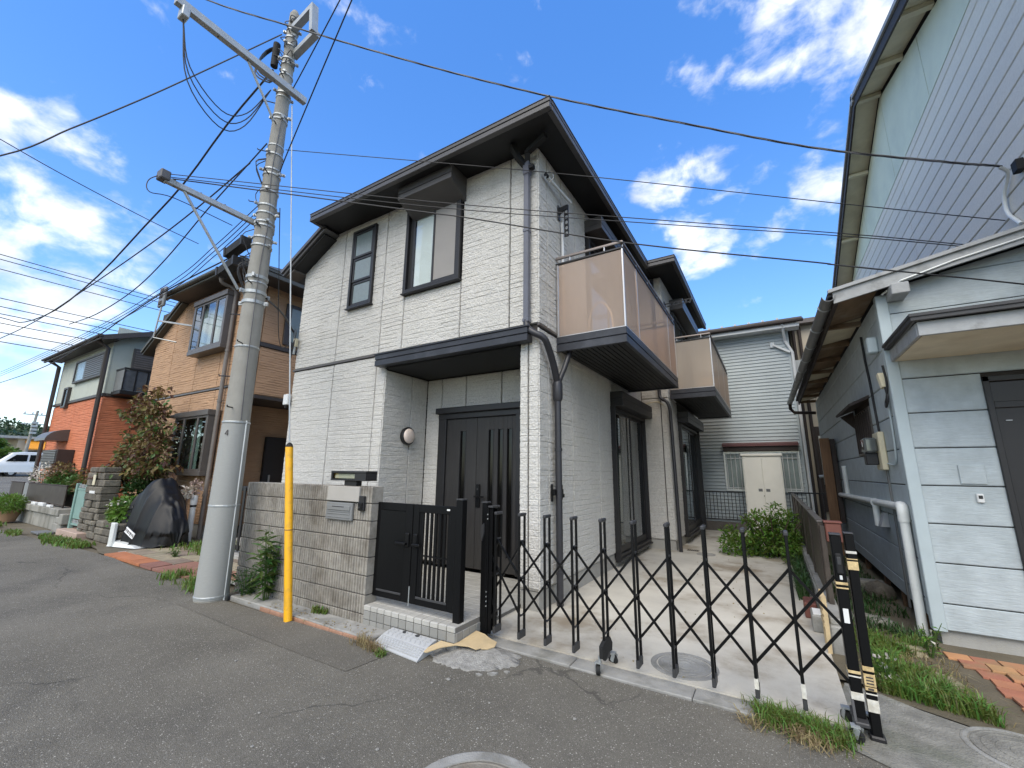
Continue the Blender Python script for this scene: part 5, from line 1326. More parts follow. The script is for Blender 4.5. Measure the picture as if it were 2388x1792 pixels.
# ------------------------------------------------------------------ brown boundary fence
bf = thing('boundary_fence', 'low dark brown panel fence on a concrete base along the driveway', 'fence', (.36, 8.6, 0))
bb = MB(); bb.box(.29, .42, 4.85, 13.0, -.02, .22, .01); bb.box(.30, .41, 4.90, 13.0, .22, .27, .006); bb.build('base', MT['concrete_kerb'], bf)
for i in range(5):
    y0_ = 5.50+i*1.495
    MB().box(.35, .375, y0_+.03, y0_+1.465, .30, 1.02, .003).build('panel', MT['fence_brown'], bf)
    MB().box(.335, .39, y0_-.025, y0_+.025, .27, 1.05, .004).build('post', MT['fence_brown'], bf)
MB().box(.335, .39, 12.97, 13.0, .27, 1.05, .004).build('post', MT['fence_brown'], bf)
MB().box(.330, .395, 5.47, 13.0, 1.022, 1.045, .004).build('top_rail', MT['tan_frame'], bf)
rb = thing('red_box', 'rust-red box mounted on the near end post of the brown fence', 'box', (.45, 5.45, .85))
MB().box(.39, .52, 5.38, 5.50, .85, 1.03, .008).build('body', MT['red_box'], rb); MB().box(.38, .53, 5.37, 5.51, 1.031, 1.048, .004).build('lid', MT['red_box'], rb)
MB().box(.345, .388, 5.40, 5.46, .27, 1.0, .004).build('bracket', MT['fence_brown'], rb)
for i, (x, y, r_, m, lab) in enumerate(((.20, 5.9, .1, 'red_box', 'rust-red brick on the driveway edge by the fence, farther of two'), (.24, 5.45, .2, 'concrete_kerb', 'tan block with pale top on the driveway edge by the fence, nearer of two'))):
    b_ = thing('loose_block', lab, 'block', (x, y, .02))
    MB().box(x-.055, x+.055, y-.14, y+.14, .02, .17, .008).build('body', MT[m], b_)
    MB().box(x-.04, x+.04, y-.11, y+.11, .171, .178).build('top_face', MT['label_white'] if i else MT['red_box'], b_)
cr = thing('wooden_crate', 'small slatted wooden crate standing between fence and gate post', 'crate', (.33, 4.95, .02))
for k in range(5): MB().box(.245, .285, 4.78, 5.05, .22+k*.05, .25+k*.05, .003).build('slat', MT['board_tan'], cr)
MB().box(.252, .283, 4.775, 4.80, .02, .47).build('stile', MT['board_tan'], cr); MB().box(.252, .283, 5.03, 5.055, .02, .47).build('stile', MT['board_tan'], cr)

# ------------------------------------------------------------------ houses at the back
bh = thing('aqua_house', 'pale aqua two-storey house with narrow lap siding behind the driveway', 'house', (-2.5, 14, 0))
prof = []; z = 0.0
v = []; f = []
zs_ = []
while z < 5.58: zs_ += [(z, .022), (z+.085, .002)]; z += .098
for x in (-9, .74):
    for (zz, d_) in zs_: v.append((x, 14-d_, zz))
n = len(zs_)
f = [(i, n+i, n+i+1, i+1) for i in range(n-1)]
mesh_obj('siding', v, f, MT['back'], bh)
MB().box(-9, .735, 14.01, 20, 0, 5.6).build('wall', MT['back'], bh)
MB().box(.70, .755, 13.965, 14.05, 0, 5.6).build('corner_trim', MT['back'], bh)
rf = MB(); rf.prism([(13.55, 5.80), (17.2, 6.75), (21, 5.8), (21, 5.75), (17.2, 6.69), (13.55, 5.74)], 'x', -9.5, 1.1); rfo = rf.build('roof', MT['back_roof'], bh)
MB().box(-9.4, 1.02, 13.62, 14.02, 5.56, 5.66).build('eave', MT['white_plastic'], rfo)
MB().tube([(-9.5, 13.56, 5.71), (1.12, 13.56, 5.71)], .05, 8).build('gutter', MT['brown_dark'], rfo)
MB().tube([(.62, 13.6, 5.66), (.66, 13.93, 5.25), (.80, 13.93, 4.9), (.81, 13.93, .1)], .04, 8).build('downpipe', MT['white_plastic'], bh)
MB().bar((.35, 13.93, 5.18), (.75, 13.9, 4.9), .05, .05).build('bracket_arm', MT['white_plastic'], bh); MB().box(.28, .40, 13.93, 13.99, 5.10, 5.26, .004).build('bracket_plate', MT['galv'], bh)
for k in range(6): MB().box(-1.3+k*.36, -1.24+k*.36, 13.8, 13.9, 5.88, 5.93).build('snow_guard', MT['galv'], rfo)
aw = MB(); aw.prism([(13.70, 2.27), (13.99, 2.33), (13.99, 2.39), (13.70, 2.33)], 'x', -1.20, .66); awo = aw.build('awning', MT['maroon'], bh)
MB().box(-1.18, .64, 13.75, 13.98, 2.14, 2.265).build('shutter_case', MT['brown_dark'], awo)
wd = MB(); wd.box(-1.2, -1.15, 13.93, 14.0, 1.02, 2.13); wd.box(.62, .66, 13.93, 14.0, 1.02, 2.13); wd.box(-1.15, .62, 13.93, 14.0, 1.02, 1.08); wd.box(-1.15, .62, 13.93, 14.0, 2.07, 2.13)
wdo = wd.build('window', MT['alu'], bh)
MB().box(-1.15, .62, 13.955, 13.96, 1.08, 2.07).build('pane', MT['frost'], wdo)
for k in range(16): MB().box(-1.13+k*.115, -1.115+k*.115, 13.88, 13.90, 1.05, 2.1).build('grille_bar', MT['white_plastic'], wdo)
for z in (1.10, 1.93): MB().box(-1.18, .64, 13.902, 13.912, z, z+.022).build('grille_rail', MT['white_plastic'], wdo)
ch = thing('cream_house', 'cream house with dark downpipes glimpsed in the gap behind the right house', 'house', (2.5, 17, 0))
MB().box(.95, 6, 16.5, 22, 0, 6.4).build('wall', MT['back2'], ch)
MB().box(.80, 6.2, 16.2, 22.2, 6.4, 6.55).build('roof', MT['back_roof'], ch)
for x, w in ((1.03, .05), (1.2, .04)): MB().tube([(x, 16.42, 0), (x, 16.42, 6.35)], .05, 8).build('downpipe', MT['brown_dark'], ch)
cw = MB().box(1.25, 1.75, 16.43, 16.48, .4, 3.0).build('dark_door', MT['brown_dark'], ch); MB().box(1.33, 1.45, 16.40, 16.428, 1.2, 2.7).build('door_glass', MT['curtain'], cw)
MB().box(.86, 1.6, 15.9, 16.48, 4.6, 5.1).build('balcony', MT['white_plastic'], ch)
MB().tube([(.95, 16.0, 4.3), (1.5, 16.0, 4.3)], .02, 6).build('meter_pipe', MT['galv'], ch)
MB().tube([(1.0, 13.5, 1.45), (1.25, 13.5, 1.5)], .04, 8).build('pipe_fitting', MT['galv'], label='cluster of grey pipe fittings in the gap beside the aqua house', cat='pipe fitting')
# steel cabinet and back fence
sh_ = thing('storage_cabinet', 'tall pale grey two-door steel cabinet at the end of the driveway', 'cabinet', (-.23, 13.2, 0))
MB().box(-.68, .21, 13.0, 13.5, .06, 1.97, .006).build('body', MT['shed'], sh_); MB().box(-.71, .24, 12.95, 13.52, 1.971, 2.03, .008).build('roof', MT['shed'], sh_)
MB().box(-.64, .17, 13.02, 13.48, 0, .06).build('base', MT['gutter'], sh_)
for a, b, hx_ in ((-.655, -.238, -.32), (-.232, .185, -.15)):
    d_ = MB().box(a, b, 12.975, 12.999, .10, 1.93, .004).build('door', MT['shed'], sh_)
    MB().box(hx_-.045, hx_+.045, 12.968, 12.976, 1.06, 1.13, .003).build('recessed_handle', MT['gutter'], d_)
MB().lathe([(.012, -.004), (.012, .0)], (-.25, 12.974, .95), 10, 'y').build('lock', MT['brown_dark'], sh_)
def railing(name, label, x0, x1, y, z0, z1, n):
    t = thing(name, label, 'railing', ((x0+x1)/2, y, 0))
    MB().box(x0, x1, y-.05, y+.10, -.02, z0-.05, .006).build('plinth', MT['mortar_dark'], t)
    MB().box(x0, x1, y-.02, y+.02, z1-.035, z1, .003).build('top_rail', MT['black_trim'], t); MB().box(x0, x1, y-.02, y+.02, z0, z0+.03, .003).build('bottom_rail', MT['black_trim'], t)
    for i in range(n+1):
        x = x0+.02+(x1-x0-.04)*i/n; MB().box(x-.008, x+.008, y-.008, y+.008, z0+.03, z1-.035).build('baluster', MT['black_trim'], t)
    return t
railing('railing', 'black baluster railing left of the steel cabinet', -1.74, -.72, 12.95, .30, 1.045, 11)
railing('railing', 'black baluster railing right of the steel cabinet, behind the brown fence', .28, 1.12, 13.25, .30, 1.06, 9)

# ------------------------------------------------------------------ terracotta pavers and stones at the right
pv = thing('terracotta_paving', 'broken terracotta pavers laid before the right house', 'paving', (1.5, 5.0, 0))
base = MB().box(-.5, .5, -.5, .5, -.02, 0, .012)
ptile = base.build('paver', MT['terracotta'], pv); first = True
tw, td = .165, .16
for r_ in range(7):
    y = 5.30-r_*td; off = (0, .05, .11, .03, .08, 0, .06)[r_]
    for c in range(16):
        x = 1.17+off+c*tw-(.0 if r_ < 3 else .12*(r_-2)*.5)
        if r_ >= 3 and (hsh(np.array([r_]), np.array([c]), 4)[0] < .18): continue
        if x < 1.08+.02*r_: continue
        lx, ly = tw-.012-(.03 if r_ >= 3 and (c+r_) % 3 == 0 else 0), td-.012
        loc = (x+random.uniform(-.006, .006), y+random.uniform(-.006, .006), .022+random.uniform(-.006, .005))
        rot = (random.uniform(-.015, .015), random.uniform(-.015, .015), random.uniform(-.02, .02)*(1+r_*.5))
        if first: ptile.location = loc; ptile.rotation_euler = rot; ptile.scale = (lx, ly, 1); first = False
        else: share(ptile, 'paver', pv, loc, rot, (lx, ly, 1))
def rock(name, label, x, y, z, sx, sy, sz, mat, seed, **k):
    rg = np.random.default_rng(seed); v = []; f = []; nu, nv_ = 12, 7
    for j in range(nv_+1):
        ph = math.pi*j/nv_
        for i in range(nu):
            th = 2*math.pi*i/nu; r_ = 1+.22*(vnoise(np.array([math.cos(th)*1.5+5]), np.array([math.sin(th)*1.5+ph*1.3+seed]), seed)[0]-.5)*2
            v.append((x+sx*r_*math.sin(ph)*math.cos(th), y+sy*r_*math.sin(ph)*math.sin(th), z+sz*r_*math.cos(ph)))
    for j in range(nv_):
        for i in range(nu): f.append((j*nu+i, j*nu+(i+1) % nu, (j+1)*nu+(i+1) % nu, (j+1)*nu+i))
    return mesh_obj(name, v, f, mat, k.get('parent'), 2, label=label, cat='stone' if label else None)
rock('stepping_stone', 'flat grey-brown stepping stone in the grass right of the gate post, nearest one', .86, 4.62, .01, .17, .13, .05, MT['flag'], 3)
rock('stepping_stone', 'flat stepping stone in the side passage, behind the nearest one', .80, 5.25, .01, .2, .14, .05, MT['flag'], 4)
rock('stepping_stone', 'pale stepping stone in the side passage beside the fence, farthest one', .74, 6.1, .01, .22, .18, .05, MT['concrete_right'], 5)
bx('concrete_beam', MT['concrete_right'], None, .45, 1.12, 7.6, 7.8, 0, .12, .01, label='low concrete beam lying across the side passage', cat='beam')
rock('garden_rock', 'rounded dark rock under the side wall of the right house', 1.0, 7.3, .05, .16, .2, .14, MT['rock'], 6)
# ------------------------------------------------------------------ tan house
th_ = thing('tan_house', 'tan brick-pattern two-storey house with dark bay windows, next left of the grey house', 'house', (-12.8, 4.75, 0))
T = MT['tan']; YT, XTR, XTL = 4.75, -10.40, -15.30
c = MB(); c.box(XTL+.03, XTR-.03, YT+.03, 12, .1, 6.0); c.box(XTL+.03, XTR-.03, YT+.03, 12, 3.2, 6.0)
MB().box(XTL+.03, XTR-1.5, YT+.03, 12, .1, 3.3).build('wall', MT['stone_core'], th_)
MB().box(XTL+.03, XTR-.03, YT+.03, 12, 3.22, 6.02).build('wall', MT['stone_core'], th_)
MB().box(XTR-1.5, XTR-.03, YT+.03, 5.22, .1, 3.22).build('wall', MT['stone_core'], th_)
MB().box(XTL+.02, XTR-.025, YT+.02, YT+.3, -.02, .27, .01).build('foundation', MT['concrete_fnd'], th_)
kw = dict(row=.062, col=.06, depth=.006, fr=(0, .2, .75), stone=(.25, .5), wob=.12)
skl = lambda u, z: z < 5.33+(u+15.3)*.60
for a, b in ((XTL, -14.0), (-14.0, -12.45), (-12.45, -11.2), (-11.2, XTR)):
    siding_panel(th_, T, FRONT(YT), a, b, .27, 3.345, **kw); siding_panel(th_, T, FRONT(YT), a, b, 3.40, 6.08, clip=skl, **kw)
bx('belt_course', MT['tan_frame'], th_, XTL-.01, XTR+.02, YT-.02, YT+.02, 3.352, 3.395)
siding_panel(th_, T, RIGHT(XTR), YT, 5.22, .27, 3.22, **kw)
for a, b in ((YT, 5.22), (5.22, 6.9), (6.9, 9.0)):
    siding_panel(th_, T, RIGHT(XTR), a, b, 3.24, 4.45, **kw); siding_panel(th_, T, RIGHT(XTR), a, b, 4.55, 6.05, **kw)
bx('belt_course', MT['tan_dark'], th_, XTR-.01, XTR+.03, YT-.03, 9, 4.45, 4.55)
bx('overhang_edge', MT['tan_dark'], th_, XTR-1.5, XTR+.02, 5.22, 9.0, 3.16, 3.24)
# recessed entrance under the overhang
siding_panel(th_, T, RIGHT(XTR-1.2), 5.25, 9, .1, 3.16, **kw); siding_panel(th_, T, FRONT(7.4), XTR-1.2, XTR, .1, 3.16, **kw)
ed = MB().box(XTR-1.18, XTR-1.08, 6.25, 7.25, .12, 2.35, .01).build('entrance_door', MT['black_trim'], th_)
MB().box(XTR-1.08, XTR-1.05, 6.4, 6.44, 1.0, 1.35).build('door_handle', MT['galv'], ed)
tl = thing('wall_lamp', 'round caged wall lamp in the shaded entrance of the tan house', 'lamp', (XTR-1.15, 5.62, 2.5))
MB().lathe([(.15, 0), (.15, .05), (.12, .06)], (XTR-1.19, 5.62, 2.62), 20, 'x').build('base', MT['black_trim'], tl)
MB().lathe([(.11, .06), (.09, .11), (.02, .13)], (XTR-1.19, 5.62, 2.62), 20, 'x').build('glass', MT['frost'], tl)
MB().tube([(XTR-1.05, 5.62-.12, 2.62), (XTR-1.04, 5.62+.12, 2.62)], .01, 6).build('cage_bar', MT['black_trim'], tl); MB().tube([(XTR-1.05, 5.62, 2.50), (XTR-1.04, 5.62, 2.74)], .01, 6).build('cage_bar', MT['black_trim'], tl)
# side window with shutter
sw = MB().box(XTR+.02, XTR+.07, 5.72, 6.9, 4.62, 5.72, .005).build('side_window', MT['tan_dark'], th_)
MB().box(XTR+.071, XTR+.075, 5.86, 6.8, 4.72, 5.62).build('pane', MT['frost'], sw)
# bay windows
def bay(x0, x1, z0, z1, curtain):
    y0 = YT-.26; o = thing('bay_window', None, None, ((x0+x1)/2, YT, z0)); o.parent = th_; o.matrix_parent_inverse = Matrix.Translation(-th_.location)
    b = MB(); F_ = MT['tan_frame']
    b.box(x0-.02, x1+.02, y0-.03, YT-.01, z1-.13, z1, .006); b.box(x0-.01, x1+.01, y0-.01, YT-.01, z0, z0+.10, .006)
    b.box(x0, x0+.05, y0, YT-.012, z0+.10, z1-.13, .004); b.box(x1-.05, x1, y0, YT-.012, z0+.10, z1-.13, .004)
    b.box(x0+.05, x1-.05, YT-.022, YT-.012, z0+.1, z1-.13)
    b.build('frame', F_, o)
    W_ = x1-x0-.1; xs_ = [x0+.05, x0+.05+W_*.28, x0+.05+W_*.72, x1-.05]
    for a, c_ in zip(xs_[:-1], xs_[1:]):
        s_ = MB(); s_.box(a, a+.04, y0, y0+.035, z0+.10, z1-.13, .003); s_.box(c_-.04, c_, y0, y0+.035, z0+.10, z1-.13, .003); s_.box(a+.04, c_-.04, y0, y0+.035, z0+.10, z0+.15, .003); s_.box(a+.04, c_-.04, y0, y0+.035, z1-.18, z1-.13, .003)
        so = s_.build('sash', F_, o); MB().box(a+.041, c_-.041, y0+.015, y0+.021, z0+.151, z1-.181).build('pane', MT['glass'], o)
    n_ = 40; aa = x0+.05+W_*(.06 if curtain is MT['curtain'] else .38); ww = W_*(.88 if curtain is MT['curtain'] else .26)
    vv_ = [(aa+ww*i/n_, YT-.09+.015*math.sin(i*1.4), z) for i in range(n_+1) for z in (z0+.12, z1-.15)]
    MB().add(vv_, [(2*i, 2*i+2, 2*i+3, 2*i+1) for i in range(n_)]).build('curtain', curtain, o, 2)
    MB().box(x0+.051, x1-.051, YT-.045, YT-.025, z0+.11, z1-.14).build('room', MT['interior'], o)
bay(-12.42, -10.75, 1.34, 2.82, MT['curtain_green']); bay(-12.40, -10.72, 4.28, 5.72, MT['curtain'])
MB().box(-12.95, -12.55, YT-.25, YT-.02, 2.74, 2.80, .01).build('small_awning', MT['tan_dark'], th_)
# roof
r = MB(); r.add([(-13.6, 4.28, 6.14), (-9.72, 4.28, 6.14), (-9.72, 12, 6.14), (-13.6, 12, 6.14), (-12.6, 6.8, 7.0), (-10.9, 6.8, 7.0), (-10.9, 10, 7), (-12.6, 10, 7)], [(0, 1, 5, 4), (1, 2, 6, 5), (2, 3, 7, 6), (3, 0, 4, 7), (4, 5, 6, 7)])
ro_ = r.build('roof', MT['tan_roof'], th_)
for a in ((-13.66, -9.66, 4.20, 4.28), (-9.735, -9.655, 4.285, 12)): fascia(ro_, *a, 5.96, MT['tan_roof'], .20)
MB().tube([(-13.7, 4.17, 6.06), (-9.62, 4.17, 6.06)], .055, 10).build('gutter', MT['tan_roof'], ro_, True)
s_ = MB(); s_.box(-13.6, -9.74, 4.285, 4.78, 6.02, 6.05); s_.box(-10.42, -9.74, 4.78, 12, 6.02, 6.05); s_.build('soffit', MT['tan_dark'], ro_)
skirt((-13.55, 6.0), (-15.75, 4.80), .0, .06, 4.60, 12, MT['tan_roof'], 'skirt_roof', ro_); skirt((-13.55, 6.0), (-15.75, 4.80), .062, .14, 4.56, 12, MT['tan_roof'], 'skirt_roof', ro_)
MB().tube(spline([(-10.75, 4.3, 5.98), (-10.78, 4.36, 5.84), (-10.74, 4.60, 5.78), (-10.72, 4.66, 5.6)], 10), .045, 10).build('pipe_elbow', MT['tan_pipe'], th_, True)
MB().tube([(-10.72, 4.66, 5.7), (-10.72, 4.66, .0)], .045, 12).build('downpipe', MT['tan_pipe'], th_, True)
for z in (.9, 3.0, 4.2): MB().lathe([(.055, z), (.055, z+.05)], (-10.72, 4.66, 0), 12).build('pipe_clip', MT['tan_pipe'], th_)
# antenna box on the left eave of the tan house
at = thing('antenna_box', 'grey perforated antenna box on a bracket at the left eave of the tan house', 'antenna', (-13.3, 4.0, 4.7))
MB().box(-13.28, -12.95, 3.98, 4.05, 5.58, 6.12, .02).build('box', MT['gutter'], at)
for z in (5.68, 5.86, 6.02): MB().box(-13.2, -13.03, 3.965, 3.982, z-.05, z+.05, .01).build('vent', MT['brown_dark'], at)
MB().tube([(-13.1, 4.02, 5.6), (-13.25, 4.02, 4.78), (-12.9, 4.4, 4.70)], .02, 6).build('mast', MT['galv'], at); MB().bar((-13.18, 4.02, 5.22), (-12.75, 4.70, 5.2), .04, .04).build('bracket', MT['galv'], at)
# side fence between tan house and grey house
sfn = thing('side_gate', 'dark vertical-slat fence between the block wall and the tan house', 'fence', (-7.6, 4.1, 0))
for i in range(14): MB().box(-8.5+i*.16, -8.44+i*.16, 4.08, 4.10, .12, 1.18, .003).build('slat', MT['black_trim'], sfn)
MB().box(-8.55, -6.2, 4.10, 4.13, 1.12, 1.2, .004).build('rail', MT['black_trim'], sfn); MB().box(-8.55, -6.2, 4.10, 4.13, .14, .2, .004).build('rail', MT['black_trim'], sfn)
MB().box(-8.6, -6.05, 4.0, 4.25, -.02, .08, .008).build('sill', MT['concrete_fnd'], sfn)
# white drain stub with dried flowers, by the tan house
ds = thing('drain_stub', 'white upright plastic pipe with a dark collar before the tan house', 'pipe', (-10.7, 4.35, 0))
MB().tube([(-10.62, 4.42, 0), (-10.62, 4.42, .72)], .055, 14).build('pipe', MT['white_plastic'], ds, True); MB().lathe([(.062, .70), (.062, .74)], (-10.62, 4.42, 0), 14).build('collar', MT['black_trim'], ds); MB().lathe([(.058, .74), (.066, .80), (.066, .92), (.06, .94)], (-10.62, 4.42, 0), 14).build('hopper', MT['white_plastic'], ds, True)

# ------------------------------------------------------------------ covered motorcycle
cv = thing('motorcycle_cover', 'black nylon cover draped over a parked motorcycle before the tan house', 'cover', (-10.6, 3.85, 0))
rx = [-11.80, -11.72, -11.58, -11.35, -11.05, -10.78, -10.60, -10.48, -10.34, -10.16, -9.95, -9.75, -9.58, -9.48, -9.46]; rzv = [.02, .45, .76, .96, 1.05, 1.17, 1.26, 1.26, 1.12, .97, .85, .72, .52, .28, .02]
nu, nv_ = 120, 72; V = []; Fc = []
for i in range(nu+1):
    x = -11.80+2.34*i/nu; rz_ = float(np.interp(x, rx, rzv)); t = i/nu
    w = .46*math.sin(math.pi*min(1, max(0, t)))**.4+.04
    for j in range(nv_+1):
        q = (j/nv_)*2-1; a = abs(q); sgn = 1 if q > 0 else -1
        y = sgn*w*(.70*math.sin(a*math.pi/2)+.30*a**3); z = rz_*(1-a**3.2)
        # gathers run down from the ridge, sharp at the crest; creases cross them
        ph = x*14+1.6*float(vnoise(x*3, 2.5+sgn, 4))*3+sgn*2
        crest = 1-abs(math.sin(ph*.5))**.55
        fold = (1.5*(crest-.35))*a+.7*(float(vnoise(x*5, q*2+20, 3))-.5)
        amp = .062*min(1, a*2.2)*(1-.3*(rz_ < .3))
        y += sgn*amp*fold
        z += .05*(float(vnoise(x*8+9, q*6, 5))-.5)*(1-a)
        xx = x+.09*a*(float(vnoise(x*4, q*2+5, 8))-.5)*2+.12*max(0, .75-z)*(1 if x > -10 else 0)*(z > .25)
        hem = 0.02+.07*float(vnoise(x*5, sgn*2, 9))
        xx = -10.78+(xx+10.63)*.74; V.append((xx, 3.88+y*.9+(t-.5)*.12, max(z*1.03, hem if a > .97 else .02)))
for i in range(nu):
    for j in range(nv_): k = i*(nv_+1)+j; Fc.append((k, k+nv_+1, k+nv_+2, k+1))
co = mesh_obj('fabric', V, Fc, MT['cover'], cv, 2)
lbp = thing('label_patch', None, None, (-10.2, 3.4, .3)); lbp.parent = cv; lbp.matrix_parent_inverse = Matrix.Translation(-cv.location)
c0, dx = Vector((-10.62, 3.37, .40)), Vector((.42, .0, -.10))
MB().add([c0, c0+dx, c0+dx+Vector((0, -.03, -.085)), c0+Vector((0, -.03, -.085)), c0+Vector((0, .01, 0)), c0+dx+Vector((0, .01, 0)), c0+dx+Vector((0, -.02, -.085)), c0+Vector((0, -.02, -.085))], [(0, 1, 2, 3), (4, 7, 6, 5), (0, 4, 5, 1), (1, 5, 6, 2), (2, 6, 7, 3), (3, 7, 4, 0)]).build('white_band', MT['label_white'], lbp)
for k in range(9):
    p = c0+dx*(.07+k*.105)+Vector((0, -.010, -.02)); MB().bar(p, p+Vector((.02*((k % 3)-1), -.014, -.045)), .022, .006, (0, 1, 0)).build('printed_mark', MT['ink'], lbp)

# ------------------------------------------------------------------ garden of the orange house: retaining wall, panels, gate, stone pillar
rw = thing('retaining_wall', 'weathered grey concrete retaining wall before the orange house', 'wall', (-18, 3.4, 0))
for i in range(6):
    x = -21.5+i*1.09; MB().box(x, x+1.08, 3.42+.0, 3.62, -.03, .33, .012).build('wall_block', MT['wall_grey'], rw)
MB().box(-21.6, -14.95, 3.36, 3.68, .331, .49, .012).build('coping', MT['wall_grey'], rw)
for i, (x0_, x1_, z1_) in enumerate(((-14.94, -14.45, .32), (-14.94, -14.3, .18), (-14.44, -14.2, .42))): MB().box(x0_, x1_, 3.34-.03*i, 3.7, -.02 if i == 1 else .183, z1_, .015).build('end_block', MT['wall_grey'], rw)
pn = thing('privacy_panel', 'dark brown panel screen standing on the retaining wall', 'screen', (-17.8, 3.5, .49))
for a, b in ((-20.8, -19.3), (-18.75, -15.2)):
    MB().box(a, b, 3.48, 3.51, .56, 1.02, .005).build('panel', MT['fence_brown'], pn); MB().box(a-.02, b+.02, 3.47, 3.52, 1.021, 1.05, .005).build('top_rail', MT['brown_dark'], pn)
    for k in range(4): x = a+.08+(b-a-.16)*k/3; MB().box(x-.02, x+.02, 3.49, 3.52, .49, .56).build('foot', MT['brown_dark'], pn)
for i in range(5): MB().box(-19.22+i*.1, -19.18+i*.1, 3.49, 3.51, .49, 1.03, .004).build('bar', MT['galv'], pn)
ORD = ['first', 'second', 'third', 'fourth', 'fifth', 'sixth', 'seventh', 'eighth', 'lowest']
for i, (x, s_) in enumerate(((-20.4, .05), (-20.0, .05), (-19.6, .05), (-18.4, .09), (-17.3, .12), (-16.6, .14), (-15.9, .1))):
    tag(MB().box(x-s_*1.6, x+s_*1.6, 3.37, 3.44, .492, .492+s_*.6, .01).build('white_stone', MT['label_white']), 'white stone on the retaining wall, '+ORD[i]+' from the left in its row', 'stone', 'white stones on the retaining wall')
gg = thing('garden_gate', 'pale green metal garden gate with scrollwork beside the stone pillar', 'gate', (-13.7, 3.45, .12))
MB().box(-14.10, -14.02, 3.38, 3.46, .10, 1.13, .008).build('post', MT['green_metal'], gg)
MB().box(-14.0, -13.42, 3.41, 3.43, .34, .98, .006).build('sheet', MT['green_metal'], gg); MB().box(-14.0, -13.42, 3.40, 3.44, .20, .24, .004).build('rail', MT['green_metal'], gg); MB().box(-14.0, -13.42, 3.40, 3.44, .98, 1.02, .004).build('rail', MT['green_metal'], gg)
for k in range(6):
    for zc2 in (1.07, .28):
        x = -13.95+k*.095; MB().tube([(x+.04*math.cos(t*.7), 3.42, zc2+.035*math.sin(t*.7)) for t in range(10)], .007, 5).build('scroll', MT['galv'], gg)
MB().box(-13.42, -13.36, 3.38, 3.46, .14, 1.13, .008).build('post', MT['green_metal'], gg)
st_ = bx('garden_step', MT['pink_step'], None, -14.15, -12.75, 3.22, 3.75, -.02, .12, .01, label='pinkish paved doorstep before the green garden gate', cat='step')
bx('drain_cover', MT['gutter'], None, -14.95, -14.35, 2.98, 3.25, -.01, .03, .006, label='flat dark drain cover on the verge by the retaining wall', cat='drain cover')
sp = thing('stone_pillar', 'dark stacked-stone pillar with a rounded top and small plate, by the garden gate', 'pillar', (-12.8, 3.5, 0))
random.seed(5)
z = 0.02; ri = 0
while z < 1.5:
    hgt = random.choice((.10, .12, .15)); hw = .52 if z < 1.15 else .52*math.sqrt(max(.06, 1-((z-1.1)/.52)**2)); x = -12.80-hw
    while x < -12.80+hw-.03:
        w = min(random.uniform(.18, .5), -12.80+hw-x); d_ = random.uniform(-.025, .02)
        MB().box(x+.006, x+w-.006, 3.36+d_, 3.66, z+.004, z+hgt-.004, .018).build('stone', MT['rock'], sp); x += w
    z += hgt; ri += 1
MB().box(-12.78-.08, -12.78+.06, 3.33, 3.345, 1.12, 1.34, .004).build('plate', MT['cream'], sp); MB().box(-12.95, -12.62, 3.335, 3.35, .94, 1.0, .004).build('plate', MT['label_white'], sp)
pl = thing('stone_planter', 'low dark stone planter wall in front of the leafy shrub', 'planter', (-11.6, 3.5, 0))
z = 0.0
for r_ in range(3):
    x = -12.27
    while x < -11.0:
        w = random.uniform(.25, .5); MB().box(x+.006, min(x+w, -10.98)-.006, 3.38+random.uniform(-.03, .02), 3.6, z+.004, z+.135, .02).build('stone', MT['rock'], pl); x += w
    z += .14
MB().box(-12.26, -11.0, 3.6, 4.4, 0, .36).build('soil', MT['earth'], pl)
bx('plastic_board', MT['pvc'], None, -11.13, -10.95, 3.28, 3.34, .02, .45, .01, label='pale upright plastic board at the end of the stone planter', cat='board')
pb = MB(); pb.add([(-11.1, 3.26, .02), (-10.3, 3.45, .02), (-10.25, 3.75, .02), (-10.95, 3.66, .02), (-11.05, 3.30, .12), (-10.45, 3.47, .05), (-10.4, 3.70, .06), (-10.95, 3.6, .13)], [(0, 1, 5, 4), (1, 2, 6, 5), (2, 3, 7, 6), (3, 0, 4, 7), (4, 5, 6, 7), (3, 2, 1, 0)])
pb.build('plastic_sheet', MT['pvc'], label='pale grey plastic wedge lying at the foot of the covered motorcycle', cat='sheet')
# flagstone paving before the tan house
fp_ = thing('flagstone_paving', 'mixed flagstone forecourt before the tan house, orange and dark red at the street', 'paving', (-8.8, 3.6, 0))
random.seed(9)
for r_ in range(5):
    y = 2.98+r_*.30; x = -10.2+r_*.0
    while x < -6.6:
        w = random.uniform(.4, .75)
        m = MT['flag_orange'] if (r_ == 0 and x < -9.0) else (MT['flag_red'] if (r_ == 0 or (r_ == 1 and x > -8.5)) else MT['flag'])
        a = [(x+.01, y+.01), (x+w-.01, y+random.uniform(0, .02)), (x+w-.01+random.uniform(-.02, .02), y+.285), (x+.01+random.uniform(-.02, .02), y+.285)]
        MB().prism(a, 'z', -.02, .016+random.uniform(0, .008)).build('flagstone', m, fp_); x += w
poly('forecourt_bed', [(-10.5, 2.99), (-6.5, 3.02), (-6.3, 4.7), (-15, 4.7), (-15, 3.3), (-11, 3.1)], .004, MT['earth'], kind='structure')

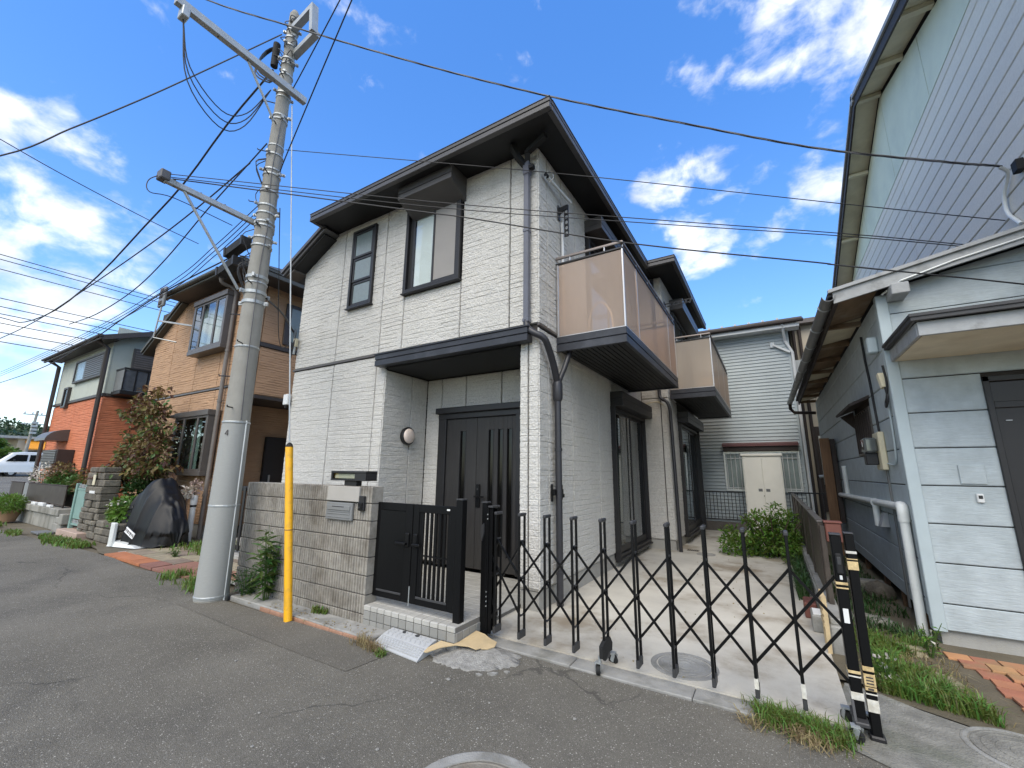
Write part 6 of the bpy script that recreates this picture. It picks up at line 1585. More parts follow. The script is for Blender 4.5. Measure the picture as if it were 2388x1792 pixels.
# ------------------------------------------------------------------ orange house
oh = thing('orange_house', 'two-storey house, orange brick below and pale green stucco above, at the far left', 'house', (-20, 4.4, 0))
YO, XOR, XOL = 4.40, -17.60, -22.75
ko = dict(row=.055, col=.25, depth=.004, fr=(0, .2), stone=(.4, .6), wob=0, crack=1.6)
MB().box(XOL+.03, XOR-.03, YO+.03, 12, .1, 5.5).build('wall', MT['stone_core'], oh)
for a, b in ((XOL, -20.2), (-20.2, XOR)): siding_panel(oh, MT['orange'], FRONT(YO), a, b, .3, 3.68, **ko)
siding_panel(oh, MT['orange'], RIGHT(XOR), YO, 6.2, .3, 3.68, **ko); siding_panel(oh, MT['orange'], RIGHT(XOR), 6.2, 9, .3, 3.68, **ko)
MB().box(XOL, XOR, YO-.004, YO+.025, 3.78, 5.48).build('stucco', MT['mint'], oh); MB().box(XOR-.025, XOR+.004, YO+.03, 9, 3.78, 5.95).build('stucco', MT['mint'], oh)
MB().box(XOL-.02, XOR+.02, YO-.04, YO+.02, 3.685, 3.775, .004).build('belt_course', MT['tan_dark'], oh); MB().box(XOR-.02, XOR+.04, YO+.021, 9, 3.685, 3.775, .004).build('belt_course', MT['tan_dark'], oh)
MB().box(XOL+.02, XOR-.02, YO+.02, YO+.3, 0, .3).build('foundation', MT['concrete_fnd'], oh)
orf = MB(); orf.prism([(4.0, 5.50), (8, 7.0), (12, 5.5), (12, 5.4), (8, 6.88), (4.0, 5.42)], 'x', XOL-.5, XOR+.45); orfo = orf.build('roof', MT['roof'], oh)
fascia(orfo, XOL-.5, XOR+.45, 3.95, 4.0, 5.36, MT['tan_dark'], .14)
MB().tube([(XOL-.5, 3.92, 5.46), (XOR+.47, 3.92, 5.46)], .05, 8).build('gutter', MT['tan_dark'], orfo, True)
MB().prism([(4.0, 5.34), (8, 6.82), (8, 6.98), (4.0, 5.48)], 'x', XOR+.40, XOR+.46).build('barge_board', MT['tan_dark'], orfo)
MB().box(XOL-.45, XOR+.4, 4.0, 4.42, 5.44, 5.47).build('soffit', MT['tan_dark'], orfo)
for x in (XOL+.05, XOR+.02):
    MB().tube([(x+.0, 4.0, 5.38), (x, 4.28, 5.2), (x, 4.30, .9)], .06, 10).build('downpipe', MT['tan_dark'], oh, True)
def ow(x0, x1, z0, z1):
    f_ = MB(); f_.box(x0, x1, YO-.10, YO-.005, z0, z0+.07, .004); f_.box(x0, x1, YO-.10, YO-.005, z1-.07, z1, .004); f_.box(x0, x0+.07, YO-.10, YO-.005, z0+.07, z1-.07, .004); f_.box(x1-.07, x1, YO-.10, YO-.005, z0+.07, z1-.07, .004)
    return f_.build('window', MT['tan_dark'], oh)
w_ = ow(-20.75, -17.95, 4.36, 5.16)
MB().box(-20.68, -19.75, YO-.07, YO-.06, 4.43, 5.09).build('pane', MT['frost'], w_)
MB().box(-19.75, -18.02, YO-.075, YO-.02, 4.43, 5.09).build('shutter', MT['tan_frame'], w_)
for k in range(9): MB().box(-19.72, -18.05, YO-.095, YO-.075, 4.46+k*.07, 4.50+k*.07).build('shutter_slat', MT['tan_frame'], w_)
w2_ = ow(-21.5, -21.0, 3.55, 4.28); MB().box(-21.43, -21.07, YO-.07, YO-.06, 3.62, 4.21).build('pane', MT['dark_glass'], w2_)
aw_ = MB(); 
vv_ = []; nn_ = 8
for x in (-21.4, -20.15):
    vv_.append((x, YO, 2.36))
    for i in range(nn_+1): t = i/nn_*math.pi/2; vv_.append((x, YO-.55*math.cos(t), 2.36+.38*math.sin(t)))
m_ = nn_+2; aw_.add(vv_, [tuple(range(m_))[::-1], tuple(range(m_, 2*m_))]+[(i, i+1, m_+i+1, m_+i) for i in range(m_-1)]+[(0, m_, 2*m_-1, m_-1)]); aw_.build('arched_awning', MT['tan_frame'], oh)
sb_ = MB().box(-20.7, -19.15, YO-.40, YO-.01, 1.44, 2.05, .01).build('shuttered_bay', MT['brown_dark'], oh)
for k in range(11): MB().box(-20.65, -19.2, YO-.43, YO-.401, 1.47+k*.052, 1.50+k*.052).build('louvre', MT['gutter'], sb_)
# balcony on the side of the orange house, with its shutter window
ob = MB(); ob.box(XOR+.02, XOR+.75, YO+.15, 6.4, 3.72, 3.84, .01); obo = ob.build('balcony', MT['black_trim'], oh)
MB().box(XOR+.70, XOR+.74, YO+.17, 6.38, 4.50, 4.56, .005).build('rail', MT['black_trim'], obo); MB().box(XOR+.03, XOR+.70, YO+.17, YO+.21, 4.50, 4.56, .005).build('rail', MT['black_trim'], obo)
MB().box(XOR+.70, XOR+.715, YO+.19, 6.36, 3.86, 4.49).build('screen', M('quilted_grey_screen', (.09, .10, .115), .4, .3, 6, .4, 8), obo); MB().box(XOR+.04, XOR+.70, YO+.182, YO+.195, 3.86, 4.49).build('screen', MT['gutter'], obo)
for k in range(8): y = YO+.18+k*.29; MB().box(XOR+.716, XOR+.74, y, y+.03, 3.845, 4.5).build('baluster', MT['black_trim'], obo)
os_ = MB().box(XOR+.006, XOR+.06, YO+.5, 6.5, 4.5, 5.35, .006).build('shutter_window', MT['tan_frame'], oh)
for k in range(10): MB().box(XOR+.061, XOR+.075, YO+.56, 6.44, 4.56+k*.075, 4.60+k*.075).build('shutter_slat', MT['tan_pipe'], os_)

# ------------------------------------------------------------------ far left: van, poles, awning shop
vz = ramp_z(-52)
vn = thing('white_van', 'white van parked on the rising lot beyond the orange house', 'van', (-52, 9.7, vz))
vprof = [(7.42, .35), (7.36, .80), (7.46, 1.05), (7.72, 1.20), (8.40, 1.90), (9.0, 1.98), (12.1, 1.95), (12.2, 1.0), (12.15, .35)]
vb_ = MB(); n = len(vprof); vv_ = []
for x, ins in ((-53.7, .10), (-53.6, 0), (-52.1, 0), (-52.0, .10)):
    for (y, z) in vprof:
        k = 1-(ins*.9 if z > 1.1 else ins*.2); vv_.append((x if z < 1.1 else (-52.85+(x+52.85)*.92), 9.8+(y-9.8)*k, vz+z-(ins*.3 if z > 1.7 else 0)))
ff_ = [tuple(range(n))]+[tuple(range(4*n-1, 3*n-1, -1))]
for r_ in range(3):
    for i in range(n): ff_.append((r_*n+i, r_*n+(i+1) % n, (r_+1)*n+(i+1) % n, (r_+1)*n+i))
vb_.add(vv_, ff_); vb_.build('body', MT['van'], vn, True)
X1 = -52.02
for y0_, y1_, y2_ in ((8.12, 8.62, 9.25), (9.38, 9.38, 10.6), (10.75, 10.75, 11.9)):
    MB().prism([(y0_, 1.22), (y2_, 1.22), (y2_, 1.74), (y1_, 1.74)], 'x', X1-.10, X1+.015).build('window', MT['dark_glass'], vn)
for o in list(vn.children):
    if o.name.startswith('window'): o.location.z += vz
MB().add([(-53.45, 7.78, vz+1.22), (-52.25, 7.78, vz+1.22), (-52.35, 8.36, vz+1.82), (-53.35, 8.36, vz+1.82), (-53.45, 7.70, vz+1.24), (-52.25, 7.70, vz+1.24), (-52.35, 8.28, vz+1.84), (-53.35, 8.28, vz+1.84)], [(4, 5, 6, 7), (0, 3, 2, 1), (0, 1, 5, 4), (1, 2, 6, 5), (2, 3, 7, 6), (3, 0, 4, 7)]).build('windscreen', MT['dark_glass'], vn)
for y in (8.55, 11.2):
    for x in (-52.12, -53.45):
        w_ = MB().lathe([(.30, -.1), (.32, -.06), (.32, .06), (.30, .1)], (x, y, vz+.32), 20, 'x').build('wheel', MT['rubber'], vn, True); MB().lathe([(.18, -.02), (.16, .02)], (x+.09, y, vz+.32), 14, 'x').build('rim', MT['galv'], w_)
MB().box(-53.6, -51.98, 7.36, 7.7, vz+.33, vz+.62, .05).build('bumper', MT['cap_grey'], vn)
MB().box(-52.3, -52.0, 7.42, 7.62, vz+.78, vz+.95, .02).build('headlight', MT['glass'], vn); MB().box(-53.6, -53.3, 7.42, 7.62, vz+.78, vz+.95, .02).build('headlight', MT['glass'], vn)
MB().box(-52.02, -51.98, 8.5, 8.62, vz+1.2, vz+1.38, .02).build('mirror', MT['black_trim'], vn)
def far_pole(x, y, h, label, lean=0, r0=.16):
    z = ramp_z(x); t = thing('distant_utility_pole', label, 'utility pole', (x, y, z))
    MB().tube([(x, y, z), (x, y+lean, z+h)], [r0, r0*.6], 8).build('shaft', MT['pole'], t)
    for k, dz in enumerate((.4, 1.3)): MB().bar((x, y-.9+lean, z+h-dz), (x, y+.9+lean, z+h-dz), .09, .09).build('crossarm', MT['galv'], t)
    for dy in (-.8, -.3, .3, .8): MB().lathe([(.05, 0), (.07, .1), (.03, .22)], (x, y+dy+lean, z+h-.35), 8).build('insulator', MT['white_plastic'], t)
    for k in range(4): MB().box(x+.1, x+.45, y-.2+lean*.8, y+.2+lean*.8, z+h*.62+k*.32, z+h*.62+k*.32+.2).build('transformer_part', MT['galv'], t)
far_pole(-60, 10.35, 5.9, 'slightly leaning utility pole beyond the white van, tallest of the distant poles', .25)
far_pole(-75, 9.9, 3.9, 'short distant pole left of the leaning utility pole, leftmost one', 0, .13)
far_pole(-75, 12.2, 4.0, 'short distant pole just behind the leaning utility pole', 0, .13)
sp_ = thing('awning_shop', 'low shop with a bright orange awning far behind the van', 'shop', (-66, 13, ramp_z(-66)))
zz = ramp_z(-66)
MB().box(-72, -66, 10.8, 18, zz, zz+3.3).build('wall', MT['back2'], sp_); MB().box(-72.5, -65.6, 7.2, 18.4, zz+3.3, zz+3.55).build('roof', MT['bargeboard'], sp_)
MB().prism([(-66, 3.2+zz), (-64.6, 2.3+zz), (-64.6, 2.2+zz), (-66, 3.0+zz)], 'y', 11.3, 17).build('awning', MT['canopy_orange'], sp_); MB().box(-66.05, -65.95, 11.5, 17, zz+.1, zz+2.1).build('shop_front', MT['dark_glass'], sp_)
# ------------------------------------------------------------------ plants
def leaf_mesh(P, D_, U_, L_, W_, fold=.25):
    """P: points, D_: leaf direction, U_: leaf up, arrays (n,3); returns verts, faces for pointed leaves of two folded halves"""
    n = len(P); S_ = np.cross(D_, U_); S_ /= np.linalg.norm(S_, axis=1)[:, None]+1e-9
    L_ = np.broadcast_to(L_, (n,))[:, None]; W_ = np.broadcast_to(W_, (n,))[:, None]
    a = P; m = P+D_*L_*.5; t = P+D_*L_
    l = m+S_*W_*.5+U_*W_*fold; r_ = m-S_*W_*.5+U_*W_*fold
    V = np.stack([a, l, t, r_], 1).reshape(-1, 3); k = np.arange(n)*4
    Fc = np.concatenate([np.stack([k, k+1, k+2], 1), np.stack([k, k+2, k+3], 1)], 0)
    # keep island order: both halves share the midrib vertices
    return V, Fc
def unit(a): return a/(np.linalg.norm(a, axis=1)[:, None]+1e-9)
def leaves(name, mat, parent, blobs, n, size, seed, droop=.2, shell=.55, aspect=.5, **k):
    rg = np.random.default_rng(seed); Ps, Ds = [], []
    vol = np.array([b[3]*b[4]*b[5] for b in blobs])**.8; cnt = (n*vol/vol.sum()).astype(int)
    for b, c_ in zip(blobs, cnt):
        d_ = unit(rg.normal(size=(c_, 3))); r_ = shell+(1-shell)*rg.random(c_)**.6
        r_ *= .8+.4*vnoise(d_[:, 0]*2.5+b[0]*3+5, d_[:, 1]*2.5+d_[:, 2]*2+b[1], seed)
        Ps.append(np.array(b[:3])+d_*r_[:, None]*np.array(b[3:6])); Ds.append(d_)
    P = np.concatenate(Ps); D0 = np.concatenate(Ds)
    D_ = unit(D0*.6+rg.normal(size=P.shape)*.6+np.array([0, 0, -droop])); U_ = unit(np.array([0, 0, 1.0])+rg.normal(size=P.shape)*.5)
    sz = size*(.6+.8*rg.random(len(P)))
    V, Fc = leaf_mesh(P, D_, U_, sz, sz*aspect)
    return mesh_obj(name, V.tolist(), Fc.tolist(), mat, parent, False, recalc=False, **k)
def grass(name, mat, pts_fn, n, h, seed, label, lean=.5, w=.006, cat='grass', kind='stuff'):
    rg = np.random.default_rng(seed); P = pts_fn(rg, n); n = len(P)
    hh = h*(.4+.9*rg.random(n)); az = rg.random(n)*2*np.pi; ln = lean*(.2+rg.random(n))
    dx = np.stack([np.cos(az), np.sin(az), 0*az], 1); side = np.stack([-np.sin(az), np.cos(az), 0*az], 1)*w*(.6+.8*rg.random(n))[:, None]
    m = P+dx*(ln*hh*.35)[:, None]+np.array([0, 0, 1.])*(hh*.6)[:, None]; t = P+dx*(ln*hh)[:, None]+np.array([0, 0, 1.])*(hh*(1-.35*ln))[:, None]
    V = np.stack([P-side, P+side, m+side*.8, m-side*.8, t], 1).reshape(-1, 3); k = (np.arange(n)*5).tolist()
    Fc = []
    for a in k: Fc.append((a, a+1, a+2, a+3)); Fc.append((a+3, a+2, a+4))
    o = mesh_obj(name, V.tolist(), Fc, mat, None, False, kind=kind, recalc=False)
    o['label'] = label; o['category'] = cat; return o
def strip(pts, wd, z=.0, cl=3.0):
    """random points along a polyline, clumped"""
    pts = [np.array(p, float) for p in pts]
    def f(rg, n):
        seg = rg.integers(0, len(pts)-1, n); t = rg.random(n); A = np.array([pts[i] for i in seg]); B = np.array([pts[i+1] for i in seg])
        p = A+(B-A)*t[:, None]+np.stack([rg.normal(size=n)*wd*.5, rg.normal(size=n)*wd], 1)
        keep = vnoise(p[:, 0]*cl, p[:, 1]*cl, 3) > .36
        p = p[keep]; return np.column_stack([p, np.full(len(p), z)])
    return f
def area(x0, x1, y0, y1, z=0.0, cl=4.0, th=.3, inside=None):
    def f(rg, n):
        p = np.column_stack([x0+(x1-x0)*rg.random(n), y0+(y1-y0)*rg.random(n)])
        keep = vnoise(p[:, 0]*cl, p[:, 1]*cl, 5) > th
        if inside is not None: keep &= inside(p[:, 0], p[:, 1])
        p = p[keep]; return np.column_stack([p, np.full(len(p), z)])
    return f
G_ = MT['grass']
grass('grass_verge', G_, strip([(-24, 2.68), (-17, 2.72), (-14, 2.82), (-11.4, 3.02)], .10, 0, 1.2), 5200, .10, 1, 'grass strip along the left road edge before the orange house', .7, .010)
grass('grass_tuft', G_, strip([(-7.4, 2.98), (-6.6, 2.98), (-6.15, 2.92)], .10, 0, 2), 1500, .13, 2, 'grass tuft at the left foot of the concrete utility pole', .8, .006)
grass('grass_tuft', G_, strip([(-9.9, 4.25), (-8.9, 4.2), (-8.3, 4.3)], .18, .01), 1600, .13, 3, 'grass patch beside the white drain stub at the tan house', .8, .008)
grass('grass_tuft', G_, strip([(-.28, 3.40), (.0, 3.38), (.22, 3.36)], .06, 0, 7), 1500, .10, 4, 'grass tuft at the road edge below the right end of the lattice gate', .9, .003)
grass('grass_dry', MT['grass_dry'], strip([(-.30, 3.32), (-.05, 3.28), (.15, 3.28)], .05, .002, 8), 520, .07, 5, 'dry straw lying before the grass tuft at the lattice gate', 2.2, .003)
grass('grass_yard', G_, area(.50, 1.25, 4.02, 5.55, 0, 5, .30, lambda x, y: (y > 4.22-.28*(x-.45)) & (y < 5.45) & (x < .80+.20*vnoise(y*5, x*5, 2)+.10*(y < 4.3))), 8500, .13, 6, 'long bright grass between the gate post and the right house', 1.0, .0045)
grass('grass_yard', MT['leaf_dark'], area(.46, 1.1, 5.4, 10, 0, 4, .35), 2600, .12, 7, 'dark weeds in the side passage along the right house', 1.0, .006)
grass('grass_tuft', G_, strip([(1.1, 4.0), (1.5, 4.05), (2.4, 4.05)], .05, 0, 5), 700, .06, 8, 'short grass along the pavement edge before the terracotta pavers', .9, .0045)
grass('grass_tuft', MT['leaf_dark'], strip([(.18, 6.5), (.20, 9.5)], .05, .02, 3), 1500, .22, 9, 'weeds along the foot of the brown fence on the driveway', .9, .006)
grass('weed_tuft', MT['grass_dry'], strip([(-3.42, 2.85), (-3.2, 2.80), (-2.95, 2.77)], .03, .0, 9), 420, .09, 10, 'dry reddish weeds at the kerb beside the plastic ramp', .8, .0028)
grass('weed_tuft', G_, strip([(-4.30, 3.05), (-4.1, 3.06)], .02, .03, 9), 160, .07, 11, 'tiny yellow-green weed at the foot of the block wall', .8, .007)
grass('weed_tuft', G_, strip([(-3.02, 2.76), (-2.88, 2.74)], .02, .0, 9), 120, .05, 12, 'tiny green weed in front of the plastic ramp', .8, .004)
grass('dry_grass', MT['grass_dry'], area(.48, 1.1, 4.0, 5.5, 0, 6, .35, lambda x, y: (y > 4.2-.28*(x-.45))), 900, .08, 13, 'dry blades mixed into the grass right of the gate post', 1.4, .003)
grass('leaf_litter', MT['grass_dry'], area(-2.0, .25, 3.6, 12.5, .022, 1.2, .62), 260, .012, 14, 'dry leaf litter scattered over the driveway', 2.6, .008, 'leaf litter')
grass('leaf_litter', MT['grass_dry'], strip([(-5.5, 2.95), (-3.3, 2.95)], .06, .036, 3), 200, .012, 15, 'dry leaf litter on the kerb before the block wall', 2.6, .006, 'leaf litter')
def stemmed(name, label, x, y, z0, h, spread, nst, nl, size, mat, seed, cat='plant', flowers=None, leafaspect=.28):
    t = thing(name, label, cat, (x, y, z0)); rg = np.random.default_rng(seed)
    P, D_ = [], []
    for s_ in range(nst):
        a = rg.random()*2*math.pi; r_ = spread*rg.random()**.7; hh = h*(.55+.5*rg.random())
        b0 = np.array([x+.15*r_*math.cos(a), y+.15*r_*math.sin(a), z0]); b1 = np.array([x+r_*math.cos(a), y+r_*math.sin(a)*.7, z0+hh])
        mid = (b0+b1)/2+np.array([0, 0, hh*.12]); pts = spline([b0, mid, b1], 8)
        MB().tube(pts, [.006*(1-.6*i/(len(pts)-1)) for i in range(len(pts))], 5).build('stem', MT['leaf'], t)
        for k in range(nl):
            q = .12+.88*(k+rg.random())/nl; p = np.array(pts[min(len(pts)-1, int(q*(len(pts)-1)))]); th = rg.random()*2*math.pi
            P.append(p); D_.append([math.cos(th), math.sin(th), rg.uniform(-.5, .5)])
    P = np.array(P); D_ = unit(np.array(D_)); U_ = unit(np.array([0, 0, 1.])+.3*rg.normal(size=P.shape)); sz = size*(.5+.8*rg.random(len(P)))
    V, Fc = leaf_mesh(P, D_, U_, sz, sz*leafaspect); mesh_obj('foliage', V.tolist(), Fc.tolist(), mat, t, recalc=False)
    if flowers:
        m_, nf, fs = flowers; k = rg.integers(0, len(P), nf); V, Fc = leaf_mesh(P[k]+rg.normal(size=(nf, 3))*.03, unit(rg.normal(size=(nf, 3))), unit(rg.normal(size=(nf, 3))), fs, fs*.9); mesh_obj('flowers', V.tolist(), Fc.tolist(), m_, t, recalc=False)
    return t
stemmed('tall_weed', 'tall leafy weed growing against the left half of the block wall', -5.1, 3.0, .03, .80, .24, 9, 26, .15, MT['leaf'], 21)
stemmed('weed_clump', 'dark weed clump between the utility pole and the block wall', -5.55, 3.02, 0, .42, .26, 14, 16, .08, MT['leaf_dark'], 22, flowers=(MT['petal'], 6, .03))
stemmed('flowering_weed', 'white-flowered weed in the grass right of the gate post', .56, 4.35, 0, .30, .16, 12, 10, .05, MT['leaf_bright'], 23, flowers=(MT['petal'], 40, .03))
stemmed('flowering_weed', 'small white-flowered weed at the foot of the right house corner', .98, 5.2, 0, .28, .14, 8, 8, .06, MT['leaf_bright'], 24, flowers=(MT['petal'], 10, .04))
stemmed('small_weed', 'small weed on the flagstones before the covered motorcycle', -8.9, 3.55, .02, .14, .14, 9, 8, .06, MT['leaf'], 25)
# shrub at the end of the driveway
sh1 = thing('shrub', 'bright green leafy shrub by the brown fence at the end of the driveway', 'shrub', (-.15, 9.5, 0))
for k in range(12):
    a = k*.52; MB().tube(spline([(-.1, 9.6, 0), (-.1+.25*math.cos(a), 9.6+.25*math.sin(a), .35), (-.1+.55*math.cos(a), 9.6+.45*math.sin(a), .72)], 6), .010, 5).build('branch', MT['bark'], sh1)
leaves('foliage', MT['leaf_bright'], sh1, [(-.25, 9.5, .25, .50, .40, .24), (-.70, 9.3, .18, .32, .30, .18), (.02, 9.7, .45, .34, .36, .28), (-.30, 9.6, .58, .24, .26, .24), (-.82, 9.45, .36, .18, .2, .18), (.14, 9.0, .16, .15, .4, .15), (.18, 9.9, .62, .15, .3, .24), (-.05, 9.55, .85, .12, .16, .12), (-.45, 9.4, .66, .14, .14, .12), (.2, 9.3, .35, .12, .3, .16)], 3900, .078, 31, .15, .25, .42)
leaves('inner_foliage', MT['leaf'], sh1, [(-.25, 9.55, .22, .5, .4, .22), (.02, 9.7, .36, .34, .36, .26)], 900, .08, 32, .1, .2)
# maple-like tree before the tan house
tr = thing('maple_tree', 'small olive-red leafed tree standing before the tan house', 'tree', (-12.55, 4.2, .36))
trunk = MB(); trunk.tube(spline([(-12.35, 4.2, .3), (-12.42, 4.18, .9), (-12.5, 4.15, 1.5), (-12.6, 4.1, 2.1), (-12.7, 4.1, 2.7)], 16), [.06*(1-.7*i/16) for i in range(17)], 8)
trunk.tube(spline([(-12.3, 4.2, .3), (-12.15, 4.1, .9), (-12.0, 4.0, 1.4)], 8), [.035*(1-.6*i/8) for i in range(9)], 7)
trunk.build('trunk', MT['bark'], tr, True)
lim = [((-12.45, 4.17, 1.1), (-13.2, 4.0, 1.6)), ((-12.48, 4.16, 1.3), (-11.8, 3.95, 1.9)), ((-12.5, 4.15, 1.6), (-13.3, 4.0, 2.2)), ((-12.55, 4.13, 1.8), (-11.7, 4.0, 2.4)), ((-12.6, 4.1, 2.1), (-13.2, 4.0, 2.75)), ((-12.45, 4.17, 1.0), (-12.9, 3.7, 1.35)), ((-12.05, 4.05, 1.3), (-11.6, 3.9, 1.5)), ((-12.62, 4.1, 2.3), (-12.3, 4.0, 2.95)), ((-12.68, 4.1, 2.5), (-12.9, 4.05, 3.2)), ((-12.55, 4.13, 1.7), (-13.6, 3.95, 1.75)), ((-12.5, 4.15, 1.4), (-11.5, 3.95, 1.75))]
blobs = []
rg_ = np.random.default_rng(4)
for a, b in lim:
    MB().tube(spline([a, ((a[0]+b[0])/2, (a[1]+b[1])/2, (a[2]+b[2])/2+.06), b], 6), [.022*(1-.12*i) for i in range(7)], 6).build('limb', MT['bark'], tr, True)
    for k in range(6):
        t = .35+.75*rg_.random(); blobs.append((a[0]+(b[0]-a[0])*t+rg_.normal()*.14, a[1]+(b[1]-a[1])*t+rg_.normal()*.1, a[2]+(b[2]-a[2])*t+rg_.normal()*.08, .30+.12*rg_.random(), .24, .10+.05*rg_.random()))
leaves('crown', MT['leaf_maple'], tr, blobs, 3100, .115, 41, .5, .25, .55)
leaves('crown_green', MT['leaf'], tr, blobs[::2], 900, .11, 42, .5, .25, .55)
# shrub with variegated leaves and flowers in the planter
sh2 = thing('flowering_shrub', 'leafy flowering shrub in the dark stone planter beside the motorcycle cover', 'shrub', (-11.6, 3.75, .36))
leaves('foliage', MT['leaf'], sh2, [(-11.75, 3.72, .55, .42, .3, .28), (-11.45, 3.68, .62, .32, .28, .26), (-12.05, 3.75, .45, .25, .25, .25), (-11.6, 3.6, .42, .3, .2, .18)], 2200, .10, 51, .3, .4)
leaves('pale_leaves', MT['leaf_bright'], sh2, [(-11.7, 3.66, .62, .42, .28, .25), (-11.4, 3.62, .5, .3, .25, .25)], 520, .11, 52, .3, .8, .6)
leaves('flowers', MT['petal'], sh2, [(-11.6, 3.6, .68, .45, .3, .2)], 60, .05, 53, .0, .8, .9)
sh3 = thing('ivy_bush', 'dark ivy bush between stone pillar and maple tree', 'shrub', (-12.2, 4.0, .36))
leaves('foliage', MT['leaf_dark'], sh3, [(-12.15, 3.95, .85, .28, .3, .5), (-12.3, 4.1, 1.2, .22, .25, .3), (-12.1, 3.8, .5, .3, .25, .25)], 1900, .085, 54, .2, .4)
sh4 = thing('balcony_plant', 'clipped green hedge plants on the retaining wall before the orange house', 'hedge', (-17, 3.9, .49))
leaves('foliage', MT['leaf'], sh4, [(-16.0, 3.85, 1.02, .55, .25, .22), (-17.2, 3.85, 1.1, .6, .3, .28), (-18.1, 3.9, 1.0, .4, .25, .2)], 2600, .10, 55, .1, .5)
leaves('red_leaves', MT['leaf_maple'], sh4, [(-17.3, 3.8, 1.35, .6, .3, .25), (-15.2, 3.85, 1.1, .4, .25, .35)], 700, .10, 56, .1, .5)
MB().box(-18.4, -15.4, 3.72, 4.1, .49, .8, .02).build('trough', MT['brown_dark'], sh4)
MB().tube([(-15.3, 3.8, .3), (-15.2, 3.8, 1.2)], .03, 6).build('trunk', MT['bark'], sh4)
fl = thing('blossom_tree', 'thin shrub with white blossoms in front of the white van', 'shrub', (-19.6, 3.95, .5))
for k in range(6): MB().tube([(-19.6, 3.95, .5), (-19.6+.5*math.cos(k*1.1), 3.95+.2*math.sin(k), 1.35)], .008, 5).build('branch', MT['bark'], fl)
leaves('blossom', MT['petal'], fl, [(-19.6, 3.95, 1.25, .75, .3, .35)], 420, .07, 57, 0, .2, .8)
leaves('foliage', MT['leaf'], fl, [(-19.6, 3.95, 1.1, .7, .3, .3)], 200, .07, 58, 0, .2)
pt = thing('potted_plant', 'grassy potted plant in a terracotta pot at the left road edge', 'potted plant', (-18.3, 3.12, 0))
MB().lathe([(.18, .0), (.26, .26), (.28, .27), (.28, .31), (.24, .31)], (-18.3, 3.12, 0), 18).build('pot', MT['pot'], pt, True)
leaves('foliage', MT['leaf_bright'], pt, [(-18.3, 3.12, .50, .58, .3, .22)], 1700, .12, 59, .2, .3, .18)
dfl = thing('dried_flowers', 'pale pink dried flowers leaning over the white drain stub', 'flowers', (-10.75, 4.35, .9))
for k in range(7): MB().tube([(-10.62, 4.42, .9), (-10.85+.06*k, 4.33, .9+.05*k+.1)], .005, 4).build('stem', MT['bark'], dfl)
leaves('petals', MT['petal_pink'], dfl, [(-10.72, 4.35, .98, .14, .1, .10), (-10.58, 4.40, 1.15, .12, .08, .12), (-10.85, 4.33, .92, .08, .06, .05)], 90, .085, 60, 0, .2, .9)
leaves('petals_white', MT['petal'], dfl, [(-10.70, 4.35, 1.0, .16, .1, .12)], 60, .085, 61, 0, .2, .9)
# bench and dark chair back by the planter
bn = thing('garden_chair', 'weathered dark garden chair half hidden behind the flowering shrub', 'chair', (-11.9, 4.35, .36))
MB().box(-12.15, -11.65, 4.5, 4.54, .72, 1.1, .01).build('backrest', MT['black_trim'], bn); MB().box(-12.15, -11.65, 4.15, 4.5, .66, .71, .01).build('seat', MT['gutter'], bn)
for x in (-12.13, -11.67):
    for y in (4.17, 4.5): MB().box(x-.02, x+.02, y-.02, y+.02, .36, .66).build('leg', MT['wood'], bn)
# far wooded hill
rgn = np.random.default_rng(77)
hv, hf = [], []
hx_, hy_ = np.linspace(-420, -170, 22), np.linspace(-120, 260, 40)
for x in hx_:
    for y in hy_:
        d_ = math.exp(-((x+290)/75)**2)*(16*math.exp(-((y-36)/75)**2)+9*math.exp(-((y+60)/50)**2)+9*math.exp(-((y-160)/60)**2)); hv.append((x, y, .8+d_*1.0+1.5*float(vnoise(x*.05, y*.05, 2))))
for i in range(len(hx_)-1):
    for j in range(len(hy_)-1): k = i*len(hy_)+j; hf.append((k, k+len(hy_), k+len(hy_)+1, k+1))
mesh_obj('hill', hv, hf, MT['hill'], None, 2, kind='structure')
fw_b = []
for k in range(230):
    x = rgn.uniform(-285, -190); y = rgn.uniform(-20, 110)
    d_ = math.exp(-((x+290)/75)**2)*(16*math.exp(-((y-36)/75)**2)+9*math.exp(-((y+60)/50)**2)+9*math.exp(-((y-160)/60)**2))
    s_ = rgn.uniform(2.2, 4.2); fw_b.append((x, y, .8+d_+s_*.4, s_*1.2, s_*1.2, s_*.8))
o = leaves('far_wood', MT['leaf_far'], None, fw_b, 26000, 1.1, 62, .1, .75, .8, kind='stuff'); o['label'] = 'dense dark green woods covering the far hill'; o['category'] = 'woods'
def roundtree(x, y, r_, h, label, mat, seed):
    z = ramp_z(x); t = thing('round_tree', label, 'tree', (x, y, z))
    MB().tube([(x, y, z), (x, y, z+h*.6)], [.14, .08], 7).build('trunk', MT['bark'], t)
    rg = np.random.default_rng(seed); bl = [(x+rg.normal()*r_*.4, y+rg.normal()*r_*.4, z+h*.6+rg.normal()*r_*.25, r_*.55, r_*.55, r_*.42) for k in range(9)]
    leaves('crown', mat, t, bl, 2600, .32, seed, .1, .55, .7)
roundtree(-57, 7.6, 1.5, 3.6, 'bright green round tree beyond the white van, upper left one', MT['leaf_far_bright'], 71)
roundtree(-54.5, 8.3, 1.1, 2.2, 'bright green round bush just behind the white van roof', MT['leaf_far_bright'], 72)
roundtree(-80, 16.5, 2.4, 4.5, 'dark green tree behind the orange awning shop', MT['leaf_far'], 73)
roundtree(-78, 11, 2.0, 3.4, 'dark green tree behind the short distant poles', MT['leaf_far'], 74)

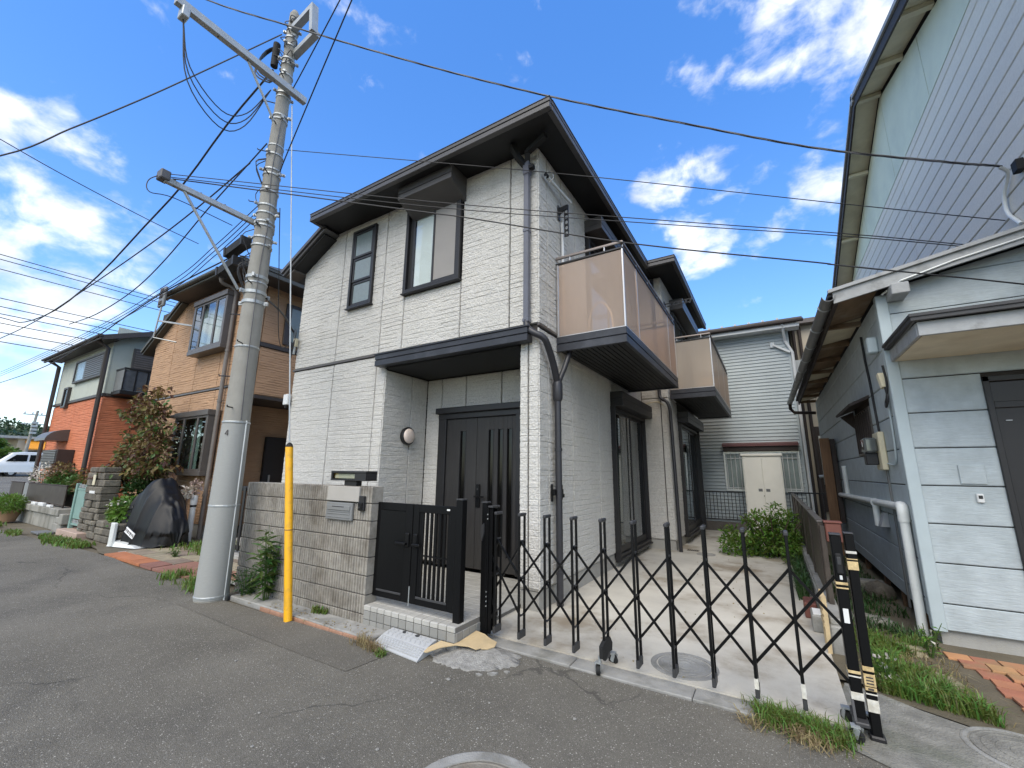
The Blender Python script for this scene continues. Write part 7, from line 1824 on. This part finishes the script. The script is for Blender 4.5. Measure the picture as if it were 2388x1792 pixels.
# ------------------------------------------------------------------ concrete utility pole
up_ = thing('utility_pole', 'tall grey concrete utility pole with steel bands and crossarms at the kerb', 'utility pole', (-5.78, 2.74, 0))
PX, PY = -5.78, 2.74
def pr_(z): return .172-.0118*z
def polepart(z0, z1, name, mat, n=28, extra=0):
    zs_ = np.linspace(z0, z1, max(2, int((z1-z0)/.5)+2)); MB().tube([(PX, PY, z) for z in zs_], [pr_(z)+extra for z in zs_], n).build(name, mat, up_, True)
polepart(-.05, 8.55, 'shaft', MT['pole']); polepart(.02, 2.05, 'guard_sheet', MT['pole_sleeve'], extra=.004)
MB().lathe([(pr_(8.5)*.95, 8.55), (pr_(8.5)*.6, 8.62), (.01, 8.64)], (PX, PY, 0), 20).build('pole_cap', MT['pole'], up_, True)
for z in (.035, 1.05, 2.06, 3.05, 3.95, 6.1, 6.95): MB().lathe([(pr_(z)+.005, z), (pr_(z)+.0085, z+.006), (pr_(z)+.0085, z+.020), (pr_(z)+.005, z+.026)], (PX, PY, 0), 24).build('seam_ring', MT['galv'], up_)
def bandclamp(z, h=.045, ears=True, rot=0.0):
    o = MB().lathe([(pr_(z)+.003, z), (pr_(z)+.012, z+.004), (pr_(z)+.012, z+h-.004), (pr_(z)+.003, z+h)], (PX, PY, 0), 24).build('steel_band', MT['galv'], up_)
    for k in range(2):
        a = rot+k*math.pi; c_, s_ = math.cos(a), math.sin(a); r_ = pr_(z)+.01
        MB().bar((PX+c_*r_, PY+s_*r_, z+h/2), (PX+c_*(r_+.05), PY+s_*(r_+.05), z+h/2), .03, h).build('band_ear', MT['galv'], o); MB().tube([(PX+c_*(r_+.03)-s_*.03, PY+s_*(r_+.03)+c_*.03, z+h/2), (PX+c_*(r_+.03)+s_*.03, PY+s_*(r_+.03)-c_*.03, z+h/2)], .009, 6).build('bolt', MT['galv'], o)
for i, z in enumerate((3.66, 3.80, 4.02, 4.50, 4.62, 4.80, 4.86, 5.0, 5.12, 5.35, 5.62, 5.70, 5.95, 6.55, 6.62, 7.02, 7.35, 7.55, 7.65, 7.9, 8.05, 8.2)): bandclamp(z, .03 if z > 4.1 else .05, True, .6+i*.9)
for i in range(15):
    z = 2.25+i*.42; a = (-2.2 if i % 2 else -.9); r_ = pr_(z)
    MB().tube([(PX+math.cos(a)*r_*.9, PY+math.sin(a)*r_*.9, z), (PX+math.cos(a)*(r_+.12), PY+math.sin(a)*(r_+.12), z-.006), (PX+math.cos(a)*(r_+.125), PY+math.sin(a)*(r_+.125), z+.012)], .008, 6).build('step_bolt', MT['wire'], up_)
# number plates and a stencilled 4
for z0_, z1_, dx in ((3.10, 3.32, 0), (2.62, 2.85, 0)):
    a = -2.62; r_ = pr_(z0_)+.006; MB().bar((PX+math.cos(a)*r_, PY+math.sin(a)*r_, z0_), (PX+math.cos(a)*r_, PY+math.sin(a)*r_, z1_), .06, .004, (math.cos(a), math.sin(a), 0)).build('number_plate', MT['label_white'], up_)
    for k in range(4):
        zz_ = z0_+.03+k*.045; MB().bar((PX+math.cos(a)*(r_+.0035), PY+math.sin(a)*(r_+.0035), zz_), (PX+math.cos(a)*(r_+.0035), PY+math.sin(a)*(r_+.0035), zz_+.03), .014, .002, (math.cos(a), math.sin(a), 0)).build('plate_mark', MT['ink'], up_)
a = -1.0; rr = pr_(1.95)+.009; e1 = Vector((-math.sin(a), math.cos(a), 0)); o0 = Vector((PX+math.cos(a)*rr, PY+math.sin(a)*rr, 1.92)); nv2 = (math.cos(a), math.sin(a), 0)
four = MB(); four.bar(o0+e1*.008+Vector((0, 0, -.02)), o0+e1*.008+Vector((0, 0, .05)), .007, .002, nv2); four.bar(o0+e1*.004+Vector((0, 0, .05)), o0-e1*.022+Vector((0, 0, .0)), .007, .002, nv2); four.bar(o0-e1*.024, o0+e1*.02, .007, .002, nv2); four.build('number_four', MT['ink'], up_)
# protective riser strip and ground wire
MB().tube([(PX+.16, PY+.06, 0), (PX+.14, PY+.05, 2.1)], .010, 6).build('ground_conduit', MT['pvc'], up_)
MB().tube(spline([(PX+.165, PY-.03, 2.1), (PX+.155, PY-.05, 3.0), (PX+.13, PY-.05, 4.2), (PX+.12, PY-.02, 4.9), (PX+.10, PY-.06, 5.6), (PX+.11, PY-.03, 6.6)], 24), .006, 5).build('ground_wire', MT['wire_grey'], up_)
# crossarms reaching over the street
def arm(y0, y1, x, z, w=.075, brace=None, name='crossarm'):
    o = MB().box(x-w/2, x+w/2, y0, y1, z-w*.6, z+w*.6, .004).build(name, MT['galv'], up_)
    for k in range(5): y = y0+.1+k*(y1-y0-.2)/4; MB().tube([(x, y, z-w*.6-.006), (x, y, z+w*.6+.02)], .010, 6).build('arm_bolt', MT['wire_grey'], o)
    return o
arm(1.30, 2.98, PX+.17, 7.05, .085); arm(1.62, 2.95, PX+.0-.16, 4.92, .06)
MB().tube([(PX+.15, 2.16, 7.0), (PX+.12, 2.60, 6.42)], .018, 8).build('arm_brace', MT['galv'], up_); MB().tube([(PX-.16, 1.82, 4.90), (PX-.12, 2.58, 3.86)], .018, 8).build('arm_brace', MT['galv'], up_)
MB().box(PX-.24, PX-.10, 1.56, 1.66, 4.90, 5.02, .01).build('arm_clamp', MT['wire_grey'], up_)
MB().box(PX+.11, PX+.25, 1.36, 1.44, 6.86, 7.0, .008).build('arm_clamp', MT['galv'], up_)
fr_ = MB(); fr_.bar((PX+.05, 2.72, 8.22), (PX+.62, 2.70, 8.26), .09, .09); fr_.bar((PX+.02, 2.80, 7.82), (PX+.62, 2.78, 7.86), .09, .09); fr_.bar((PX+.60, 2.74, 7.84), (PX+.60, 2.70, 8.28), .10, .07, (1, 0, 0)); fr_.build('top_bracket', MT['galv'], up_)
tz = MB(); tz.tube([(PX-.16, PY-.12, 7.55), (PX-.14, PY-.13, 7.95)], .05, 10); tz.build('cable_termination', MT['rubber'], up_, True)
for k in range(5):
    r_ = .22+.03*k; MB().tube(spline([(PX-.12, PY-.1, 7.95), (PX-.30-.03*k, PY-.2, 7.85-.02*k), (PX-.34-.02*k, PY-.25, 7.6-.04*k), (PX-.16, PY-.15, 7.35-.03*k), (PX-.05, PY-.14, 7.3)], 14), .011, 5).build('cable_loop', MT['wire'], up_, True)
random.seed(3)
for k in range(16):
    a = random.uniform(-3.1, .0); z = random.uniform(7.5, 8.45); r_ = pr_(z); MB().tube(spline([(PX+math.cos(a)*r_, PY+math.sin(a)*r_, z), (PX+math.cos(a+.5)*(r_+.07), PY+math.sin(a+.5)*(r_+.07), z+random.uniform(-.06, .06)), (PX+math.cos(a+1)*(r_+.01), PY+math.sin(a+1)*(r_+.01), z+random.uniform(-.1, .1))], 8), .007, 5).build('tie_wire', MT['wire_grey'], up_)
for k in range(12):
    a = random.uniform(-3.3, -1.5); z = random.uniform(4.2, 5.9); r_ = pr_(z); MB().tube(spline([(PX+math.cos(a)*r_, PY+math.sin(a)*r_, z), (PX+math.cos(a)*(r_+.12), PY+math.sin(a)*(r_+.12), z-.12), (PX+math.cos(a)*(r_+.05), PY+math.sin(a)*(r_+.05), z-.32), (PX+math.cos(a)*r_, PY+math.sin(a)*r_, z-.42)], 10), .006, 5).build('tie_wire', MT['wire'], up_)
# sleeve closures on the cables
for k, (x, y, z, lab) in enumerate(((-6.20, 2.62, 4.56, 'upper black cable closure hanging left of the utility pole'), (-6.35, 2.62, 4.30, 'lower black cable closure hanging left of the utility pole'))):
    t = thing('cable_closure', lab, 'cable closure', (x, y, z)); MB().bar((x-.22, y, z-.02), (x+.22, y, z+.05), .12, .12).build('case', MT['rubber'], t); MB().bar((x-.24, y, z-.02), (x-.20, y, z-.012), .14, .14).build('end_cap', MT['wire'], t); MB().bar((x+.20, y, z+.045), (x+.24, y, z+.05), .14, .14).build('end_cap', MT['wire'], t)
# guy wire and its yellow guard
gw = thing('guy_wire_guard', 'leaning bright yellow plastic guard round the guy wire before the block wall', 'guard', (-4.33, 2.80, 0))
d_ = Vector((-1.30, .0, 6.9)).normalized(); b0 = Vector((-4.33, 2.80, 0))
MB().tube([b0+d_*.0, b0+d_*1.78], .040, 18).build('sleeve', MT['yellow'], gw, True); MB().lathe([(.042, 0), (.03, .03), (.012, .05)], b0+d_*1.78, 16).build('cap', MT['rubber'], gw, True)
MB().lathe([(.041, 0), (.044, .004), (.041, .008)], b0+d_*.88, 16).build('clip', MT['wood'], gw)
W_ = MT['wire']
def wire(pts, r_, label, mat=None, n=30, twist=False, name='cable', sub=6):
    P = spline(pts, n) if len(pts) > 2 else pts
    o = MB().tube(P, r_, sub).build(name, mat or W_, None, True, label=label, cat='cable'); return o
wire([b0+d_*1.75, b0+d_*6.95], .008, 'thin pale guy wire rising from the yellow guard to the utility pole', MT['galv'], name='guy_wire')
# heavy twisted service bundle to the right house
mc = thing('service_bundle', 'thick twisted grey cable bundle crossing the picture to the right house', 'cable', (2.3, 5.8, 4.6))
A = [(-9.0, 1.0, 10.2), (-6.99, 1.91, 8.79), (-5.38, 2.55, 7.86), (-3.55, 3.35, 6.91), (-1.95, 4.01, 6.13), (-.47, 4.63, 5.51), (.74, 5.14, 5.03), (1.84, 5.59, 4.71), (2.30, 5.78, 4.60)]
P = spline(A, 140)
for k in range(3):
    Q = [p+Vector((0, math.cos(i*.55+k*2.094)*.0065, math.sin(i*.55+k*2.094)*.0065)) for i, p in enumerate(P)]
    MB().tube(Q, .0068, 6).build('strand', MT['wire_grey'] if k else MT['wire'], mc, True)
MB().tube(spline([(2.28, 5.78, 4.60), (2.36, 5.86, 4.55), (2.36, 6.02, 4.40), (2.36, 6.04, 4.2), (2.37, 5.89, 3.99)], 16), .018, 8).build('drop_loop', MT['pvc'], mc, True)
MB().box(2.33, 2.39, 5.62, 5.72, 4.44, 4.56, .006).build('anchor', MT['rubber'], mc)
wire([(-5.9, 2.6, 7.45), (-7.08, 2.57, 7.03), (-8.31, 2.53, 6.37), (-9.69, 2.49, 5.95), (-11.68, 2.44, 5.41), (-14.01, 2.37, 5.11), (-16.49, 2.3, 5.24), (-18.37, 2.25, 5.64), (-24, 2.1, 7.0)], .014, 'heavy dark cable sagging left from the upper part of the utility pole')
wire([(-5.8, 2.6, 8.05), (-6.43, 1.69, 6.65), (-6.72, 1.28, 6.05), (-6.96, .93, 5.56), (-7.25, .51, 5.0), (-7.9, -.5, 4.2)], .009, 'dark cable from the pole top slanting down to the left picture edge')
wire([(-5.80, 2.62, 6.12), (-6.16, 2.59, 5.93), (-7.24, 2.57, 5.54), (-8.52, 2.54, 4.98), (-9.72, 2.52, 4.67), (-11.34, 2.48, 4.53), (-13, 2.45, 4.6)], .009, 'medium dark cable from mid pole, sagging towards the orange house')
wire([(-6.15, 2.59, 5.92), (-7.58, 2.53, 5.63), (-9.3, 2.46, 5.39), (-12.0, 2.34, 5.12), (-14.39, 2.24, 4.94), (-17.62, 2.1, 4.91), (-26, 1.9, 5.3)], .010, 'thin cable branching off the medium cable and running to the left edge')
wire([(-8.8, -.8, 6.3), (-8.68, .57, 5.93), (-8.62, 1.26, 5.76), (-8.53, 2.23, 5.57), (-8.46, 2.95, 5.47)], .007, 'thin cable dropping from the upper left edge to the cable closures')
wire([(-5.9, 2.70, 4.57), (-8.8, 2.76, 4.6), (-10.99, 2.81, 4.49), (-13.18, 2.85, 4.33), (-18, 2.9, 4.2), (-30, 3, 4.6)], .011, 'lowest thick cable running left past the tan house eave')
for k, (dz, lab) in enumerate(((0, 'topmost'), (-.10, 'middle'), (-.2, 'lowest'))):
    wire([(-5.95, 2.70, 5.22+dz), (-7.18, 2.72, 4.95+dz), (-8.95, 2.74, 4.69+dz*.9), (-14.54, 2.82, 4.56+dz*.6), (-30, 3, 4.9+dz)], .006, lab+' of the three thin telephone cables running left from mid pole')
for k, (z, s_) in enumerate(((16.65, .15), (16.4, .12), (15.8, .6), (13.85, .1), (13.36, .05), (12.95, .05), (12.4, -.1), (11.85, -.1), (11.3, -.1))):
    o = MB().tube(sagline((-45, -25, z-.3), (-45, 40, z+.3), .5+.1*k, 14), .03, 5).build('power_line', W_, None, True)
    tag(o, 'distant power line crossing the left sky, '+ORD[k]+' of nine from the top', 'cable', 'distant power lines at the left')
wire([(-5.66, 2.82, 6.10), (-2.11, 4.32, 5.31), (1.06, 5.65, 4.52), (2.39, 6.2, 4.19)], .0055, 'thin wire from mid pole to the right house, highest of the thin ones')
wire([(-5.95, 1.62, 5.0), (-3.08, 3.16, 4.53), (-.95, 4.31, 4.25), (.94, 5.33, 4.02), (2.02, 5.91, 3.86), (2.39, 6.08, 3.81)], .0055, 'thin wire from the lower crossarm to the right house, upper one')
wire([(-5.95, 1.66, 4.98), (-3.09, 3.18, 4.48), (-.96, 4.32, 4.21), (.94, 5.33, 3.99), (2.01, 5.91, 3.84), (2.39, 6.1, 3.78)], .0055, 'thin wire from the lower crossarm to the right house, lower one')
wire([(-5.95, 1.70, 4.98), (-3.21, 2.98, 4.36), (-2.55, 3.29, 4.21), (-1.03, 4.0, 3.82), (.55, 4.73, 3.52), (.75, 4.83, 3.48), (2.12, 5.40, 3.19), (2.4, 5.58, 3.13)], .008, 'wavy black wire from the lower crossarm to the right house porch')
wire([(-5.68, 2.78, 7.05), (-4.4, 2.55, 7.45), (3, 1.2, 9.8)], .008, 'dark wire rising right from the upper pole to the top edge, left one')
wire([(-5.66, 2.78, 5.7), (-5.3, 2.7, 5.95), (-3.25, 2.2, 6.95), (3, .7, 10)], .008, 'dark wire rising right from mid pole to the top edge, right one')
wire([(-5.72, 2.86, 3.80), (-6.6, 3.6, 3.98), (-7.42, 4.28, 4.02)], .016, 'short black service cable from the pole to the grey house corner')
wire([(-5.72, 2.88, 5.2), (-5.95, 3.1, 4.4), (-6.6, 3.6, 3.5), (-7.40, 4.26, 3.78)], .006, 'slack black wire drooping from the pole to the cream bracket')
for k in range(4):
    wire([(-7.38, 4.27, 4.05), (-7.22-.03*k, 4.22, 4.0-.03*k), (-7.24, 4.22, 3.85-.02*k), (-7.44+.02*k, 4.25, 3.6-.08*k)], .005, ('first', 'second', 'third', 'fourth')[k]+' thin wire loop at the left corner of the grey house', n=14)
for k in range(3):
    wire([(-5.61, 1.40, 6.88), (-5.60, 1.55, 6.30-.1*k), (-5.62, 1.95, 6.02-.12*k), (-5.66, 2.25, 6.25-.1*k), (-5.70, 2.52, 6.9)], .007, ('upper', 'middle', 'lower')[k]+' of the slack loops hanging under the upper crossarm', n=20)
wire([(-5.94, 1.60, 4.98), (-6.02, 1.50, 4.86), (-5.98, 1.52, 4.70), (-5.94, 1.75, 4.74), (-5.92, 2.4, 4.72)], .006, 'small loop of wire at the end of the lower crossarm', n=20)
MB().tube([(-7.02, 4.33, 2.5), (-7.02, 4.33, 2.62)], .01, 6)
print('SCENE BUILT', len(bpy.data.objects))
